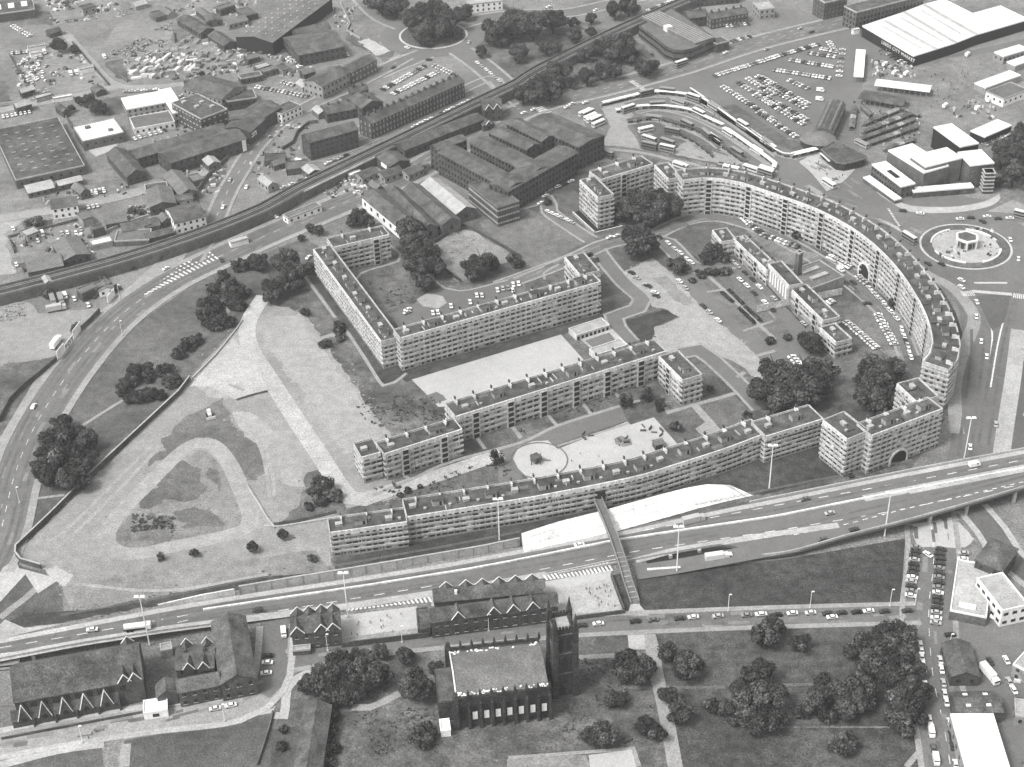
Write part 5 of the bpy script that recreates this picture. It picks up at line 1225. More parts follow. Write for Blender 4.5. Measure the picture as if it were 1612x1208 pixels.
# ---------- schools in the middle
R = bld('school', 'small dark school house with three white-edged gables', *L('31', 226, 385, 520, 352, 218, 268), 8.5, 'gable', 3, 'brick_dark', 'slate', 2, axis='x', wobj=True, bay=3, sill=True, win='glass_mid')
gables(R, (.12, .62, .86), 5.2, 3.4, 5, 8.5); gables(R, (.12, .36, .62, .86), 5.0, 3.0, 4, 8.5, side=1)
bld('shed', 'pale lean-to roof against the small school house', *L('31', 232, 490, 340, 480, 230, 460), 2.5, 'flat', wm='brick_dark', rm='roof_light', floors=0)
R = bld('school', 'long dark school range with four white-edged gables', *(L('31', 1072, 312)+L('32', 302, 212)+L('31', 1072, 228)), 8.3, 'gable', 3, 'brick_dark', 'slate', 2, axis='x', wobj=True, bay=3.4, sill=True, win='glass_mid')
gables(R, (.21, .49, .645, .80), 5, 3.6, 5, 8.3)
R = bld('school', 'plain dark school range behind the gabled one', *(L('31', 1088, 190)+L('32', 225, 128)+L('31', 1080, 112)), 7, 'gable', 2.6, 'brick_dark', 'slate', 1, axis='x', bay=4)
gables(R, (.1, .25, .4, .55, .7, .88), 5, 2.6, 4, 7, side=1)
mb = MB(); mb.box((0, 0, 0), 1, 1, 2.2); _p = R[1][0].lerp(R[1][1], .2)+R[3]*2-R[4]; mb.build('vent', 'render_white', R[0], loc=(_p.x, _p.y, 7.6))
bld('school', 'low dark link block left of the gabled school range', *L('31', 990, 362, 1066, 355, 985, 232), 4, 'flat', wm='brick_dark', rm='slate', floors=1, para='slate')
wall_line('wall', 'dark wall closing the bright school yard by the trees', L('31', 530, 468, 1060, 405), 2.6, .5, 'brick_dark')
wall_line('wall', 'dark wall closing the second school yard by the street', L('32', 410, 300, 705, 262), 2.0, .5, 'brick_dark')
wall_line('wall', 'dark side wall of the second school yard by the footbridge', L('32', 622, 40, 700, 250), 2.0, .5, 'brick_dark')
bld('hall', 'long plain slate-roofed hall at the bottom edge by the trees', *L('31', 232, 1260, 398, 1260, 262, 815), 6.5, 'gable', 2.6, 'brick_dark', 'slate_mid', 1, axis='y', bay=4)
wall_line('wall', 'low curved wall by the lane at the bottom left', L('31', 115, 860, 100, 930, 60, 1060, 20, 1180), 1.3, .5, 'brick')
# ---------- blackened parish church
h = 13.5
q = quad(*(L('31', 1222, 768)+L('32', 248, 702)+L('31', 1200, 495)), h); a, b, c, d = q
u = (b-a).normalized(); n = (d-a).normalized(); ang = math.atan2(u.y, u.x); LX, LY = (b-a).length, (d-a).length
org = (a+c)/2; a, b, c, d = [v-org for v in q]
CH = thing('church', 'soot-black stone church with a pinnacled tower and boarded white windows', 'church', (org.x, org.y, 0))
T = lambda v, z: (v.x, v.y, z)
mb = MB(); mb.prism(ccw([a-n*1.2, b-n*1.2, c+n*1.2, d+n*1.2]), -.5, h); NW = put('nave_wall', fix(mb.mesh('nave_wall', 'soot_stone')), CH)
mb = MB(); gable_roof(mb, [a, b, c, d], h+.1, 2.2, 'x', over=-.2); RF = put('roof', fix(mb.mesh('roof', 'slate_pale')), CH)
# pale lead gutters
for e0, e1, s_ in ((a, b, 1), (d, c, -1)):
    mb = MB(); rr = random.Random(4)
    for i in range(60 if s_ > 0 else 34):
        f = rr.random(); p = e0.lerp(e1, f)+n*s_*(rr.uniform(.0, 1.5)); mb.box((p.x, p.y, h+.12+.17*max(0, (p-e0).dot(n)*s_)), rr.uniform(.3, .9), rr.uniform(.3, .7), .12, ang+rr.random())
    mb.build('droppings', 'render_white', RF, kind='stuff')
mb = MB(); mb.tube(T(a, h+.4), T((a+d)/2, h+2.5), .3, .3, 5); mb.tube(T((a+d)/2, h+2.5), T(d, h+.4), .3, .3, 5); mb.build('gable_coping', 'concrete_white', RF)
# parapets with pinnacles, bays
for e0, e1, s_ in ((a, b, -1), (d, c, 1)):
    o0, o1 = e0+n*s_*1.2, e1+n*s_*1.2
    put('parapet', ribbon_mesh('parapet', [o0, o1], .35, -.35, 'soot_stone', h+1.1, thick=1.2), CH)
    mb = MB(); mb.box((0, 0, 0), .9, .9, 1.8); mb.box((0, 0, 1.8), .8, .8, 1.8, taper=.05); pm = mb.mesh('pinnacle', 'soot_stone')
    bmb = MB(); bmb.box((0, 0, 0), .9, 1.6, h-1.5, taper=.8); bm_ = bmb.mesh('buttress', 'soot_stone')
    for i in range(9):
        p = o0.lerp(o1, i/8); put('pinnacle', pm, CH, (p.x, p.y, h+.6), ang)
        p2 = p+n*s_*.7; put('buttress', bm_, CH, (p2.x, p2.y, -.3), ang)
mm = MB(); mm.box((0, 0, 0), .5, .5, .5); cm = mm.mesh('merlon', 'soot_stone')
W0, W1 = a-n*1.2, b-n*1.2
for i in range(8):
    p = W0.lerp(W1, (i+.5)/8)-n*.1
    N = 8; mb = MB(); pts = [(-.95, 0), (.95, 0), (.95, 5.2)]+[(.95*math.cos(g), 5.2+1.5*math.sin(g)) for g in [math.pi*k/N for k in range(1, N)]]+[(-.95, 5.2)]
    mb.poly([(x, 0, z) for x, z in pts]); wv = mb.build('window', 'dark', CH, loc=(p.x, p.y, 3.4), rz=ang)
    if 1 <= i <= 7 or True:
        if i > 0:
            mb = MB(); mb.box((0, -.12, .1), 1.7, .12, 3.6); mb.build('boarding', 'board', wv)
    mb = MB(); mb.box((0, -.06, 4.5), .16, .1, 1.8); mb.build('mullion', 'soot_stone', wv)
# end turrets at the left
for v in (a-n*1.2, d+n*1.2):
    mb = MB(); mb.box((0, 0, 0), 2.0, 2.0, h+1.5); mb.box((0, 0, h+1.5), 1.7, 1.7, 3.2, taper=.05); mb.build('turret', 'soot_stone', CH, loc=(v.x-u.x*.6, v.y-u.y*.6, -.3), rz=ang)
mb = MB(); p0, p1 = a-u*6+n*2.5, d-u*6-n*2.5
mb.prism(ccw([p0, a+n*2.5, d-n*2.5, p1]), -.3, 9); put('chancel', fix(mb.mesh('chancel', 'soot_stone')), CH)
mb = MB(); mb.prism(ccw([p0+u*.5+n*.5, a+n*3-u*.1, d-n*3-u*.1, p1+u*.5-n*.5]), 9.0, 9.3); put('chancel_roof', fix(mb.mesh('chancel_roof', 'slate_mid')), CH)
# tower
th = 31.0
tq = quad(*(L('32', 285, 372, 402, 352, 268, 268)), th); ta, tb_, tc, td = [v-org for v in tq]
tu = (tb_-ta).normalized(); tn = (td-ta).normalized(); tang = math.atan2(tu.y, tu.x); TX, TY = (tb_-ta).length, (td-ta).length; tc0 = (ta+tc)/2
mb = MB(); mb.prism(ccw([ta, tb_, tc, td]), -.5, th-.8); TW = put('tower', fix(mb.mesh('tower', 'soot_stone')), CH)
mb = MB(); mb.prism(ccw([ta+tu+tn, tb_-tu+tn, tc-tu-tn, td+tu-tn]), th-.8, th-.7); put('tower_roof', fix(mb.mesh('tower_roof', 'roof_light')), TW)
for e0, e1 in ((ta, tb_), (tb_, tc), (tc, td), (td, ta)):
    put('tower_parapet', ribbon_mesh('tower_parapet', [e0, e1], .5, 0, 'soot_stone', th+.2, thick=1.1), TW)
    k = 6
    for i in range(k):
        p = e0.lerp(e1, (i+.5)/k); e_ = (e1-e0).normalized(); nn = Vector((-e_.y, e_.x))*.25; put('merlon', cm, TW, (p.x+nn.x, p.y+nn.y, th+.2), math.atan2(e_.y, e_.x), (1.6, 1, 2.2))
    e_ = (e1-e0).normalized(); nr = Vector((e_.y, -e_.x))
    for z in (10.5, 20.0, 28.8):
        p = (e0+e1)/2+nr*.12; mb = MB(); mb.box((0, 0, 0), (e1-e0).length+.4, .35, .4); mb.build('string_course', 'brick', TW, loc=(p.x, p.y, z), rz=math.atan2(e_.y, e_.x))
    for f in (.33, .67):
        p = e0.lerp(e1, f)+nr*.06
        N = 6; mb = MB(); mb.poly([(-.75, 0, 0), (.75, 0, 0), (.75, 0, 5)]+[(.75*math.cos(math.pi*k/N), 0, 5+1.2*math.sin(math.pi*k/N)) for k in range(1, N)]+[(-.75, 0, 5)]); mb.build('belfry_window', 'dark', TW, loc=(p.x, p.y, 21.4), rz=math.atan2(e_.y, e_.x))
    p = (e0+e1)/2+nr*.06; mb = MB(); mb.poly([(-1, 0, 0), (1, 0, 0), (1, 0, 5), (0, 0, 7), (-1, 0, 5)]); mb.build('tower_window', 'dark', TW, loc=(p.x, p.y, 12), rz=math.atan2(e_.y, e_.x))
for v, s_ in ((ta, (-1, -1)), (tb_, (1, -1)), (tc, (1, 1)), (td, (-1, 1))):
    w_ = v+(tu*s_[0]+tn*s_[1])*.2
    mb = MB(); mb.box((0, 0, 0), 2.2, 2.2, 20, taper=.85); mb.box((0, 0, 20), 1.8, 1.8, th-18); mb.box((0, 0, th+2), 1.5, 1.5, 5.5, taper=.03); mb.build('corner_turret', 'soot_stone', TW, loc=(w_.x, w_.y, -.3), rz=tang)
p = ta.lerp(tb_, .3)-tn*.1; mb = MB(); mb.poly([(-1.3, 0, 0), (1.3, 0, 0), (1.3, 0, 2.5), (.8, 0, 3.6), (0, 0, 4), (-.8, 0, 3.6), (-1.3, 0, 2.5)]); mb.build('door', 'dark', TW, loc=(p.x, p.y, .2), rz=tang)
bld('shed', 'small white porch hut at the corner of the black church', *L('31', 1128, 975, 1188, 968, 1120, 905), 2.8, 'flat', wm='render_white', rm='roof_white', floors=0, para='roof_white')
# ---------- estate annexe, chimney, garages, playground huts
R = bld('boiler_house', 'flat pale-roofed boiler house with two raised rooflights inside the crescent', *L('13', 322, 598, 528, 522, 245, 470), 5, 'flat', wm='cream', rm='roof_grey', floors=0, para='concrete')
for f in (.35, .7): hut_on(R, .5, f, 10, 2.2, 1.0, 5.02, 'roof_light', 'rooflight')
c = P2(L('13', 238, 560)[0]); root = thing('chimney_stack', 'tall dark square boiler chimney inside the crescent', 'chimney', (c.x, c.y, 0))
mb = MB(); mb.box((0, 0, 0), 2.8, 2.8, 17, .6, taper=.9); mb.build('shaft', 'brick', root); mb = MB(); mb.box((0, 0, 17), 3.0, 3.0, .9, .6); mb.build('cap', 'concrete', root); mb = MB(); mb.box((0, 0, 17.9), 1.6, 1.6, .06, .6); mb.build('flue', 'dark', root)
for i, (p, lb) in enumerate(((L('12', 412, 880, 612, 815, 380, 832), 'row of pale lock-up stores at the back of the little yard'), (L('12', 530, 1000, 722, 935, 600, 925), 'row of pale lock-up stores at the front of the little yard'))):
    R = bld('garage_row', lb, *p, 2.6, 'flat', wm='cream_white', rm='roof_light', floors=0, para='cream_white'); root, q, u, n, org = R
    for k in range(8):
        pp = q[0].lerp(q[1], (k+.5)/8)-n*.06-org; put('garage_door', win_mesh('dark'), root, (pp.x, pp.y, .1), math.atan2(u.y, u.x), (1.2, 1, 1.8))
sheet('yard', L('12', 400, 870, 600, 810, 700, 910, 520, 975), 'concrete'); sheet('yard', L('12', 465, 910, 610, 860, 660, 920, 530, 970), 'asphalt')
c = P2(L('22', 168, 490)[0]); root = thing('play_hut', 'dark boxy climbing hut on the round play area', 'hut', (c.x, c.y, 0))
mb = MB(); mb.box((0, 0, .8), 3.4, 3.4, 2.2, .7); mb.build('cabin', 'timber', root); mb = MB(); mb.box((0, 0, 3.0), 3.8, 3.8, .25, .7); mb.build('roof', 'slate', root)
for sx in (-1, 1):
    for sy in (-1, 1): mb = MB(); mb.box((sx*1.9, sy*1.9, 0), .3, .3, 3.0, .7); mb.build('post', 'timber', root)
mb = MB(); mb.tube((1.5, 0, 2.2), (6, .5, .2), .35, .35, 6); mb.build('slide', 'metal_grey', root)
c = P2(L('22', 908, 402)[0]); root = thing('play_hut', 'grey flat-topped cube shelter at the end of the sandy playground', 'hut', (c.x, c.y, 0))
mb = MB(); mb.box((0, 0, 0), 4.2, 3.6, 2.8, .3); mb.build('wall', 'timber', root); mb = MB(); mb.box((0, 0, 2.8), 4.8, 4.2, .3, .3); mb.build('roof', 'roof_grey', root)
pts = [P2(L('22', 185, 480)[0])+Vector((12*math.cos(g), 12*math.sin(g))) for g in [2*math.pi*i/40 for i in range(40)]]
put('sand_kerb', ribbon_mesh('sand_kerb', pts, .25, -.25, 'asphalt', nz()+.12, True, thick=.15), kind='structure')
for i, (x, y) in enumerate(((470, 335), (700, 360), (830, 290), (910, 315))):
    c = P2(L('22', x, y)[0]); t = thing('climbing_frame', ['low timber play frame by the playground edge', 'ring of play blocks in the sandy patch', 'zigzag play beams on the sand', 'small climbing bars on the sand'][i], 'play frame', (c.x, c.y, 0))
    for k in range(3):
        mb = MB(); mb.box((math.cos(k*2.1+i)*2, math.sin(k*2.1+i)*2, 0), 2.6, .4, .7+.3*k, k*1.1+i); mb.build('beam', 'timber', t)
# ---------- walls of the estate
wall_line('site_wall', 'long pale-topped dark brick wall down the left of the cleared site', L('20', 1150, -5, 1080, 85, 640, 495, 540, 590, 300, 830, 100, 1020, 98, 1060, 130, 1100, 250, 1135), 2.5, .5, 'brick_dark', cap='concrete')
wall_line('site_kerb', 'low pale kerb wall running up from the site wall to the estate road', L('20', 1160, -10, 1300, -150)+X(372, 520, 382, 505), .9, .5, 'concrete')
wall_line('wall', 'broken low wall at the right of the loop track', L('20', 1490, 630, 1560, 740, 1612, 830, 1660, 890), .9, .6, 'concrete')
wall_line('wall', 'dark wall between waste plot and the factory sheds', L('11', 1090, 320, 1250, 215, 1330, 245, 1612, 410), 2, .4, 'brick_dark')
wall_line('wall', 'angled wall at the lower corner of the waste plot', L('11', 1110, 440, 1160, 490, 1250, 555), 1.8, .4, 'brick_dark')
wall_line('wall', 'white lamp-lit wall on the corner of the cleared site', L('21', 60, 880, 150, 885, 445, 838), .8, .6, 'concrete')
for i, (p, lb) in enumerate(((L('12', 390, 145, 520, 265), 'left basement wall before the far tall flats'), (L('12', 525, 270, 690, 230), 'front basement wall before the far tall flats'))):
    wall_line('wall', lb, p, 1.6, .4, 'cream', cap='cream_white')
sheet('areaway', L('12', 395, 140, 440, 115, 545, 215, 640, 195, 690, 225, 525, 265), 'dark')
# ---------- fountain on the right roundabout
root = thing('roundabout_pavilion', 'hexagonal white-framed fountain pavilion in the middle of the roundabout', 'pavilion', (RC2.x, RC2.y, 0))
def ngon(r, n_, z, rot=.3): return [(r*math.cos(rot+2*math.pi*i/n_), r*math.sin(rot+2*math.pi*i/n_), z) for i in range(n_)]
mb = MB(); mb.prism(ngon(5.2, 6, 0), 5.2, 5.6); put('roof', fix(mb.mesh('roof', 'grass')), root)
put('roof_edge', ribbon_mesh('roof_edge', [Vector(p[:2]) for p in ngon(6.1, 6, 0)], .9, 0, 'concrete_white', 6.0, True, thick=1.0), root)
mb = MB(); mb.prism(ngon(3.9, 6, 0), .3, 5.2); put('core', fix(mb.mesh('core', 'concrete')), root)
for p in ngon(5.4, 6, 0): mb = MB(); mb.box((p[0], p[1], 0), .8, .8, 5.2); mb.build('pillar', 'concrete_white', root)
for p in ngon(4.0, 6, 0, .3+math.pi/6): mb = MB(); mb.box((p[0]*.93, p[1]*.93, .3), 1.8, .3, 3, math.atan2(p[1], p[0])+math.pi/2); mb.build('opening', 'glass_mid', root)
for k in range(4):
    pts = [RC2+Vector((17*math.cos(g), 17*math.sin(g))) for g in [k*math.pi/2+.25+i*.12 for i in range(10)]]
    wall_line('planter_wall', 'low curved planter wall on the fountain roundabout, '+['right', 'far', 'left', 'near'][k]+' quarter', pts, .9, 1.0, 'concrete_white', world=True)

# ---------- the many small sheds and outbuildings of the works district
rs = random.Random(77)
EXTRA = [('00', 300, 205, 70), ('00', 500, 60, 80), ('00', 820, 40, 70), ('00', 900, 80, 60), ('00', 960, 60, 70), ('00', 1180, 60, 80), ('00', 1330, 60, 90), ('00', 1430, 60, 80), ('00', 130, 560, 80), ('00', 220, 600, 100), ('00', 100, 650, 90), ('00', 330, 640, 70), ('00', 580, 560, 60), ('00', 1130, 510, 70), ('00', 1560, 420, 80), ('00', 1500, 360, 70), ('00', 1130, 890, 70), ('00', 1260, 1000, 70), ('00', 1170, 1100, 60), ('00', 430, 1130, 80), ('10', 120, 250, 60), ('10', 500, 180, 60), ('10', 560, 240, 70), ('10', 830, 190, 60), ('10', 980, 190, 60), ('10', 400, 330, 60), ('10', 260, 570, 70), ('10', 140, 470, 60), ('10', 460, 600, 50), ('10', 540, 575, 50), ('01', 60, 440, 80), ('01', 130, 400, 60), ('01', 250, 500, 60), ('01', 300, 450, 70), ('01', 540, 610, 60), ('01', 120, 1000, 70), ('01', 20, 1080, 90), ('01', 330, 1050, 70), ('01', 390, 690, 60), ('01', 690, 1110, 70), ('01', 860, 1010, 60), ('01', 980, 1010, 70)]
for i, (t_, x, y, w_) in enumerate(EXTRA):
    dy = rs.choice((-.28, -.3, .5)); dx = 1
    p1 = (x, y); p2 = (x+w_*(1 if dy < 0 else .7), y+w_*dy); far = rs.uniform(4, 9)
    A = L(t_, *p1)[0]; B = L(t_, *p2)[0]
    kind = rs.choice(('gable', 'gable', 'flat')); wm_ = rs.choice(('brick_dark', 'brick', 'brick_pale')); rm_ = rs.choice(('slate', 'slate_mid', 'slate_pale', 'roof_light', 'roof_grey'))
    tone = {'slate': 'dark', 'slate_mid': 'dark grey', 'slate_pale': 'grey', 'roof_light': 'pale', 'roof_grey': 'dull grey'}[rm_]
    bld('outbuilding', '%s %s-roofed outbuilding, %s counted through the works district %s the viaduct' % (tone, 'ridge' if kind == 'gable' else 'flat', ORD2(i), 'far beyond' if i < 20 else 'just beyond'), A, B, far, rs.uniform(2.6, 5), kind, rs.uniform(1, 2), wm_, rm_, rs.choice((0, 1)), cat='shed', group='outbuildings of the works district', para='slate_pale')
for i, p_ in enumerate((L('00', 60, 340, 210, 590), L('00', 440, 265, 660, 520), L('00', 640, 400, 770, 500), L('00', 0, 640, 110, 625, 430, 580), L('00', 1050, 200, 1060, 260), L('00', 1180, 1190, 1250, 1080, 1380, 960), L('10', 50, 290, 330, 220, 560, 160), L('10', 60, 300, 90, 380), L('01', 520, 20, 580, 150, 560, 190, 640, 240), L('00', 390, 700, 440, 780), L('10', 560, 290, 730, 220, 900, 160))):
    wall_line('yard_wall', '%s yard wall counted through the works district' % ORD2(i), p_, rs.uniform(1.5, 2.4), .5, rs.choice(('brick_dark', 'brick', 'concrete')))
# ------------------------------------------------------------------ railway viaduct
RZ = 5.0
RU = L('10', -60, 600, 0, 585, 200, 535, 400, 485, 800, 372, 1250, 222, 1612, 72)+L('01', 250, 1125, 760, 878, 1400, 568, 1612, 470)+L('02', 180, 408, 640, 178, 1050, -5, 1200, -70)
RLo = L('10', -60, 655, 0, 643, 200, 592, 420, 533, 850, 412, 1290, 262, 1612, 132)+L('01', 275, 1172, 790, 925, 1420, 622, 1612, 525)+L('02', 180, 448, 640, 218, 1080, 28, 1230, -40)
mid = [(P2(a, RZ)+P2(b, RZ))/2 for a, b in zip(RU, RLo)]
wid = sum((P2(a, RZ)-P2(b, RZ)).length for a, b in zip(RU, RLo))/len(RU)*.8
mid = smooth(mid, 8); hw = max(5.0, min(7.5, wid/2))
VD = thing('railway_viaduct', 'dark railway viaduct running diagonally behind the ring road', 'viaduct')
put('deck', ribbon_mesh('deck', mid, hw, -hw, 'brick', RZ, thick=RZ+.5), VD)
put('track_bed', ribbon_mesh('track_bed', mid, hw-.7, -hw+.7, 'track', RZ+.03), VD)
for s in (1, -1): put('parapet', ribbon_mesh('parapet', mid, s*hw, s*(hw-.5), 'slate_pale', RZ+1.2, thick=1.25), VD)
for o_ in (-3.4, -2.0, 2.0, 3.4): put('rail', ribbon_mesh('rail', mid, o_+.09, o_-.09, 'rail', RZ+.16, thick=.15), VD)
put('parapet_face', ribbon_mesh('parapet_face', offset([m_ for m_ in mid if P2(L('01', 250, 1150)[0]).x < m_.x < P2(L('01', 730, 960)[0]).x], 0), -hw-.02, -hw-.25, 'concrete_white', RZ+1.25, thick=1.0), VD)
# ------------------------------------------------------------------ bus station shelters
def shelter(label, px, w, mat, h=2.8, z=None):
    pts = smooth([P2(p, h) for p in px], 5); root = thing('bus_shelter', label, 'bus shelter', group='curved bus platforms')
    put('shelter_roof', ribbon_mesh('shelter_roof', pts, w*.36, -w*.36, mat, h+.1, thick=.25), root)
    put('platform', ribbon_mesh('platform', pts, w/2+.3, -w/2-.3, 'pavement', .2, thick=.3), root)
    at, LL = path_at(pts); s = 2; mb = MB(); mb.box((0, 0, 0), .18, .18, h); pm = mb.mesh('post', 'metal_grey')
    mb = MB(); mb.box((0, 0, 0), 3.0, .1, 1.3); gm = mb.mesh('screen', 'glass_mid')
    while s < LL: p, t = at(s); put('post', pm, root, (p.x, p.y, .2)); put('screen', gm, root, (p.x, p.y, .3), math.atan2(t.y, t.x)); s += 5.5
shelter('outermost long white curved bus shelter', L('02', 570, 618, 800, 562, 900, 548, 1080, 566, 1180, 592, 1280, 655, 1380, 728, 1612, 888), 3.6, 'concrete_white')
shelter('second white curved bus shelter inside the outer one', L('02', 650, 662, 780, 640, 900, 634, 1080, 654, 1200, 706, 1300, 752), 3.4, 'concrete_white')
shelter('straight white bus shelter continuing the second curve', L('02', 1320, 775, 1400, 830, 1612, 985)+L('03', 100, 1010), 3.6, 'concrete_white')
shelter('dark curved bus shelter in the third ring', L('02', 720, 722, 880, 704, 1020, 736, 1200, 800, 1300, 860), 2.6, 'slate_mid')
shelter('short dark inner bus shelter', L('02', 1000, 790, 1120, 840, 1230, 925), 2.6, 'slate_mid')
shelter('long dark straight bus shelter by the lawn', L('02', 1290, 870, 1440, 975), 3, 'slate_mid')
shelter('short pale bus shelter roof among the buses', L('02', 1215, 800, 1290, 855), 3, 'concrete_white')
shelter('pale roof edge along the lawn by the bus road', L('02', 1100, 530, 1280, 650, 1460, 780, 1612, 900)+L('03', 160, 925, 230, 930), 1.2, 'roof_white')
shelter('white canopy before the rounded market shops', L('03', 215, 930, 360, 895), 5, 'roof_white')
shelter('white canopy edge under the rounded market shops', L('03', 385, 925, 440, 975), 2, 'roof_white')
# ------------------------------------------------------------------ footbridge
fb = [(L('22', 541, 715)[0], 6.2), (L('22', 565, 770)[0], 6.2), (L('22', 600, 850)[0], 6.4), (L('22', 640, 950)[0], 6.6), (L('22', 670, 1040)[0], 6.2), (L('22', 700, 1130)[0], 5.0), (L('32', 720, 60)[0], 3.4), (L('32', 745, 130)[0], 1.8), (L('32', 768, 200)[0], .3)]
p3 = [P(p, z) for p, z in fb]; q = [Vector((v.x, v.y)) for v in p3]
FB = thing('footbridge', 'narrow footbridge over the motorway from the curved flats', 'footbridge', (0, 0, 0))
put('deck', ribbon_mesh('deck', q, 1.7, -1.7, 'asphalt', 0, thick=.7, zs=[v.z for v in p3]), FB)
for s in (1, -1): put('railing', ribbon_mesh('railing', q, s*1.7, s*1.5, 'metal_grey', 0, thick=1.1, zs=[v.z+1.15 for v in p3]), FB)
mb = MB(); mb.box((0, 0, 0), 3.0, .35, .22); sm_ = mb.mesh('step', 'concrete')
at, LL = path_at(q); zz = lambda s: 0
acc = [0]
for i in range(1, len(q)): acc.append(acc[-1]+(q[i]-q[i-1]).length)
s = acc[4]
while s < LL-.5:
    for i in range(1, len(acc)):
        if acc[i] >= s: z = p3[i-1].z+(p3[i].z-p3[i-1].z)*(s-acc[i-1])/(acc[i]-acc[i-1]); break
    p, t = at(s); put('step', sm_, FB, (p.x, p.y, z), math.atan2(t.y, t.x)+math.pi/2); s += 2.2
for k in (2, 4, 6):
    mb = MB(); mb.box((0, 0, 0), .7, .7, p3[k].z-.5); mb.build('bridge_leg', 'concrete', FB, loc=(p3[k].x, p3[k].y, 0))
sheet('pavement', L('32', 740, 205, 790, 205, 850, 275, 720, 275), 'concrete')
mb = MB(); mb.box((0, 0, 0), 6, .5, 3.4); c = P2(L('22', 541, 712)[0], 6); put('bridge_portal', mb.mesh('bridge_portal', 'dark'), FB, (c.x, c.y+.4, 6.0), -.1)
# ------------------------------------------------------------------ high mast lamps of the motorway
def mast(base, hgt, label, z0=0, twin=True, group='tall motorway lamp masts'):
    c = P(base, z0); root = thing('lamp_post', label, 'lamp post', (c.x, c.y, c.z), group=group)
    mb = MB(); mb.tube((0, 0, 0), (0, 0, hgt), .28 if hgt > 12 else .13, .16 if hgt > 12 else .09, 6); mb.build('mast', 'metal_white', root)
    mb = MB(); mb.box((0, 0, 0), .8, .8, .7); mb.build('plinth', 'concrete', root)
    for s in ((-1, 1) if twin else (1,)):
        r = .5 if hgt < 12 else 1.1
        mb = MB(); mb.box((s*r, 0, hgt-.1), 1.5*r+.3, .9*r, .45*r+.1, 0, .7); mb.build('lamp_head', 'metal_white', root)
for b, hh, lb in ((L('30', 905, 455)[0], 24, 'tall mast lamp by the dark chapel at left'), (L('31', 568, 285)[0], 22, 'tall white mast lamp at the corner of the bright school yard'), (L('21', 1482, 965)[0], 21, 'tall white mast lamp in front of the middle of the curved flats'), (L('22', 1018, 1160)[0], 23, 'tall mast lamp beside the slip road gap'), (L('23', 72, 650)[0], 22, 'tall mast lamp on the grass right of the white slope'), (L('23', 768, 940)[0], 22, 'tall mast lamp at the lower edge of the flyover'), (L('23', 1250, 470)[0], 21, 'tall mast lamp at the road junction by the flyover')):
    mast(b, hh, lb)
for b, lb in ((L('31', 445, 490)[0], 'short lamp post before the small school house'), (L('31', 1418, 370)[0], 'short lamp post before the gabled school range'), (L('31', 895, 440)[0], 'short lamp post by the bright school yard wall'), (L('32', 1328, 250)[0], 'short lamp post on the street edge of the dark field'), (L('33', 318, 232)[0], 'short lamp post on the street further right'), (L('33', 800, 220)[0], 'short lamp post near the corner of the dark field'), (L('33', 952, 215)[0], 'short lamp post at the car park corner'), (L('30', 1358, 915)[0], 'short lamp post on the lane below the ridged hall'), (L('30', 500, 1045)[0], 'short lamp post on the lower left lane'), (L('10', 740, 880)[0], 'street lamp on the inner side of the ring road'), (L('10', 725, 660)[0], 'street lamp by the white hoarding on the ring road'), (L('20', 120, 740)[0], 'street lamp by the footpath near the big tree'), (L('02', 95, 620)[0], 'street lamp by the railway house'), (L('33', 1155, 490)[0], 'street lamp on the right-hand street')):
    mast(b, 8.5, lb, twin=False, group='street lamps')
# ------------------------------------------------------------------ hoardings beside the ring road
def hoarding(label, p0, p1, h, txt=None, mat='render_white'):
    a, b = P2(p0), P2(p1); c = (a+b)/2; d = (b-a); ang = math.atan2(d.y, d.x); LL = d.length
    root = thing('hoarding', label, 'billboard', (c.x, c.y, 0), ang)
    mb = MB(); mb.box((0, 0, .6), LL, .25, h); mb.build('board', mat, root)
    for f in (-.4, 0, .4): mb = MB(); mb.box((LL*f, .3, 0), .25, .25, h+.4); mb.build('post', 'timber', root)
    if txt: text(txt, h*1.1, 'dark', root, (0, -.2, .6+h*.1), (math.pi/2, 0, 0), sx=1.3)
hoarding('plain white hoarding at the near end of the ring road row', *L('10', 352, 1030, 395, 975), 4.5)
hoarding('white hoarding with big dark letters beside the ring road', *L('10', 397, 972, 445, 910), 3.0, 'FOT')
hoarding('white hoarding with a round poster right of the lettered one', *L('10', 447, 905, 492, 848), 4.5)
hoarding('white hoarding by the lorry yard gate', *L('10', 655, 690, 695, 640), 4.0)
wall_line('wall', 'dark fence wall between the hoardings', L('10', 495, 850, 560, 790, 605, 740), 3, .4, 'timber')
wall_line('wall', 'dark wall running down the far left of the ring road', L('10', 345, 1030, 240, 1120, 150, 1190)+L('20', 60, 130, 0, 250), 2.5, .5, 'brick_dark')
wall_line('wall', 'dark wall along the yard below the viaduct', L('10', 740, 470, 850, 440, 1010, 370), 2.2, .5, 'brick_dark')
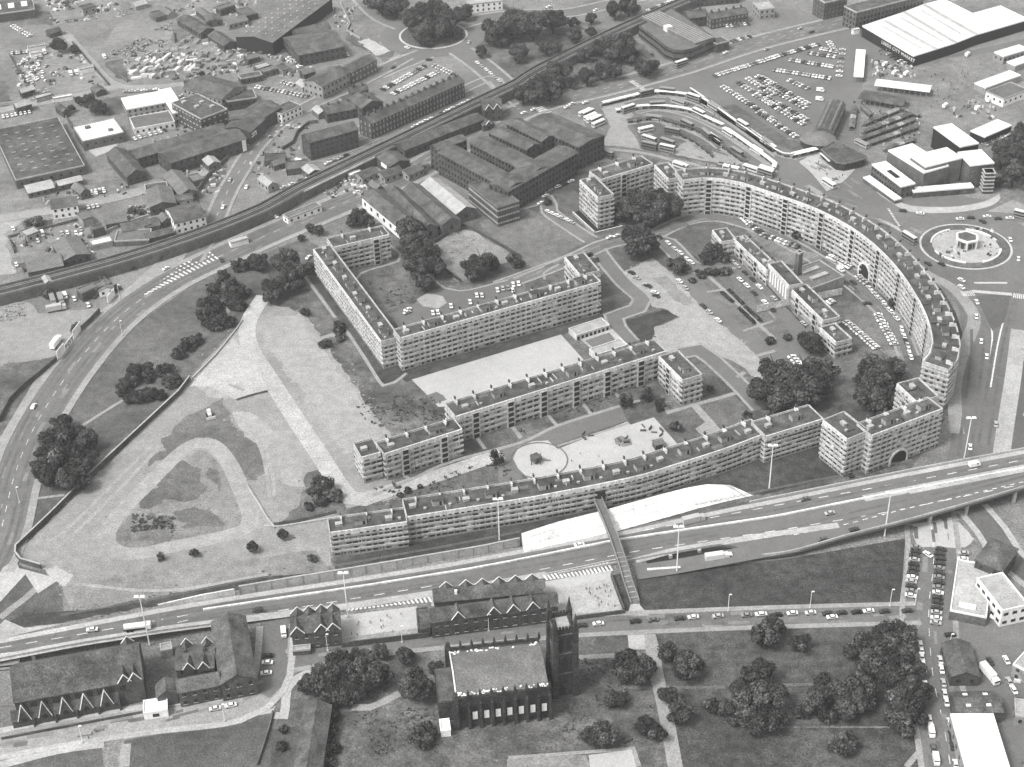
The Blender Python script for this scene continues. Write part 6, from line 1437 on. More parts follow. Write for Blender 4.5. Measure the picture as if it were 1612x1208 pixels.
# ------------------------------------------------------------------ market stalls
ORD = ['first', 'second', 'third', 'fourth', 'fifth', 'sixth', 'seventh', 'eighth', 'ninth', 'tenth', 'eleventh', 'twelfth', 'thirteenth', 'fourteenth', 'fifteenth', 'sixteenth', 'seventeenth', 'eighteenth', 'nineteenth', 'twentieth', 'twenty-first', 'twenty-second', 'twenty-third', 'twenty-fourth', 'twenty-fifth']
def stall_meshes(mat):
    a = MB(); a.poly([(-2.6, -1.7, 2.3), (2.6, -1.7, 2.3), (2.6, 0, 3.0), (-2.6, 0, 3.0)]); a.poly([(-2.6, 0, 3.0), (2.6, 0, 3.0), (2.6, 1.7, 2.3), (-2.6, 1.7, 2.3)])
    a.poly([(-2.6, -1.7, 2.3), (2.6, -1.7, 2.3), (2.6, -1.7, 1.9), (-2.6, -1.7, 1.9)]); a.poly([(2.6, 1.7, 2.3), (-2.6, 1.7, 2.3), (-2.6, 1.7, 1.9), (2.6, 1.7, 1.9)])
    b = MB(); b.box((0, 0, 0), 4.8, 2.0, .9)
    return a.mesh('awning', mat), b.mesh('counter', 'timber')
SM = {m_: stall_meshes(m_) for m_ in ('stall_canvas', 'stall_pale', 'slate_pale')}
pm = MB(); pm.box((0, 0, 0), .12, .12, 2.4); POSTM = pm.mesh('post', 'metal_grey')
rnd = random.Random(5)
for row, n_, lb in ((L('03', 640, 742, 850, 655), 6, 'back row of market stalls'), (L('03', 640, 790, 930, 680), 8, 'second row of market stalls'), (L('03', 620, 835, 950, 715), 9, 'third row of market stalls'), (L('03', 680, 858, 965, 760), 8, 'fourth row of market stalls'), (L('03', 770, 895, 950, 835), 5, 'front row of market stalls'), (L('03', 588, 640, 570, 770), 5, 'column of market stalls beside the dark hall'), (L('03', 640, 640, 690, 690), 3, 'short slanting line of market stalls'), (L('03', 870, 645, 980, 690), 3, 'rear right line of market stalls')):
    a, b = P2(row[0], 2.5), P2(row[1], 2.5); ang = math.atan2((b-a).y, (b-a).x)
    for i in range(n_):
        c = a.lerp(b, (i+.5)/n_); m_ = rnd.choice(['stall_canvas', 'stall_canvas', 'slate_pale', 'stall_pale'])
        t = thing('market_stall', '%s stall from the left in the %s' % (ORD[i], lb), 'market stall', (c.x, c.y, 0), ang+rnd.uniform(-.06, .06), group='canvas-roofed market stalls')
        put('awning', SM[m_][0], t); put('counter', SM[m_][1], t)
        for x in (-2.5, 2.5):
            for y in (-1.6, 1.6): put('post', POSTM, t, (x, y, 0))
# ------------------------------------------------------------------ timber and container stacks in the top-left yard
mbs = []
for k in range(3):
    mb = MB(); rr = random.Random(k)
    for j in range(4): mb.box((0, -1.5+j*1.0, 0), 5.5+rr.random()*2, .8, .9+rr.random()*1.1)
    mbs.append(mb.mesh('timber_stack', ['stall_pale', 'concrete', 'render_white'][k]))
rows = ((755, 380, 1010, 305), (770, 420, 1090, 330), (790, 455, 1170, 365), (800, 485, 1190, 410), (880, 350, 1130, 290), (1040, 300, 1160, 230), (1180, 250, 1380, 300), (1200, 330, 1560, 350), (1240, 360, 1480, 390))
for r_, (x0, y0, x1, y1) in enumerate(rows):
    n_ = 8 if r_ < 5 else 5
    for i in range(n_):
        c = P2(L('00', x0+(x1-x0)*(i+.5)/n_+rnd.uniform(-12, 12), y0+(y1-y0)*(i+.5)/n_+rnd.uniform(-8, 8))[0])
        put('timber_stack', mbs[rnd.choice([0, 1, 1, 2])], None, (c.x, c.y, 0), rnd.choice([.3, 1.2, 1.25])+rnd.uniform(-.1, .1), (rnd.uniform(.5, 1), rnd.uniform(.4, .8), rnd.uniform(.6, 1.3)), label='%s pale timber stack from the left in the %s row of the timber yard' % (ORD[i], ORD[r_]), cat='timber stack', group='stacks in the timber yard')
# ------------------------------------------------------------------ vehicles
def car_meshes(paint):
    b = MB()  # body: bonnet, cabin, boot as one shaped shell
    prof = [(-2.05, .35), (-2.1, .75), (-1.95, .92), (-1.15, .98), (-.65, 1.38), (.75, 1.40), (1.35, .98), (2.0, .86), (2.08, .6), (2.05, .35)]
    W0 = [.74, .80, .80, .80, .62, .62, .80, .80, .76, .74]
    n = len(prof)
    for s in (-1, 1):
        for (x, z), w in zip(prof, W0): b.v.append((x, s*w, z))
    for i in range(n-1): b.f.append((i, i+1, n+i+1, n+i)); b.mi.append(0)
    for s, o in ((-1, 0), (1, n)):
        b.f.append((o+0, o+1, o+2, o+3, o+6, o+7, o+8, o+9)); b.f.append((o+3, o+4, o+5, o+6)); b.mi += [0, 0]
    body = fix(b.mesh('body', 'paint_'+paint))
    g = MB()
    for s in (-1, 1): g.poly([(-1.05, s*.825, 1.0), (1.2, s*.825, 1.0), (.72, s*.66, 1.34), (-.62, s*.66, 1.34)])
    g.poly([(1.33, -.74, 1.01), (1.33, .74, 1.01), (.80, .58, 1.38), (.80, -.58, 1.38)]); g.poly([(-1.13, -.74, 1.01), (-1.13, .74, 1.01), (-.70, .58, 1.37), (-.70, -.58, 1.37)])
    return body, g.mesh('windows', 'glass')
CARS = {k: car_meshes(k) for k in ('white', 'cream', 'silver', 'grey', 'mid', 'dark', 'black')}
wh = MB(); wh.tube((0, -.1, .32), (0, .1, .32), .32, .32, 8); WHEEL = wh.mesh('wheel', 'tyre')
def van_meshes(paint, l=4.8, h=2.2):
    b = MB(); b.box((-.35, 0, .4), l-.9, 1.9, h-.4); b.box((l/2-.6, 0, .4), 1.2, 1.85, .9); b2 = MB()
    b2.poly([(l/2-.75, -.85, 1.35), (l/2-.75, .85, 1.35), (l/2-.82, .8, h-.15), (l/2-.82, -.8, h-.15)])
    for s in (-1, 1): b2.poly([(l/2-1.9, s*.97, 1.35), (l/2-.95, s*.97, 1.35), (l/2-.95, s*.97, h-.3), (l/2-1.9, s*.97, h-.3)])
    return b.mesh('body', 'paint_'+paint), b2.mesh('windows', 'glass')
VANS = {k: van_meshes(k) for k in ('white', 'cream', 'grey', 'dark')}
COLN = {'w': 'white', 'c': 'cream', 's': 'silver', 'g': 'grey', 'm': 'mid', 'd': 'dark', 'b': 'black'}
WORD = {'white': 'white', 'cream': 'cream', 'silver': 'pale grey', 'grey': 'grey', 'mid': 'dark grey', 'dark': 'dark', 'black': 'black'}
VLIST = []
rv = random.Random(21)
def rc(pal='wwcsgmdd'): return COLN[rv.choice(pal)]
def row(where, p0, p1, n_, mode='across', pal='wwwcsgmddb', z=0, flip=False, jit=.25, skip=.0):
    """n cars between two spots; across = parked side by side, along = nose to tail"""
    a, b = P2(p0, z), P2(p1, z); d = (b-a); ang = math.atan2(d.y, d.x)+(math.pi/2 if mode == 'across' else 0)
    i_ = 0; dx_, dy_ = p1[0]-p0[0], p1[1]-p0[1]
    frm = ('top' if dy_ > 0 else 'bottom') if abs(dy_) > abs(dx_) else ('left' if dx_ > 0 else 'right')
    for i in range(n_):
        if rv.random() < skip: continue
        c = a.lerp(b, (i+.5)/n_)+Vector((rv.uniform(-jit, jit), rv.uniform(-jit, jit)))
        col = rc(pal); VLIST.append((c, ang+rv.uniform(-.05, .05)+(math.pi if rv.random() < .4 else 0), col, 'car', '%s car, %s from the %s in %s' % (WORD[col], ORD[min(i_, 24)], frm, where), where, z)); i_ += 1
def one(label, p, dpx, col='w', kind='car', z=0):
    c = P2(p, z); e = P2((p[0]+dpx[0], p[1]+dpx[1]), z)-c
    VLIST.append((c, math.atan2(e.y, e.x), COLN[col], kind, label, None, z))
# bottom street, one by one
tags = [('32', 445, 342, 'd'), ('32', 545, 332, 'w'), ('32', 768, 318, 'b'), ('32', 875, 310, 'm'), ('32', 1035, 300, 'd'), ('32', 1118, 292, 'w'), ('32', 1268, 286, 's'), ('32', 1440, 281, 'g'), ('32', 1530, 275, 'w'), ('33', 20, 274, 'w'), ('33', 118, 279, 'b'), ('33', 212, 269, 'w'), ('33', 322, 266, 'c'), ('33', 425, 270, 'd'), ('33', 508, 266, 'd'), ('33', 600, 262, 'b'), ('33', 672, 255, 'w'), ('33', 768, 258, 'd'), ('33', 905, 254, 'd')]
for i, (t, x, y, c_) in enumerate(tags): one('%s car, %s from the church tower along the kerb of the street' % (WORD[COLN[c_]], ORD[i]), L(t, x, y)[0], (10, -1), c_)
one('white car driving on the street below the dark field', L('33', 452, 292)[0], (10, -1), 'w')
row('the left column of the field-side car park', *L('23', 955, 1000)+L('33', 922, 175), 12, 'across', 'wwdddbsg')
row('the right column of the field-side car park', *L('23', 1105, 1010)+L('33', 1080, 345), 16, 'across', 'wwdddbsg')
one('white car driving between the car park columns', L('23', 1030, 1057)[0], (6, 4), 'w'); one('pale car beside the roofless yard building', L('23', 1245, 1050)[0], (6, 0), 's'); one('white car behind the pale one by the yard building', L('23', 1242, 1085)[0], (6, 0), 'w')
for i, (x, y, c_) in enumerate(((985, 460, 'w'), (990, 492, 'w'), (993, 532, 'c'), (1000, 570, 'w'), (1006, 606, 'w'), (1014, 702, 'w'), (1040, 912, 'w'), (1062, 1085, 'm'))): one('%s car, %s from the top along the left kerb of the right-hand street' % (WORD[COLN[c_]], ORD[i]), L('33', x, y)[0], (2, 10), c_)
one('white van on the left kerb of the right-hand street', L('33', 1050, 988)[0], (2, 10), 'w', 'van'); one('white van near the bottom edge on the right-hand street', L('33', 1078, 1155)[0], (2, 10), 'w', 'van')
for i, (x, y, c_) in enumerate(((1145, 480, 'w'), (1104, 552, 'c'), (1112, 608, 'w'), (1123, 690, 's'), (1131, 755, 'c'), (1141, 805, 'w'), (1160, 930, 'w'), (1170, 1005, 'd'), (1178, 1070, 'd'), (1196, 1182, 'w'))): one('%s car, %s from the top along the right kerb of the right-hand street' % (WORD[COLN[c_]], ORD[i]), L('33', x, y)[0], (2, 10), c_)
one('black car crossing below the roofless yard building', L('33', 1165, 400)[0], (10, 0), 'b')
for i, (x, y, c_) in enumerate(((1502, 552, 'w'), (1405, 560, 'd'), (1520, 682, 's'), (1547, 732, 'w'), (1585, 805, 'd'))): one('%s car, %s from the top in the lane at the right edge' % (WORD[COLN[c_]], ORD[i]), L('33', x, y)[0], (5, 9), c_)
one('white lorry trailer parked beside the black-fronted workshop', L('33', 1400, 650)[0], (6, 7), 'w', 'lorry')
for x, y, c_, l_ in ((1400, 180, 'w', 'white car squeezed between the two pale buildings'), (1410, 240, 'd', 'dark car squeezed between the two pale buildings'), (1425, 280, 'w', 'white car at the lower end of the alley by the white front')): one(l_, L('33', x, y)[0], (4, -6), c_)
one('white van parked by the small school house', L('31', 180, 388)[0], (1, 10), 'w', 'van'); one('black car below the ridged hall, top of three', L('31', 85, 525)[0], (10, 0), 'b'); one('white car below the ridged hall, middle of three', L('31', 82, 567)[0], (10, 0), 'w'); one('white car below the ridged hall, bottom of three', L('31', 75, 630)[0], (10, -1), 'w')
one('cream car parked in the lane, left of two', L('30', 1302, 845)[0], (10, -2), 'c'); one('white car parked in the lane, right of two', L('30', 1396, 825)[0], (10, -2), 'w')
one('dark car driving on the near motorway lanes beside the ridged hall', L('30', 1560, 245)[0], (10, -1.5), 'd', z=2.4); one('white estate car on the motorway at left', L('30', 558, 366)[0], (10, -1), 'w', z=4.6)
one('white tanker lorry on the motorway at left', L('30', 838, 358)[0], (10, -1.2), 'w', 'tanker', z=4.2)
for x, y, c_, l_, k in ((290, 720, 'm', 'dark grey car on the far lanes of the motorway', 'car'), (395, 962, 'm', 'dark grey car on the slip road, left of two', 'car'), (585, 905, 'd', 'dark car on the slip road, right of two', 'car'), (1310, 515, 'w', 'white van on the flyover near the junction mast', 'van'), (438, 805, 's', 'pale car on the middle lanes of the flyover', 'car')):
    p = L('23', x, y)[0]; one(l_, p, (10, -2), c_, k, z=mz(p[0])+.05)
one('pale lorry on the slip road under the white slope', L('22', 1120, 855)[0], (10, -2.5), 's', 'lorry', z=.5); one('white car at the foot of the white slope', L('22', 430, 997)[0], (10, -2), 'w', z=.4); one('white lorry on the sunken slip road, left of two', L('22', 1262, 1083)[0], (10, -1.5), 'c', 'lorry'); one('white van on the sunken slip road, right of two', L('22', 1325, 1073)[0], (10, -1.5), 'w', 'van')
one('bright white car alone on the ring road at left', L('20', 205, 162)[0], (5, -8), 'w'); one('white car on the ring road by the hatched junction', L('10', 1005, 480)[0], (8, -4), 'w'); one('pale car coming out from under the viaduct', L('10', 1138, 365)[0], (8, -5), 's'); one('white car on the street above the viaduct', L('10', 1350, 107)[0], (5, -8), 'w'); one('dark car at the tip of the hatched junction', L('10', 1340, 428)[0], (3, 6), 'd')
for x, y, c_, d_, l_ in ((1390, 1095, 's', (4, -9), 'pale car on the viaduct street'), (1490, 1138, 'w', (4, -8), 'small white car parked on the viaduct street'), (1585, 935, 'm', (6, -8), 'dark car at the bend of the viaduct street')): one(l_, L('00', x, y)[0], d_, c_)
# yards by the viaduct
for i, (x, y, c_, k) in enumerate(((215, 282, 'w', 'van'), (257, 272, 'w', 'van'), (80, 238, 'w', 'car'), (375, 266, 's', 'car'), (408, 262, 'w', 'car'), (460, 264, 'w', 'car'), (490, 240, 's', 'car'), (230, 310, 'c', 'car'), (100, 455, 'w', 'car'), (395, 648, 'w', 'van'), (450, 662, 'w', 'car'), (500, 642, 'w', 'car'), (568, 647, 'd', 'car'), (535, 700, 'w', 'car'))): one('%s %s, %s counted down through the viaduct yards' % (WORD[COLN[c_]], k, ORD[i]), L('10', x, y)[0], (3, 8), c_, k)
one('long pale lorry in the yard below the viaduct', L('10', 345, 728)[0], (10, -2), 's', 'lorry'); one('pale lorry cab with dark bed, left of two behind the long one', L('10', 325, 688)[0], (3, 9), 'g', 'lorry'); one('pale lorry cab with dark bed, right of two behind the long one', L('10', 372, 680)[0], (3, 9), 'g', 'lorry'); one('big white van behind the lettered hoarding', L('10', 342, 935)[0], (5, -7), 'w', 'lorry')
row('the row above the pale garage roof', *L('10', 455, 50, 640, 8), 8, 'across', 'wwcsgm'); row('the short row under the pale garage car row', *L('10', 520, 112, 605, 95), 3, 'across', 'wwc'); row('the row at the bottom of the works yard', *L('00', 490, 1178, 640, 1150), 6, 'across', 'wwsc'); row('the row by the dark works corner', *L('00', 5, 715, 190, 682), 7, 'across', 'wwwcd'); row('the row beside the blackened mill', *L('00', 1095, 575, 1150, 660), 4, 'across', 'wwsc'); row('the kerb above the office court', *L('00', 745, 562, 960, 548), 6, 'along', 'wcsd'); row('the slanting row at the top left', *L('00', 75, 160, 185, 228), 8, 'across', 'wwws'); row('the row at the top of the scrap yard', *L('00', 65, 330, 170, 318), 7, 'across', 'wcsd')
for i in range(22): one('scrapped %s car, %s of the jumble in the far left scrap yard counted from the top' % ('pale', ORD[i]), L('00', 130+rv.uniform(0, 150), 345+i*7.5)[0], (rv.uniform(-5, 5), rv.uniform(-5, 5)), rv.choice('wwcs'))
for x, y, l_ in ((270, 325, 'white van at the back of the scrap yard'), (430, 455, 'white lorry in the scrap yard, left of two'), (465, 450, 'white lorry in the scrap yard, right of two'), (632, 355, 'white lorry on the bend of the yard road')): one(l_, L('00', x, y)[0], (4, 7), 'w', 'van')
row('the court of the white offices', *L('00', 800, 850, 1010, 790), 7, 'across', 'wcsd'); row('the alley by the shed gable', *L('00', 890, 960, 975, 930), 4, 'across', 'wwc')
# around the terrace
row('the upper row of the terrace car park', *L('01', 770, 552, 1035, 402), 15, 'across', 'wwwcsgd'); row('the lower row of the terrace car park', *L('01', 830, 578, 1112, 440), 14, 'across', 'wwwcsgd'); row('the end row of the terrace car park', *L('01', 1085, 400, 1200, 455), 7, 'across', 'wcsd'); row('the row before the dark ridged hall', *L('01', 455, 358, 580, 335), 5, 'across', 'wwc'); row('the long row in the yard by the street', *L('01', 5, 530, 330, 590), 14, 'across', 'wwcsgd'); row('the short row in the yard by the street', *L('01', 165, 500, 245, 525), 4, 'across', 'wwcs'); row('the jumble below the ridged hall', *L('01', 180, 350, 330, 420), 8, 'across', 'wwcs', jit=2.5); row('the kerb between terrace and railway', *L('01', 950, 778, 1335, 598), 12, 'along', 'wwwcsgd'); row('the kerb below the four-storey mill', *L('01', 425, 1002, 575, 938), 4, 'along', 'wwsd'); row('the kerb along the foot of the viaduct', *L('01', 150, 1150, 515, 1010), 7, 'along', 'wcsd'); row('the kerb below the parkland trees', *L('01', 1335, 375, 1495, 505), 6, 'along', 'wwcs')
one('white car on the top roundabout', L('01', 925, 295)[0], (8, 3), 'w'); one('dark car at the terrace car park entrance', L('01', 842, 415)[0], (8, -4), 'd'); one('dark car leaving the top roundabout', L('01', 1055, 368)[0], (9, 0), 'd'); one('pale car at the right of the top roundabout', L('01', 1298, 262)[0], (3, -8), 's'); one('white van beside the square dark shed', L('01', 270, 985)[0], (9, 3), 'w', 'van')
row('the forecourt by the parallel sheds', *L('01', 490, 1120, 640, 1075), 6, 'across', 'wwcsd', jit=1.2); row('the street side of the great mill', *X(815, 322, 905, 285), 8, 'along', 'wwcsd'); row('the lane below the great mill', *X(775, 330, 812, 318), 3, 'along', 'wsd'); row('the street beside the field of grass', *L('12', 225, 130, 400, 205), 6, 'along', 'wwwcs')
for x, y, c_, l_ in ((225, 40, 'w', 'white car at the field corner'), (198, 84, 'w', 'white car below the field corner'), (20, 122, 's', 'pale car on the lane by the field, lower of two'), (42, 86, 'w', 'white car on the lane by the field, upper of two'), (615, 292, 'w', 'white car, left of the pair before the far tall flats'), (655, 282, 'w', 'white car, right of the pair before the far tall flats')): one(l_, L('12', x, y)[0], (9, -3), c_)
# estate
for i, (t, x, y, c_) in enumerate((('11', 930, 728, 'w'), ('11', 925, 745, 'c'), ('11', 1080, 748, 'w'), ('11', 1110, 744, 'w'), ('11', 1190, 706, 'w'), ('11', 1305, 682, 'w'), ('11', 1345, 642, 'w'), ('11', 1376, 642, 'c'), ('11', 1470, 610, 'w'), ('11', 1502, 600, 's'), ('11', 1535, 596, 'g'), ('11', 1565, 578, 'w'), ('11', 1598, 572, 'w'), ('12', 30, 576, 'w'), ('12', 62, 570, 'w'), ('12', 28, 612, 'w'))): one('%s car, %s from the left in the court of the U-shaped flats' % (WORD[COLN[c_]], ORD[i]), L(t, x, y)[0], (8, -3) if i < 2 else (1.5, 6), c_)
one('white car on the path at the corner of the U-shaped flats', L('11', 330, 412)[0], (6, -5), 'w'); one('white car on the road behind the U-shaped flats', L('11', 622, 18)[0], (9, -3), 'w'); one('white car on the kiosk side road', L('11', 128, 165)[0], (8, 3), 'w')
for i, (x, y, c_) in enumerate(((745, 505, 'd'), (775, 535, 's'), (830, 578, 's'), (845, 585, 'd'), (885, 625, 'w'), (893, 645, 'd'))): one('%s car, %s from the top parked on the bare central patch' % (WORD[COLN[c_]], ORD[i]), L('12', x, y)[0], (8, 3), c_)
for i, (x, y, c_) in enumerate(((915, 288, 'd'), (965, 325, 'w'), (1005, 360, 'c'), (1040, 385, 'w'), (1080, 422, 'w'), (1106, 442, 'w'), (1035, 556, 'w'), (1070, 596, 's'), (1178, 706, 'd'), (1215, 742, 's'), (1268, 792, 'w'), (1360, 440, 's'), (1385, 465, 's'), (1430, 505, 'd'), (1400, 547, 'w'), (1440, 582, 'w'), (1475, 545, 'd'), (1516, 588, 'w'), (1485, 628, 'd'), (1550, 682, 'w'), (1592, 728, 'd'))): one('%s car, %s counted downwards along the estate road before the low flats' % (WORD[COLN[c_]], ORD[i]), L('12', x, y)[0], (7, 6), c_)
for i, (x, y, c_) in enumerate(((14, 592, 'w'), (45, 685, 'w'), (100, 660, 's'), (90, 725, 'd'), (280, 812, 's'))): one('%s car, %s from the left at the foot of the low flats' % (WORD[COLN[c_]], ORD[i]), L('13', x, y)[0], (7, 6), c_)
row('the row behind the low flats near the chimney', *L('13', 60, 285, 250, 350), 11, 'across', 'wwcsgd'); row('the second row behind the low flats', *L('13', -90, 170, 40, 280), 10, 'across', 'wwcsgd'); row('the row under the crescent near the arch', *L('13', 430, 402, 570, 475), 9, 'across', 'wwcs'); row('the row below the crescent arch', *L('13', 600, 520, 665, 575), 4, 'across', 'wwcs'); row('the row along the middle of the crescent', *L('13', 670, 590, 850, 790), 11, 'along', 'wwwcs'); row('the row at the near crescent end', *L('13', 865, 830, 935, 1030), 8, 'along', 'wwcsd'); row('the slanting double row on the crescent lawn', *L('13', 725, 750, 830, 945), 10, 'across', 'wwcs'); row('the row below the low flats hall', *L('13', 530, 795, 725, 965), 12, 'across', 'wwcs'); row('the pair beside the boiler house lawn', *L('13', 425, 670, 460, 690), 2, 'across', 'wc'); row('the short row in the trees', *L('13', 205, 1005, 265, 1075), 4, 'across', 'ww')
one('white van beside the boiler house', L('13', 503, 488)[0], (7, 5), 'w', 'van'); one('dark car behind the boiler house', L('13', 578, 563)[0], (7, 5), 'd'); one('dark car on the crescent road by the lawn', L('13', 665, 690)[0], (9, 0), 'd')
# right roundabout
for i, (x, y, c_, d_) in enumerate(((985, 147, 'w', (9, 1)), (1225, 180, 'w', (9, 0)), (1290, 172, 'd', (9, 1)), (1388, 165, 'w', (9, 0)), (1455, 178, 'd', (9, 0)), (1525, 175, 'w', (9, 0)), (1527, 305, 'w', (3, 7)), (1577, 422, 'w', (0, 9)), (1030, 450, 'd', (7, 4)), (1113, 453, 'd', (8, 4)), (1232, 550, 'w', (7, 4)), (1232, 592, 'w', (7, 5)), (1325, 682, 'w', (4, 8)), (1322, 770, 'w', (1, 9)), (1352, 920, 'w', (0, 9)), (1385, 1012, 'w', (0, 9)), (1360, 195, 'd', (8, 4)), (880, 130, 'd', (9, 1)))): one('%s car, %s counted clockwise from the top on the fountain roundabout roads' % (WORD[COLN[c_]], ORD[i]), L('13', x, y)[0], d_, c_)
one('white car on the road beside the flyover junction', L('23', 1285, 408)[0], (0, 9), 'w'); one('pale car on the right carriageway above the flyover', L('23', 1440, 270)[0], (0, 9), 's')
# market car park
for p, n_, lb in ((L('02', 1235, 468, 1612, 352)+[], 17, 'the pale row along the market road'), (L('03', 0, 382, 375, 272), 20, 'the row along the market road nearer the hall'), (L('03', 300, 325, 478, 352), 9, 'the top herringbone row of the market car park'), (L('03', 190, 368, 465, 412), 14, 'the second herringbone row of the market car park'), (L('03', 95, 428, 445, 482), 18, 'the third herringbone row of the market car park'), (L('03', 185, 490, 315, 545), 7, 'the short row left of the white kiosks'), (L('03', 20, 470, 312, 640), 16, 'the fourth row of the market car park'), (L('03', 5, 500, 300, 665), 15, 'the fifth row of the market car park'), (L('03', 0, 560, 305, 735), 17, 'the sixth row of the market car park'), (L('03', -20, 575, 290, 765), 16, 'the seventh row of the market car park'), (L('02', 1290, 525, 1612, 738), 17, 'the outer left row of the market car park'), (L('02', 1380, 500, 1612, 645), 12, 'the inner left row of the market car park'), (L('02', 1500, 465, 1612, 520), 6, 'the topmost left row of the market car park'), (L('03', 0, 680, 240, 838), 14, 'the lowest row of the market car park'), (L('02', 1440, 475, 1612, 585), 9, 'the upper left row of the market car park'), (L('03', 380, 300, 490, 322), 6, 'the short top row of the market car park'), (L('03', 518, 295, 490, 480), 7, 'the upright row by the white canopy'), (L('03', 430, 255, 480, 330), 5, 'the corner row by the white canopy'), (L('03', 1365, 885, 1525, 805), 9, 'the row behind the civic building'), (L('02', 1310, 165, 1460, 150), 7, 'the small car park above the bus road'), (L('02', 1340, 260, 1470, 225), 6, 'the front of the small car park above the bus road'), (L('03', 780, 330, 900, 395), 5, 'the delivery bays under the market lettering'), (L('02', 840, 75, 1030, -5), 9, 'the row behind the round-cornered office')):
    row(lb, p[0], p[1], n_, 'across', 'wwwccsgmd')
for i, (t, x, y) in enumerate((('03', 900, 455), ('03', 830, 450), ('03', 770, 400), ('03', 1270, 340), ('03', 1330, 665), ('03', 1135, 650), ('03', 1400, 615), ('03', 380, 555), ('03', 375, 610))): one('white lorry, %s counted round the market square' % ORD[i], L(t, x, y)[0], (8, -5) if i < 7 else (9, 1), 'w', 'van')
for i, (t, x, y, c_) in enumerate((('02', 385, 635, 'w'), ('02', 355, 655, 'w'), ('02', 465, 628, 'w'), ('02', 1315, 325, 'w'), ('02', 1560, 305, 's'), ('02', 245, 48, 'w'), ('02', 530, 68, 'w'), ('02', 155, 670, 'w'), ('02', 95, 690, 'w'), ('03', 462, 1088, 's'), ('03', 330, 200, 'd'), ('03', 260, 180, 's'))): one('%s car, %s of those moving past the bus station' % (WORD[COLN[c_]], ORD[i]), L(t, x, y)[0], (9, -3), c_, 'car')
# special bodies
def lorry_meshes(paint):
    b = MB(); b.box((-1.2, 0, .8), 7.2, 2.4, 2.6); c = MB(); c.box((3.6, 0, .5), 1.9, 2.3, 2.1); g = MB(); g.poly([(4.57, -1, 1.6), (4.57, 1, 1.6), (4.57, 1, 2.4), (4.57, -1, 2.4)])
    return b.mesh('load_body', 'paint_'+paint), c.mesh('cab', 'paint_'+paint), g.mesh('windscreen', 'glass')
LOR = {}
tk = MB(); tk.tube((-5, 0, 2.0), (3.0, 0, 2.0), 1.15, 1.15, 12); tk.poly([(-5, 1.15*math.cos(g), 2+1.15*math.sin(g)) for g in [2*math.pi*i/12 for i in range(12)]]); TANK = tk.mesh('tank', 'paint_white')
VLIST.sort(key=lambda v: (v[0].x**2+v[0].y**2))
far_mb = MB(); far_cols = ['white', 'cream', 'silver', 'grey', 'mid', 'dark', 'black']; n_obj = 0
used = {}
for c, ang, col, kind, label, grp, z in VLIST:
    if kind == 'car' and n_obj >= 300:
        me = CARS[col][0]; k = far_cols.index(col); ca, sa = math.cos(ang), math.sin(ang)
        for src, mi in ((CARS[col][0], k), (CARS[col][1], 7)):
            b0 = len(far_mb.v); far_mb.v += [(c.x+v.co.x*ca-v.co.y*sa, c.y+v.co.x*sa+v.co.y*ca, v.co.z+z+.24) for v in src.vertices]
            for p in src.polygons: far_mb.f.append(tuple(b0+i for i in p.vertices)); far_mb.mi.append(mi)
        continue
    t = thing('parked_car' if kind == 'car' else {'van': 'van', 'lorry': 'lorry', 'tanker': 'tanker_lorry'}[kind], label, {'car': 'car', 'van': 'van', 'lorry': 'lorry', 'tanker': 'lorry'}[kind], (c.x, c.y, z+(.24 if z == 0 else .08)), ang, group='cars on the streets and in the car parks' if kind == 'car' else 'vans and lorries')
    near = (c.x**2+c.y**2) < 760**2
    if kind == 'car':
        n_obj += 1
        b, g = CARS[col]; put('body', b, t); put('windows', g, t)
        if near:
            for x in (-1.3, 1.3):
                for y in (-.72, .72): put('wheel', WHEEL, t, (x, y, 0))
    elif kind == 'van':
        b, g = VANS.get(col, VANS['white']); put('body', b, t); put('windows', g, t)
        for x in (-1.5, 1.5):
            for y in (-.85, .85): put('wheel', WHEEL, t, (x, y, 0), 0, (1.1, 1.4, 1.1))
    else:
        if col not in LOR: LOR[col] = lorry_meshes(col)
        a, b, g = LOR[col]
        put('cab', b, t); put('windscreen', g, t)
        if kind == 'tanker':
            put('tank', TANK, t); mb = MB(); mb.box((-1, 0, .7), 8.5, 1.6, .4); mb.build('chassis', 'dark', t)
        else: put('load_body', a, t)
        for x in (-3.8, -2.4, 3.4):
            for y in (-1, 1): put('wheel', WHEEL, t, (x, y, 0), 0, (1.5, 1.6, 1.5))
if far_mb.f: far_mb.build('distant_parked_cars', ['paint_'+k for k in far_cols]+['glass'], None, kind='stuff', label='far rows of parked cars in the market car park', cat='cars')
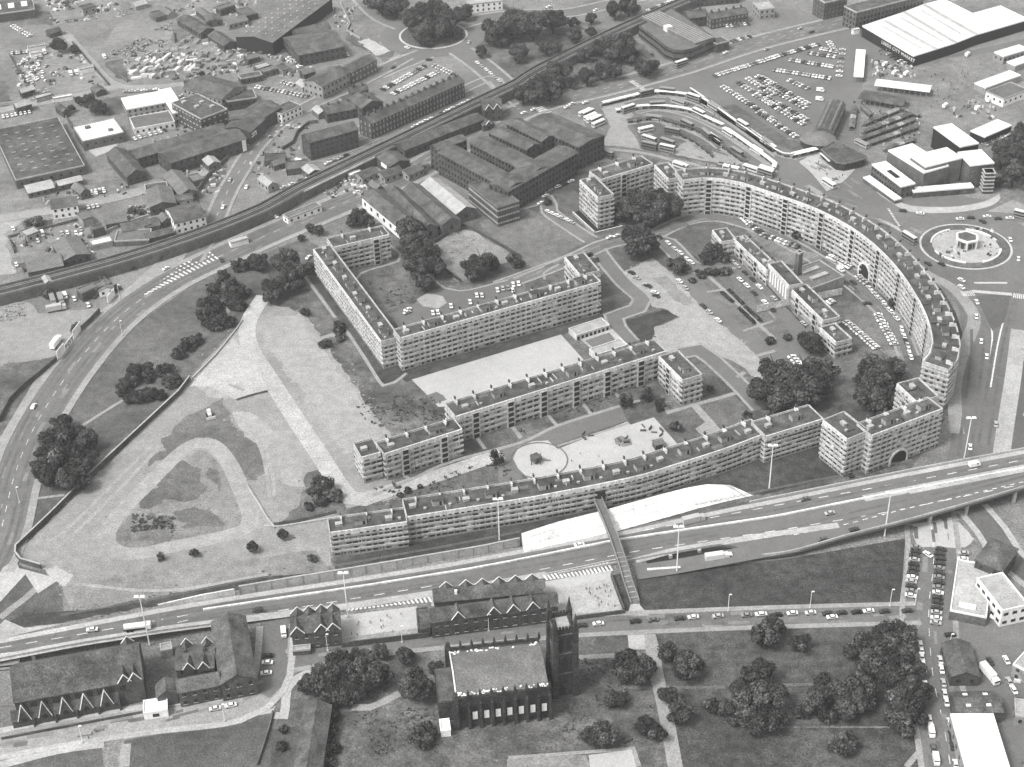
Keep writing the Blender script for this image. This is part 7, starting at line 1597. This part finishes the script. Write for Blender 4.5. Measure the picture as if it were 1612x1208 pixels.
# ------------------------------------------------------------------ buses
def bus_meshes(dd, paint, roof):
    h = 4.2 if dd else 3.0; l = 9.4
    b = MB(); b.cur = 0; b.box((0, 0, .35), l, 2.45, h-.5); b.cur = 1; b.box((0, 0, h-.15), l-.2, 2.35, .2, 0, .96)
    g = MB()
    for z in ((1.35, 3.0) if dd else (1.5,)):
        for s in (-1, 1):
            g.box((.1, s*1.235, z), l-.9, .06, .75)
        g.box((l/2, 0, z), .06, 2.1, .8); g.box((-l/2, 0, z), .06, 1.9, .65)
    return b.mesh('body', ['paint_'+paint, 'paint_'+roof]), g.mesh('window_band', 'glass')
BUS = {'D': bus_meshes(True, 'grey', 'cream'), 'E': bus_meshes(True, 'mid', 'grey'), 'S': bus_meshes(False, 'cream', 'white'), 'G': bus_meshes(False, 'silver', 'grey')}
bl = [('02', 1045, 400, 9, -3, 'D', 'pale double-decker bus on the market road'), ('02', 835, 580, 9, -2, 'E', 'dark double-decker under the outer curved shelter'), ('02', 1120, 608, 9, 3, 'D', 'pale double-decker at the bend of the outer shelter'), ('02', 1028, 628, 9, 3, 'G', 'grey bus between the two outer shelters'), ('02', 725, 675, 9, -3, 'D', 'bus at the left end of the second shelter'), ('02', 832, 793, 9, -2, 'S', 'white-roofed single-decker alone in the middle of the bus station'), ('02', 990, 810, 9, 2, 'E', 'dark double-decker right of the white-roofed bus'), ('02', 850, 862, 9, 3, 'D', 'upper left bus of the four parked together'), ('02', 852, 898, 9, 2, 'E', 'lower left bus of the four parked together'), ('02', 960, 880, 9, 3, 'E', 'upper right bus of the four parked together'), ('02', 1195, 828, 7, 6, 'E', 'dark bus by the short pale shelter'), ('02', 1330, 812, 8, 5, 'S', 'white bus at the straight white shelter'), ('02', 1415, 772, 8, 5, 'D', 'bus on the outer road above the straight shelter'), ('02', 595, 945, 9, 4, 'E', 'bus partly hidden behind the far tall flats'), ('02', 1040, 1012, 9, 3, 'S', 'white-roofed bus behind the crescent corner'), ('02', 1318, 1000, 9, 2, 'G', 'grey bus behind the crescent, first of four'), ('02', 1345, 1030, 9, 2, 'S', 'white-roofed bus behind the crescent, second of four'), ('02', 1465, 1030, 9, 3, 'S', 'white bus behind the crescent, third of four'), ('02', 1560, 1048, 9, 3, 'D', 'pale bus behind the crescent, fourth of four'), ('03', 50, 1060, 9, 3, 'D', 'large bus on the road behind the crescent'), ('03', 432, 1120, 8, 5, 'S', 'white bus turning out of the bus station'), ('13', 915, 305, 8, 5, 'D', 'double-decker beside the fountain roundabout'), ('13', 1600, 165, 8, 2, 'D', 'bus at the right edge above the fountain roundabout'), ('03', 630, 880, 8, 4, 'G', 'small bus below the market stalls'), ('30', 45, 585, 9, -1, 'G', 'bus under the motorway at the far left')]
bl += [('02', 960, 566, 9, 1, 'E', 'dark bus just inside the top of the outer shelter'), ('02', 1240, 655, 8, 5, 'G', 'grey bus on the outer bend below the lawn strip'), ('02', 900, 650, 9, -.5, 'E', 'dark bus at the crown of the second shelter'), ('02', 1150, 700, 8, 4, 'D', 'bus on the right shoulder of the second shelter'), ('02', 880, 722, 9, 1, 'G', 'grey bus along the third ring'), ('02', 1080, 770, 8, 4, 'E', 'dark bus at the right of the third ring'), ('02', 1500, 920, 8, 5, 'S', 'white bus beside the straight shelter, lower end'), ('02', 1380, 940, 8, 5, 'E', 'dark bus by the long dark straight shelter'), ('02', 960, 915, 9, 2, 'D', 'lower right bus of the four parked together'), ('02', 1560, 870, 8, 5, 'G', 'grey bus on the outer road near the lawn')]
for i in range(6): bl.append(('02', 465+i*16, 692+i*13, 9, -4, 'SDSSDS'[i], 'parked bus, %s from the top in the slanting bus rank' % ORD[i]))
for t_, x, y, dx, dy, k, lb in bl:
    p = L(t_, x, y)[0]; c = P2(p, .5); e = P2((p[0]+dx, p[1]+dy), .5)-c
    t = thing('bus', lb, 'bus', (c.x, c.y, .26), math.atan2(e.y, e.x), group='buses'); put('body', BUS[k][0], t); put('window_band', BUS[k][1], t)
    for xx in (-2.6, 3.0):
        for yy in (-1.1, 1.1): put('wheel', WHEEL, t, (xx, yy, 0), 0, (1.5, 1.5, 1.5))
# bulldozer on the cleared site
c = P2(L('20', 1268, 215)[0]); t = thing('bulldozer', 'small pale bulldozer on the dark cleared earth', 'bulldozer', (c.x, c.y, .1), -1.2)
mb = MB(); mb.box((0, 0, .9), 3.2, 1.6, 1.1); mb.build('body', 'paint_cream', t); mb = MB(); mb.box((-.7, 0, 2.0), 1.4, 1.5, 1.2); mb.build('cab', 'paint_white', t)
for s in (-1, 1): mb = MB(); mb.box((0, s*1.1, 0), 3.8, .6, 1.0); mb.build('crawler_track', 'tyre', t)
mb = MB(); mb.box((2.6, 0, .1), .3, 4.2, 1.3); mb.build('blade', 'paint_cream', t)
# ------------------------------------------------------------------ trees
def crown_mesh(seed, n=1700, mat='leaf', squash=.85, size=.085):
    r = random.Random(seed); mb = MB()
    lobes = []
    for i in range(17):
        g = r.uniform(0, 2*math.pi); e = r.uniform(-.7, .95); rad = r.uniform(.4, .74)
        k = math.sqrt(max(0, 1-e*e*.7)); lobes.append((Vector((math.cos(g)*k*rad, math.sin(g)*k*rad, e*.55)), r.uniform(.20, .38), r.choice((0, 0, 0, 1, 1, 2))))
    lobes.append((Vector((0, 0, .1)), .5, 0)); lobes.append((Vector((.1, -.1, -.2)), .5, 0))
    for i in range(n):
        c, R_, mi = r.choice(lobes)
        d = Vector((r.gauss(0, 1), r.gauss(0, 1), r.gauss(.25, 1))).normalized()
        p = c+d*R_*(r.uniform(.72, 1.1) if r.random() < .8 else r.uniform(.2, .75))
        if p.z < -.78: continue
        p.z *= squash
        nrm = (d+Vector((r.gauss(0, .45), r.gauss(0, .45), r.gauss(.2, .45)))).normalized()
        t = nrm.orthogonal().normalized(); t.rotate(Matrix.Rotation(r.uniform(0, 6.28), 3, nrm)); b = nrm.cross(t)
        s = size*r.uniform(.6, 1.5); mb.cur = mi
        mb.poly([p-t*s-b*s*.6, p+t*s*.3-b*s, p+t*s+b*s*.5+nrm*s*.3, p-t*s*.4+b*s])
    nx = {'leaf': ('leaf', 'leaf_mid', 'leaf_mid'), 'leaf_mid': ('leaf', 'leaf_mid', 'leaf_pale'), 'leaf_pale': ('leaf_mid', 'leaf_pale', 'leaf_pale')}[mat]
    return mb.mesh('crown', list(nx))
def trunk_mesh(seed):
    r = random.Random(seed); mb = MB(); mb.tube((0, 0, -.6), (0, 0, .15), .07, .05, 7)
    for i in range(5):
        g = i*1.26+r.random(); mb.tube((0, 0, -.1+.06*i), (math.cos(g)*.5, math.sin(g)*.5, .25+.1*i), .035, .012, 5)
    return mb.mesh('trunk', 'bark')
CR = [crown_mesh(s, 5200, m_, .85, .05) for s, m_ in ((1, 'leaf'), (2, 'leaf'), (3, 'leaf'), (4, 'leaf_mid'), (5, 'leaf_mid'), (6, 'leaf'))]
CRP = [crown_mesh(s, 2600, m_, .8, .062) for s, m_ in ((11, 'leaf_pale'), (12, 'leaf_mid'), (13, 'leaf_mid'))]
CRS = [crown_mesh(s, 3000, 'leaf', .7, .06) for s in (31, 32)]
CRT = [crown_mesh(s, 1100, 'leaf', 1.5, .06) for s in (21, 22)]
TK = [trunk_mesh(s) for s in (1, 2, 3)]
rt = random.Random(99)
NT = [0]
def clump(where, tile, *v, kind='tree', tall=1.0, group=None):
    pts = sorted([(v[i], v[i+1], v[i+2]) for i in range(0, len(v), 3)])
    n = len(pts)
    for i, (x, y, r) in enumerate(pts):
        p = L(tile, x, y)[0]; rp = r/S
        # radius in metres from its size in the picture, centre of the crown about 1.0 r above the ground
        c0 = P(p, 5); sc = FPX/((c0-Vector((0, 0, CAMH))).dot(fw)); R_ = rp/sc*1.08
        hz = R_*(.92 if kind == 'tree' else .42)*tall
        c = P(p, hz)
        if n == 1: lb = where
        else:
            k_ = 'shrub' if kind in ('shrub', 'scrub') else 'tree'
            lb = ('leftmost %s in %s' % (k_, where)) if i == 0 else (('rightmost %s in %s' % (k_, where)) if i == n-1 else '%s %s from left in %s' % (ORD[i], k_, where))
        t = thing('broadleaf_tree' if kind == 'tree' else ('shrub' if kind in ('shrub', 'scrub') else 'thin_tree'), lb, 'shrub' if kind in ('shrub', 'scrub') else 'tree', (c.x, c.y, 0), rt.uniform(0, 6.28), group=group or ('leafy trees' if kind == 'tree' else 'shrubs'))
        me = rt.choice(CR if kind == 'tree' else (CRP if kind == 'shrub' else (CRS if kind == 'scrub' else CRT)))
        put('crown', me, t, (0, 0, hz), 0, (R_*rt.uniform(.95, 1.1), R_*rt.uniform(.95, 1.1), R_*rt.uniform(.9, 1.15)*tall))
        k = hz/.62; put('trunk', rt.choice(TK), t, (0, 0, hz), 0, (R_, R_, max(R_, hz/.6)))
        NT[0] += 1
clump('the great dark clump beside the ring road at left', '20', 370, 250, 62, 310, 340, 75, 420, 330, 85, 520, 370, 78, 280, 440, 75, 390, 450, 115, 500, 480, 95, 300, 560, 95, 420, 580, 95, 240, 520, 62, 500, 610, 60)
clump('the low thicket above the site wall', '20', 740, 50, 60, 840, 95, 60, 900, 85, 60, 970, 85, 45, 1030, 5, 60, 790, 110, 45, kind='scrub')
clump('the dark thicket by the ring road bend', '10', 1450, 450, 62, 1540, 440, 66, 1350, 510, 40, 1330, 600, 95, 1380, 640, 80, 1270, 700, 80, 1225, 740, 48, 1450, 620, 64, 1430, 690, 60, 1310, 800, 75, 1370, 790, 60, 1260, 795, 50, 1400, 560, 40, kind='scrub')
clump('the straggling line across the park grass', '10', 1130, 930, 62, 1185, 905, 52, 1080, 985, 50, 840, 1095, 85, 780, 1150, 66, 1000, 1090, 60, 1040, 1150, 62, 900, 1140, 40, kind='scrub')
clump('the thicket at the corner of the U-shaped flats', '11', 190, 430, 95, 230, 500, 85, 130, 580, 75, 100, 640, 55, 250, 575, 50, 30, 430, 60, 330, 470, 42)
clump('the pair on the verge behind the U-shaped flats', '11', 340, 228, 32, 390, 240, 36, 285, 285, 24)
clump('the bushes along the path left of the U-shaped flats', '11', 310, 740, 34, 510, 830, 50, 520, 890, 40, 430, 930, 40, kind='shrub')
clump('the tall grove between court and waste plot', '11', 940, 240, 95, 980, 330, 95, 1040, 410, 90, 990, 470, 82, 1090, 470, 72, 1040, 555, 62, 940, 430, 55)
clump('the trees on the lower waste plot', '11', 1380, 440, 82, 1310, 500, 56, 1290, 450, 45, 1440, 440, 50)
clump('the trees at the white factory wall', '11', 640, 160, 62, 690, 190, 44, 595, 185, 42)
clump('the dense grove inside the crescent corner', '12', 870, 80, 95, 960, 100, 95, 780, 100, 95, 700, 130, 72, 830, 165, 72, 1030, 70, 62, 920, 40, 75, 760, 40, 62, 900, 160, 60)
clump('the big round tree group on the central lawn', '12', 790, 310, 105, 740, 275, 62, 850, 330, 62, 800, 250, 60)
clump('the trees against the crescent wall', '12', 1255, 85, 48, 1262, 35, 44)
clump('the dark bushes by the estate road', '12', 1240, 365, 60, 1190, 410, 46, 1290, 400, 42, 1030, 450, 58, 985, 440, 36, 1070, 470, 36)
clump('the shrub row above the formal lawn', '12', 1160, 508, 40, 1230, 494, 44, 1310, 490, 44, 1110, 545, 26, kind='shrub')
clump('the shrubs by the waste field corner', '12', 240, 70, 34, 60, 440, 50, 490, 388, 22, 527, 420, 24, 20, 410, 36, kind='shrub')
clump('the trees along the middle of the crescent', '13', 170, 215, 44, 240, 268, 32, 390, 290, 48, 405, 238, 32, 830, 680, 36)
clump('the trees by the end of the low flats', '13', 330, 920, 74, 290, 890, 50)
clump('the bushes on the lawn left of the low flats end', '13', 75, 912, 36, 185, 888, 30, kind='shrub')
clump('the great dark grove behind the motorway flats', '23', 60, 60, 110, 170, 100, 115, 280, 70, 115, 380, 40, 100, 110, -60, 95, 300, -50, 105, 410, -60, 85, 90, 150, 62, 230, 140, 70, 200, -20, 100)
clump('the grove in the angle of the tall flats', '23', 740, 10, 115, 680, 100, 90, 790, 90, 95, 730, 150, 70, 700, -60, 105, 800, -70, 95, 640, -10, 60)
clump('the rough bushes left of the stepped flats road', '21', 420, 620, 80, 480, 690, 60, 370, 660, 50, 400, 720, 50, 330, 760, 36, kind='shrub')
clump('the scrub above the curved flats', '21', 930, 660, 32, 880, 690, 22, 1000, 640, 20, kind='shrub')
clump('slim tree on the grass left of the playground', '21', 1470, 480, 50, kind='thin', tall=1.3)
clump('the slim young trees by the stepped flats', '22', 715, 135, 46, 830, 95, 44, 915, 150, 42, kind='thin', tall=1.4)
clump('the small trees on the lawns right of the playground', '22', 1010, 275, 38, 1440, 205, 36, 1220, 45, 24)
clump('small round tree near the end of the curved flats', '21', 168, 925, 40)
clump('the little trees along the loop track', '20', 1520, 1000, 42, 1172, 1038, 30)
clump('thin bare sapling by the loop track', '20', 972, 1072, 26, kind='thin', tall=1.4)
clump('low dark bush at the end of the curved flats', '21', 352, 1072, 36, kind='shrub')
clump('the trees behind the bright school yard wall', '31', 510, 530, 75, 640, 515, 56, 760, 490, 58, 910, 515, 58)
clump('the dense wood left of the black church', '31', 380, 660, 95, 480, 640, 90, 565, 610, 72, 700, 620, 105, 640, 690, 95, 530, 730, 85, 780, 650, 60, 300, 700, 50, 440, 790, 62, 560, 780, 56)
clump('the pair close to the church chancel', '31', 970, 690, 105, 1100, 585, 46)
clump('bush on the grass below the white porch hut', '31', 1030, 1000, 92, kind='shrub')
clump('the hedge shrubs round the plain hall', '31', 180, 960, 34, 170, 1060, 44, 480, 880, 50, 460, 980, 56, 450, 1070, 62, 440, 1150, 60, 500, 1080, 40, kind='shrub')
clump('the trees right of the church by the white path', '32', 710, 560, 105, 790, 600, 100, 850, 590, 55, 690, 620, 66)
clump('the pair across the white path', '32', 960, 500, 64, 1090, 575, 95, 1040, 600, 55)
clump('the churchyard bushes right of the tower', '32', 640, 790, 62, 690, 770, 46, 830, 930, 76, 900, 985, 60, 590, 1000, 92, 500, 1005, 66, 560, 955, 60)
clump('the bushes in the middle of the white path', '32', 980, 755, 70, 1040, 860, 82)
clump('the left belt of the dark park wood', '32', 1230, 820, 56, 1540, 400, 90, 1600, 350, 80, 1520, 620, 100, 1440, 740, 112, 1360, 850, 92, 1570, 760, 112, 1480, 900, 95, 1610, 900, 85)
clump('single round tree between the park woods', '33', 260, 440, 66)
clump('the right wood of the dark park', '33', 650, 430, 90, 760, 420, 112, 880, 390, 98, 580, 480, 66, 700, 560, 100, 850, 540, 112, 620, 710, 105, 520, 740, 95, 420, 720, 95, 350, 800, 82, 560, 820, 90, 650, 800, 80, 860, 650, 128, 945, 600, 78, 900, 780, 120, 980, 740, 86, 860, 880, 95, 960, 880, 74, 900, 960, 60)
clump('the low bushes low in the dark park', '33', 540, 1050, 86, 470, 1060, 50, 270, 860, 66, 430, 880, 60, kind='shrub')
clump('the wood on the top roundabout', '01', 960, 100, 72, 1030, 80, 92, 1100, 70, 84, 1185, 110, 82, 1000, 200, 62, 1085, 185, 84, 1150, 160, 72, 940, 140, 50, 1225, 200, 40, 1030, 240, 48)
clump('the trees above the top roundabout', '01', 770, 15, 84, 855, 30, 84, 700, -5, 52, 800, 70, 50, 1270, 70, 54)
clump('the trees right of the top roundabout', '01', 1450, 190, 84, 1560, 150, 92, 1370, 310, 42, 1600, 310, 60, 1500, 250, 44)
clump('the wood in the railway parkland', '02', 60, 140, 92, 150, 150, 100, 270, 120, 84, 230, 270, 62, 280, 300, 62, 400, 140, 42, 500, 110, 40, 400, 215, 50, 60, 330, 52, 500, 190, 36)
clump('the thicket below the railway by the main road', '02', 170, 540, 95, 250, 540, 82, 310, 430, 80, 90, 570, 70, 220, 480, 62, 380, 500, 42, 480, 460, 62, 560, 430, 62, 650, 430, 52, 300, 500, 50)
clump('the wood left of the round-cornered office', '02', 590, 280, 72, 680, 270, 82, 640, 330, 62, 745, 330, 62, 830, 410, 66, 870, 400, 46, 520, 300, 46, 460, 330, 50)
clump('the trees beyond the railway', '02', 650, 60, 62, 730, 40, 64)
clump('the right-edge trees behind the civic building', '03', 1570, 830, 56, 1500, 900, 82, 1585, 950, 92, 1480, 985, 66, 1550, 1060, 82, 1610, 780, 52, 1450, 1100, 40)
clump('the trees above the depot', '00', 570, 640, 52, 540, 600, 40, 620, 655, 44, 430, 655, 26, 480, 610, 32)
clump('the trees in the far left yard', '00', 350, 270, 50, 450, 300, 34, 1220, 445, 20)
clump('the bushes below the arch of the tall flats', '23', 740, 510, 36, 800, 490, 30, 560, 570, 26, 860, 590, 38, 920, 410, 24, kind='shrub')
clump('the scrub by the hoardings', '10', 460, 830, 40, 300, 630, 40, 620, 530, 30, 780, 460, 40, 960, 400, 40, 700, 590, 30, kind='shrub')
clump('the scrub along the viaduct foot', '10', 800, 120, 36, 850, 130, 30, 220, 190, 44, 180, 200, 36, 1360, 250, 40, kind='shrub')
# hedges of the formal garden
for i, p in enumerate((L('12', 1290, 618, 1358, 678), L('12', 1330, 602, 1420, 690), L('12', 1392, 712, 1492, 808), L('12', 1428, 702, 1530, 795))):
    a, b = P2(p[0]), P2(p[1]); c = (a+b)/2; d = b-a; mb = MB(); rr = random.Random(i)
    for k in range(500):
        q = Vector((rr.uniform(-d.length/2, d.length/2), rr.uniform(-.75, .75), rr.uniform(.05, .7))); nn = Vector((rr.gauss(0, 1), rr.gauss(0, 1), rr.gauss(.6, 1))).normalized(); t_ = nn.orthogonal(); b_ = nn.cross(t_); s_ = .3
        mb.poly([q-t_*s_-b_*s_, q+t_*s_-b_*s_, q+t_*s_+b_*s_, q-t_*s_+b_*s_])
    mb.build('hedge', 'leaf_mid', None, loc=(c.x, c.y, 0), rz=math.atan2(d.y, d.x), label='%s clipped dark hedge of the four in the formal garden' % ['upper left', 'upper right', 'lower left', 'lower right'][i], cat='hedge', group='clipped garden hedges')
# weeds scattered on cleared ground: nobody could count them
mb = MB(); rr = random.Random(8)
def scatter(poly_px, n, s0, s1):
    pts = [P2(p) for p in poly_px]; xs = [p.x for p in pts]; ys = [p.y for p in pts]
    k = 0
    while k < n:
        c = Vector((rr.uniform(min(xs), max(xs)), rr.uniform(min(ys), max(ys)))); ins = False
        for i in range(len(pts)):
            a, b = pts[i], pts[i-1]
            if (a.y > c.y) != (b.y > c.y) and c.x < (b.x-a.x)*(c.y-a.y)/(b.y-a.y)+a.x: ins = not ins
        k += 1
        if not ins: continue
        if mnoise.noise(Vector((c.x*.06, c.y*.06, 0))) < -.05: continue
        r_ = rr.uniform(s0, s1)
        for j in range(5):
            g = rr.uniform(0, 6.28); e = Vector((math.cos(g), math.sin(g)))*r_; f = Vector((-e.y, e.x))*.5; z = r_*rr.uniform(.4, .9)
            mb.poly([(c.x-f.x, c.y-f.y, .05), (c.x+f.x, c.y+f.y, .05), (c.x+e.x+f.x*.3, c.y+e.y+f.y*.3, z), (c.x+e.x-f.x*.3, c.y+e.y-f.y*.3, z)])
scatter(L('20', 800, 800, 1050, 820, 1060, 930, 960, 1000, 800, 960), 260, .4, 1.1)
scatter(L('21', 560, 120, 1150, 60, 1150, 240, 760, 340), 260, .4, 1.0)
scatter(L('11', 640, 500, 1000, 440, 1050, 600, 850, 740), 200, .3, .9)
scatter(L('21', 700, 650, 1500, 480, 1560, 560, 900, 720), 260, .4, 1.0)
scatter(L('22', -300, 330, 650, 60, 690, 130, -300, 420), 500, .3, .9)
scatter(L('32', 420, 540, 850, 540, 900, 1050, 300, 1080), 420, .3, .8)
scatter(L('31', 560, 860, 1100, 820, 1100, 1150, 500, 1190), 300, .3, .8)
scatter(L('02', 350, 350, 900, 330, 500, 520, 200, 560), 300, .6, 1.4)
scatter(L('00', 640, 330, 1040, 130, 1000, 300, 760, 340), 300, .5, 1.2)
mb.build('weeds', 'leaf_mid', None, kind='stuff')
mb = MB()
scatter(L('11', 1240, 245, 1400, 300, 1330, 330, 1150, 440, 1110, 420), 260, .3, .9)
scatter(L('00', 640, 330, 1040, 130, 1000, 300, 760, 340), 350, .5, 1.2)
scatter(L('00', 450, 100, 900, 30, 700, 120, 350, 150), 350, .5, 1.2)
scatter(L('10', 0, 640, 140, 650, 150, 760, 0, 800), 200, .4, 1.0)
mb.build('rubble', 'earth_pale', None, kind='stuff')
def litter(name, label, poly_px, n, s0, s1, seed):
    mb = MB(); r = random.Random(seed); pts = [P2(p) for p in poly_px]; xs = [p.x for p in pts]; ys = [p.y for p in pts]
    for k in range(n):
        c = Vector((r.uniform(min(xs), max(xs)), r.uniform(min(ys), max(ys)))); ins = False
        for i in range(len(pts)):
            a, b = pts[i], pts[i-1]
            if (a.y > c.y) != (b.y > c.y) and c.x < (b.x-a.x)*(c.y-a.y)/(b.y-a.y)+a.x: ins = not ins
        if not ins or mnoise.noise(Vector((c.x*.05, c.y*.05, seed))) < -.12: continue
        mb.cur = r.choice((0, 0, 1, 2, 3, 3)); mb.box((c.x, c.y, .05), r.uniform(s0, s1), r.uniform(s0, s1)*.6, r.uniform(.3, 1.6), r.uniform(0, 3.1), r.uniform(.5, 1))
    mb.build(name, ['concrete', 'paint_cream', 'slate', 'timber'], None, kind='stuff', label=label, cat='scrap')
litter('scrap_heap', 'scattered scrap and crates at the top left edge', L('00', 280, -20, 720, -20, 700, 110, 300, 140), 260, 1, 5, 1)
litter('scrap_heap', 'jumbled scrap across the far left breaker yard', L('00', 60, 340, 480, 300, 600, 520, 130, 620), 300, .8, 4, 2)
litter('scrap_heap', 'loose planks and crates round the timber yard', L('00', 740, 350, 1050, 250, 1600, 280, 1560, 420, 1180, 480, 800, 500), 420, .8, 5, 3)
litter('scrap_heap', 'junk in the yards above the viaduct', L('10', 60, 220, 540, 180, 640, 300, 520, 460, 100, 480), 200, .8, 3.5, 4)
litter('scrap_heap', 'junk behind the white corner building', L('10', 760, 100, 1060, 90, 1060, 260, 760, 280), 160, .8, 3.5, 5)
litter('scrap_heap', 'crates in the yard below the ridged hall', L('01', 0, 330, 440, 330, 420, 470, 0, 470), 160, .8, 3.5, 6)
litter('scrap_heap', 'lorry parts and crates by the railway workshops', L('01', 420, 1080, 680, 1020, 700, 1180, 420, 1200), 120, .8, 3.5, 7)
litter('scrap_heap', 'crates and carts on the market square', L('03', 680, 340, 940, 400, 960, 470, 700, 470), 140, .6, 2.6, 8)
litter('scrap_heap', 'carts and barrows round the right of the market', L('03', 1180, 560, 1480, 560, 1420, 720, 1180, 720), 90, .6, 3, 9)
litter('scrap_heap', 'boxes between the market stalls', L('03', 560, 620, 980, 640, 980, 880, 600, 880), 220, .5, 1.8, 10)
litter('scrap_heap', 'rubbish in the yard by the white-fronted building', L('33', 1390, 20, 1460, 40, 1480, 300, 1400, 300), 60, .6, 2.5, 11)
litter('scrap_heap', 'clutter in the bottom right yards', L('33', 1490, 700, 1640, 640, 1640, 1190, 1540, 1190), 120, .6, 3, 12)
litter('scrap_heap', 'sheds and bins behind the flyover at right', X(1600, 545, 1640, 540, 1640, 720, 1590, 720), 60, 1, 4, 13)
litter('scrap_heap', 'scattered yard clutter between depot and mill', L('00', 780, 700, 1180, 660, 1200, 860, 820, 900), 110, .6, 2.6, 15)
litter('scrap_heap', 'yard clutter along the lane below the dark works', L('00', 130, 1100, 640, 1040, 880, 1180, 300, 1250), 130, .6, 3, 16)
litter('scrap_heap', 'crates in the yards beside the viaduct street', L('00', 1100, 950, 1380, 900, 1330, 1180, 1120, 1180), 110, .6, 3, 17)
litter('scrap_heap', 'junk along the top edge behind the sheds', L('00', 900, -20, 1560, -20, 1500, 180, 1000, 110), 200, .8, 4, 18)
litter('scrap_heap', 'boxes on the lots round the ridged hall', L('01', 330, 30, 620, 40, 600, 220, 480, 160), 110, .8, 3, 19)
litter('scrap_heap', 'junk in the lots left of the four-storey mill', L('01', -60, 780, 330, 740, 330, 1000, 0, 1080), 120, .6, 3, 20)
litter('flower_beds', 'planters and low walls on the fountain roundabout', X(1475, 365, 1560, 360, 1575, 405, 1480, 410), 90, .6, 2.2, 14)
# ------------------------------------------------------------------ people (a few pixels tall)
def person_mesh(seed, stride):
    """one continuous skinned figure"""
    me = bpy.data.meshes.new('person')
    V = [(0, 0, .92), (0, 0, 1.18), (0, 0, 1.42), (0, 0, 1.52), (.01, 0, 1.66), (stride*.5, .1, .5), (stride, .1, .06), (stride+.14, .1, .03), (-stride*.3, -.1, .5), (-stride, -.1, .06), (-stride+.14, -.1, .03), (0, .2, 1.38), (-stride*.4, .25, 1.1), (-stride*.2, .25, .86), (0, -.2, 1.38), (stride*.4, -.25, 1.1), (stride*.6, -.25, .88)]
    E_ = [(0, 1), (1, 2), (2, 3), (3, 4), (0, 5), (5, 6), (6, 7), (0, 8), (8, 9), (9, 10), (2, 11), (11, 12), (12, 13), (2, 14), (14, 15), (15, 16)]
    R_ = [.15, .13, .16, .07, .115, .085, .05, .05, .085, .05, .05, .075, .05, .045, .075, .05, .045]
    me.from_pydata(V, E_, []); o = bpy.data.objects.new('tmp', me); COL.objects.link(o)
    md = o.modifiers.new('s', 'SKIN')
    for v, r in zip(me.skin_vertices[0].data, R_): v.radius = (r, r)
    me.skin_vertices[0].data[0].use_root = True
    o.modifiers.new('d', 'SUBSURF').levels = 1
    dg = bpy.context.evaluated_depsgraph_get(); out = bpy.data.meshes.new_from_object(o.evaluated_get(dg)); bpy.data.objects.remove(o)
    out.name = 'person'; out.materials.clear()
    for m_ in ('cloth_dark', 'cloth_light', 'skin'): out.materials.append(MATS[m_])
    for p in out.polygons:
        z = p.center.z; p.material_index = 2 if z > 1.5 else ((1 if seed % 2 else 0) if z > .9 else 0)
    return out
PM = [person_mesh(0, .12), person_mesh(1, .25), person_mesh(2, .3)]
def crowd(where, poly, n, sc=1.0):
    pts = [P2(p) for p in poly]; a, b, c, d = pts
    spots = sorted([a.lerp(b, rt.random()).lerp(d.lerp(c, rt.random()), rt.random()) for i in range(n)], key=lambda v: v.x/(v.y+1))
    for i, p in enumerate(spots):
        k = rt.randrange(3); who = 'pale-topped figure' if k == 1 else 'dark-clothed figure'
        lb = ('%s %s, %s from the left' % (who, where, ORD[i])) if i < len(ORD) else ('%s %s, %s from the right' % (who, where, ORD[min(24, n-1-i)]))
        put('person', PM[k], None, (p.x, p.y, .26), rt.uniform(0, 6.28), (sc, sc, sc), label=lb, cat='person', group='people '+where)
crowd('standing about in the bright school yard', L('31', 560, 300, 960, 240, 960, 380, 560, 430), 12, .85)
crowd('playing in the second school yard', L('32', 420, 120, 640, 80, 670, 220, 430, 250), 18, .85)
crowd('walking over the open market square', L('03', 1000, 420, 1400, 360, 1300, 700, 1050, 660), 45)
crowd('shopping among the market stalls', L('03', 560, 650, 980, 680, 960, 860, 600, 850), 30)
crowd('crossing the pale paving by the bus station', L('03', 280, 960, 600, 980, 540, 1080, 360, 1080), 18)
crowd('waiting along the curved bus platforms', L('02', 750, 590, 1100, 590, 1300, 720, 1250, 740), 16)
crowd('walking beside the lettered market wall', L('03', 660, 220, 780, 300, 950, 420, 760, 480), 25)
crowd('walking down the dark lane at bottom left', L('30', 480, 1040, 680, 900, 690, 910, 500, 1050), 3)
crowd('on the sandy playground', L('22', 300, 430, 700, 300, 800, 420, 300, 540), 4, .8)
# ------------------------------------------------------------------ summer haze: one closed box of thin air round camera and town
hm = bpy.data.materials.new('haze'); hm.use_nodes = True; hn = hm.node_tree; hn.nodes.clear()
ho = hn.nodes.new('ShaderNodeOutputMaterial'); pv = hn.nodes.new('ShaderNodeVolumePrincipled')
pv.inputs['Color'].default_value = (.97, .97, .97, 1); pv.inputs['Density'].default_value = .000115; pv.inputs['Anisotropy'].default_value = .2
hn.links.new(pv.outputs[0], ho.inputs['Volume']); MATS['haze'] = hm
mb = MB(); mb.box((0, 2800, -2), 7400, 6700, 440); mb.build('haze', 'haze', kind='stuff')
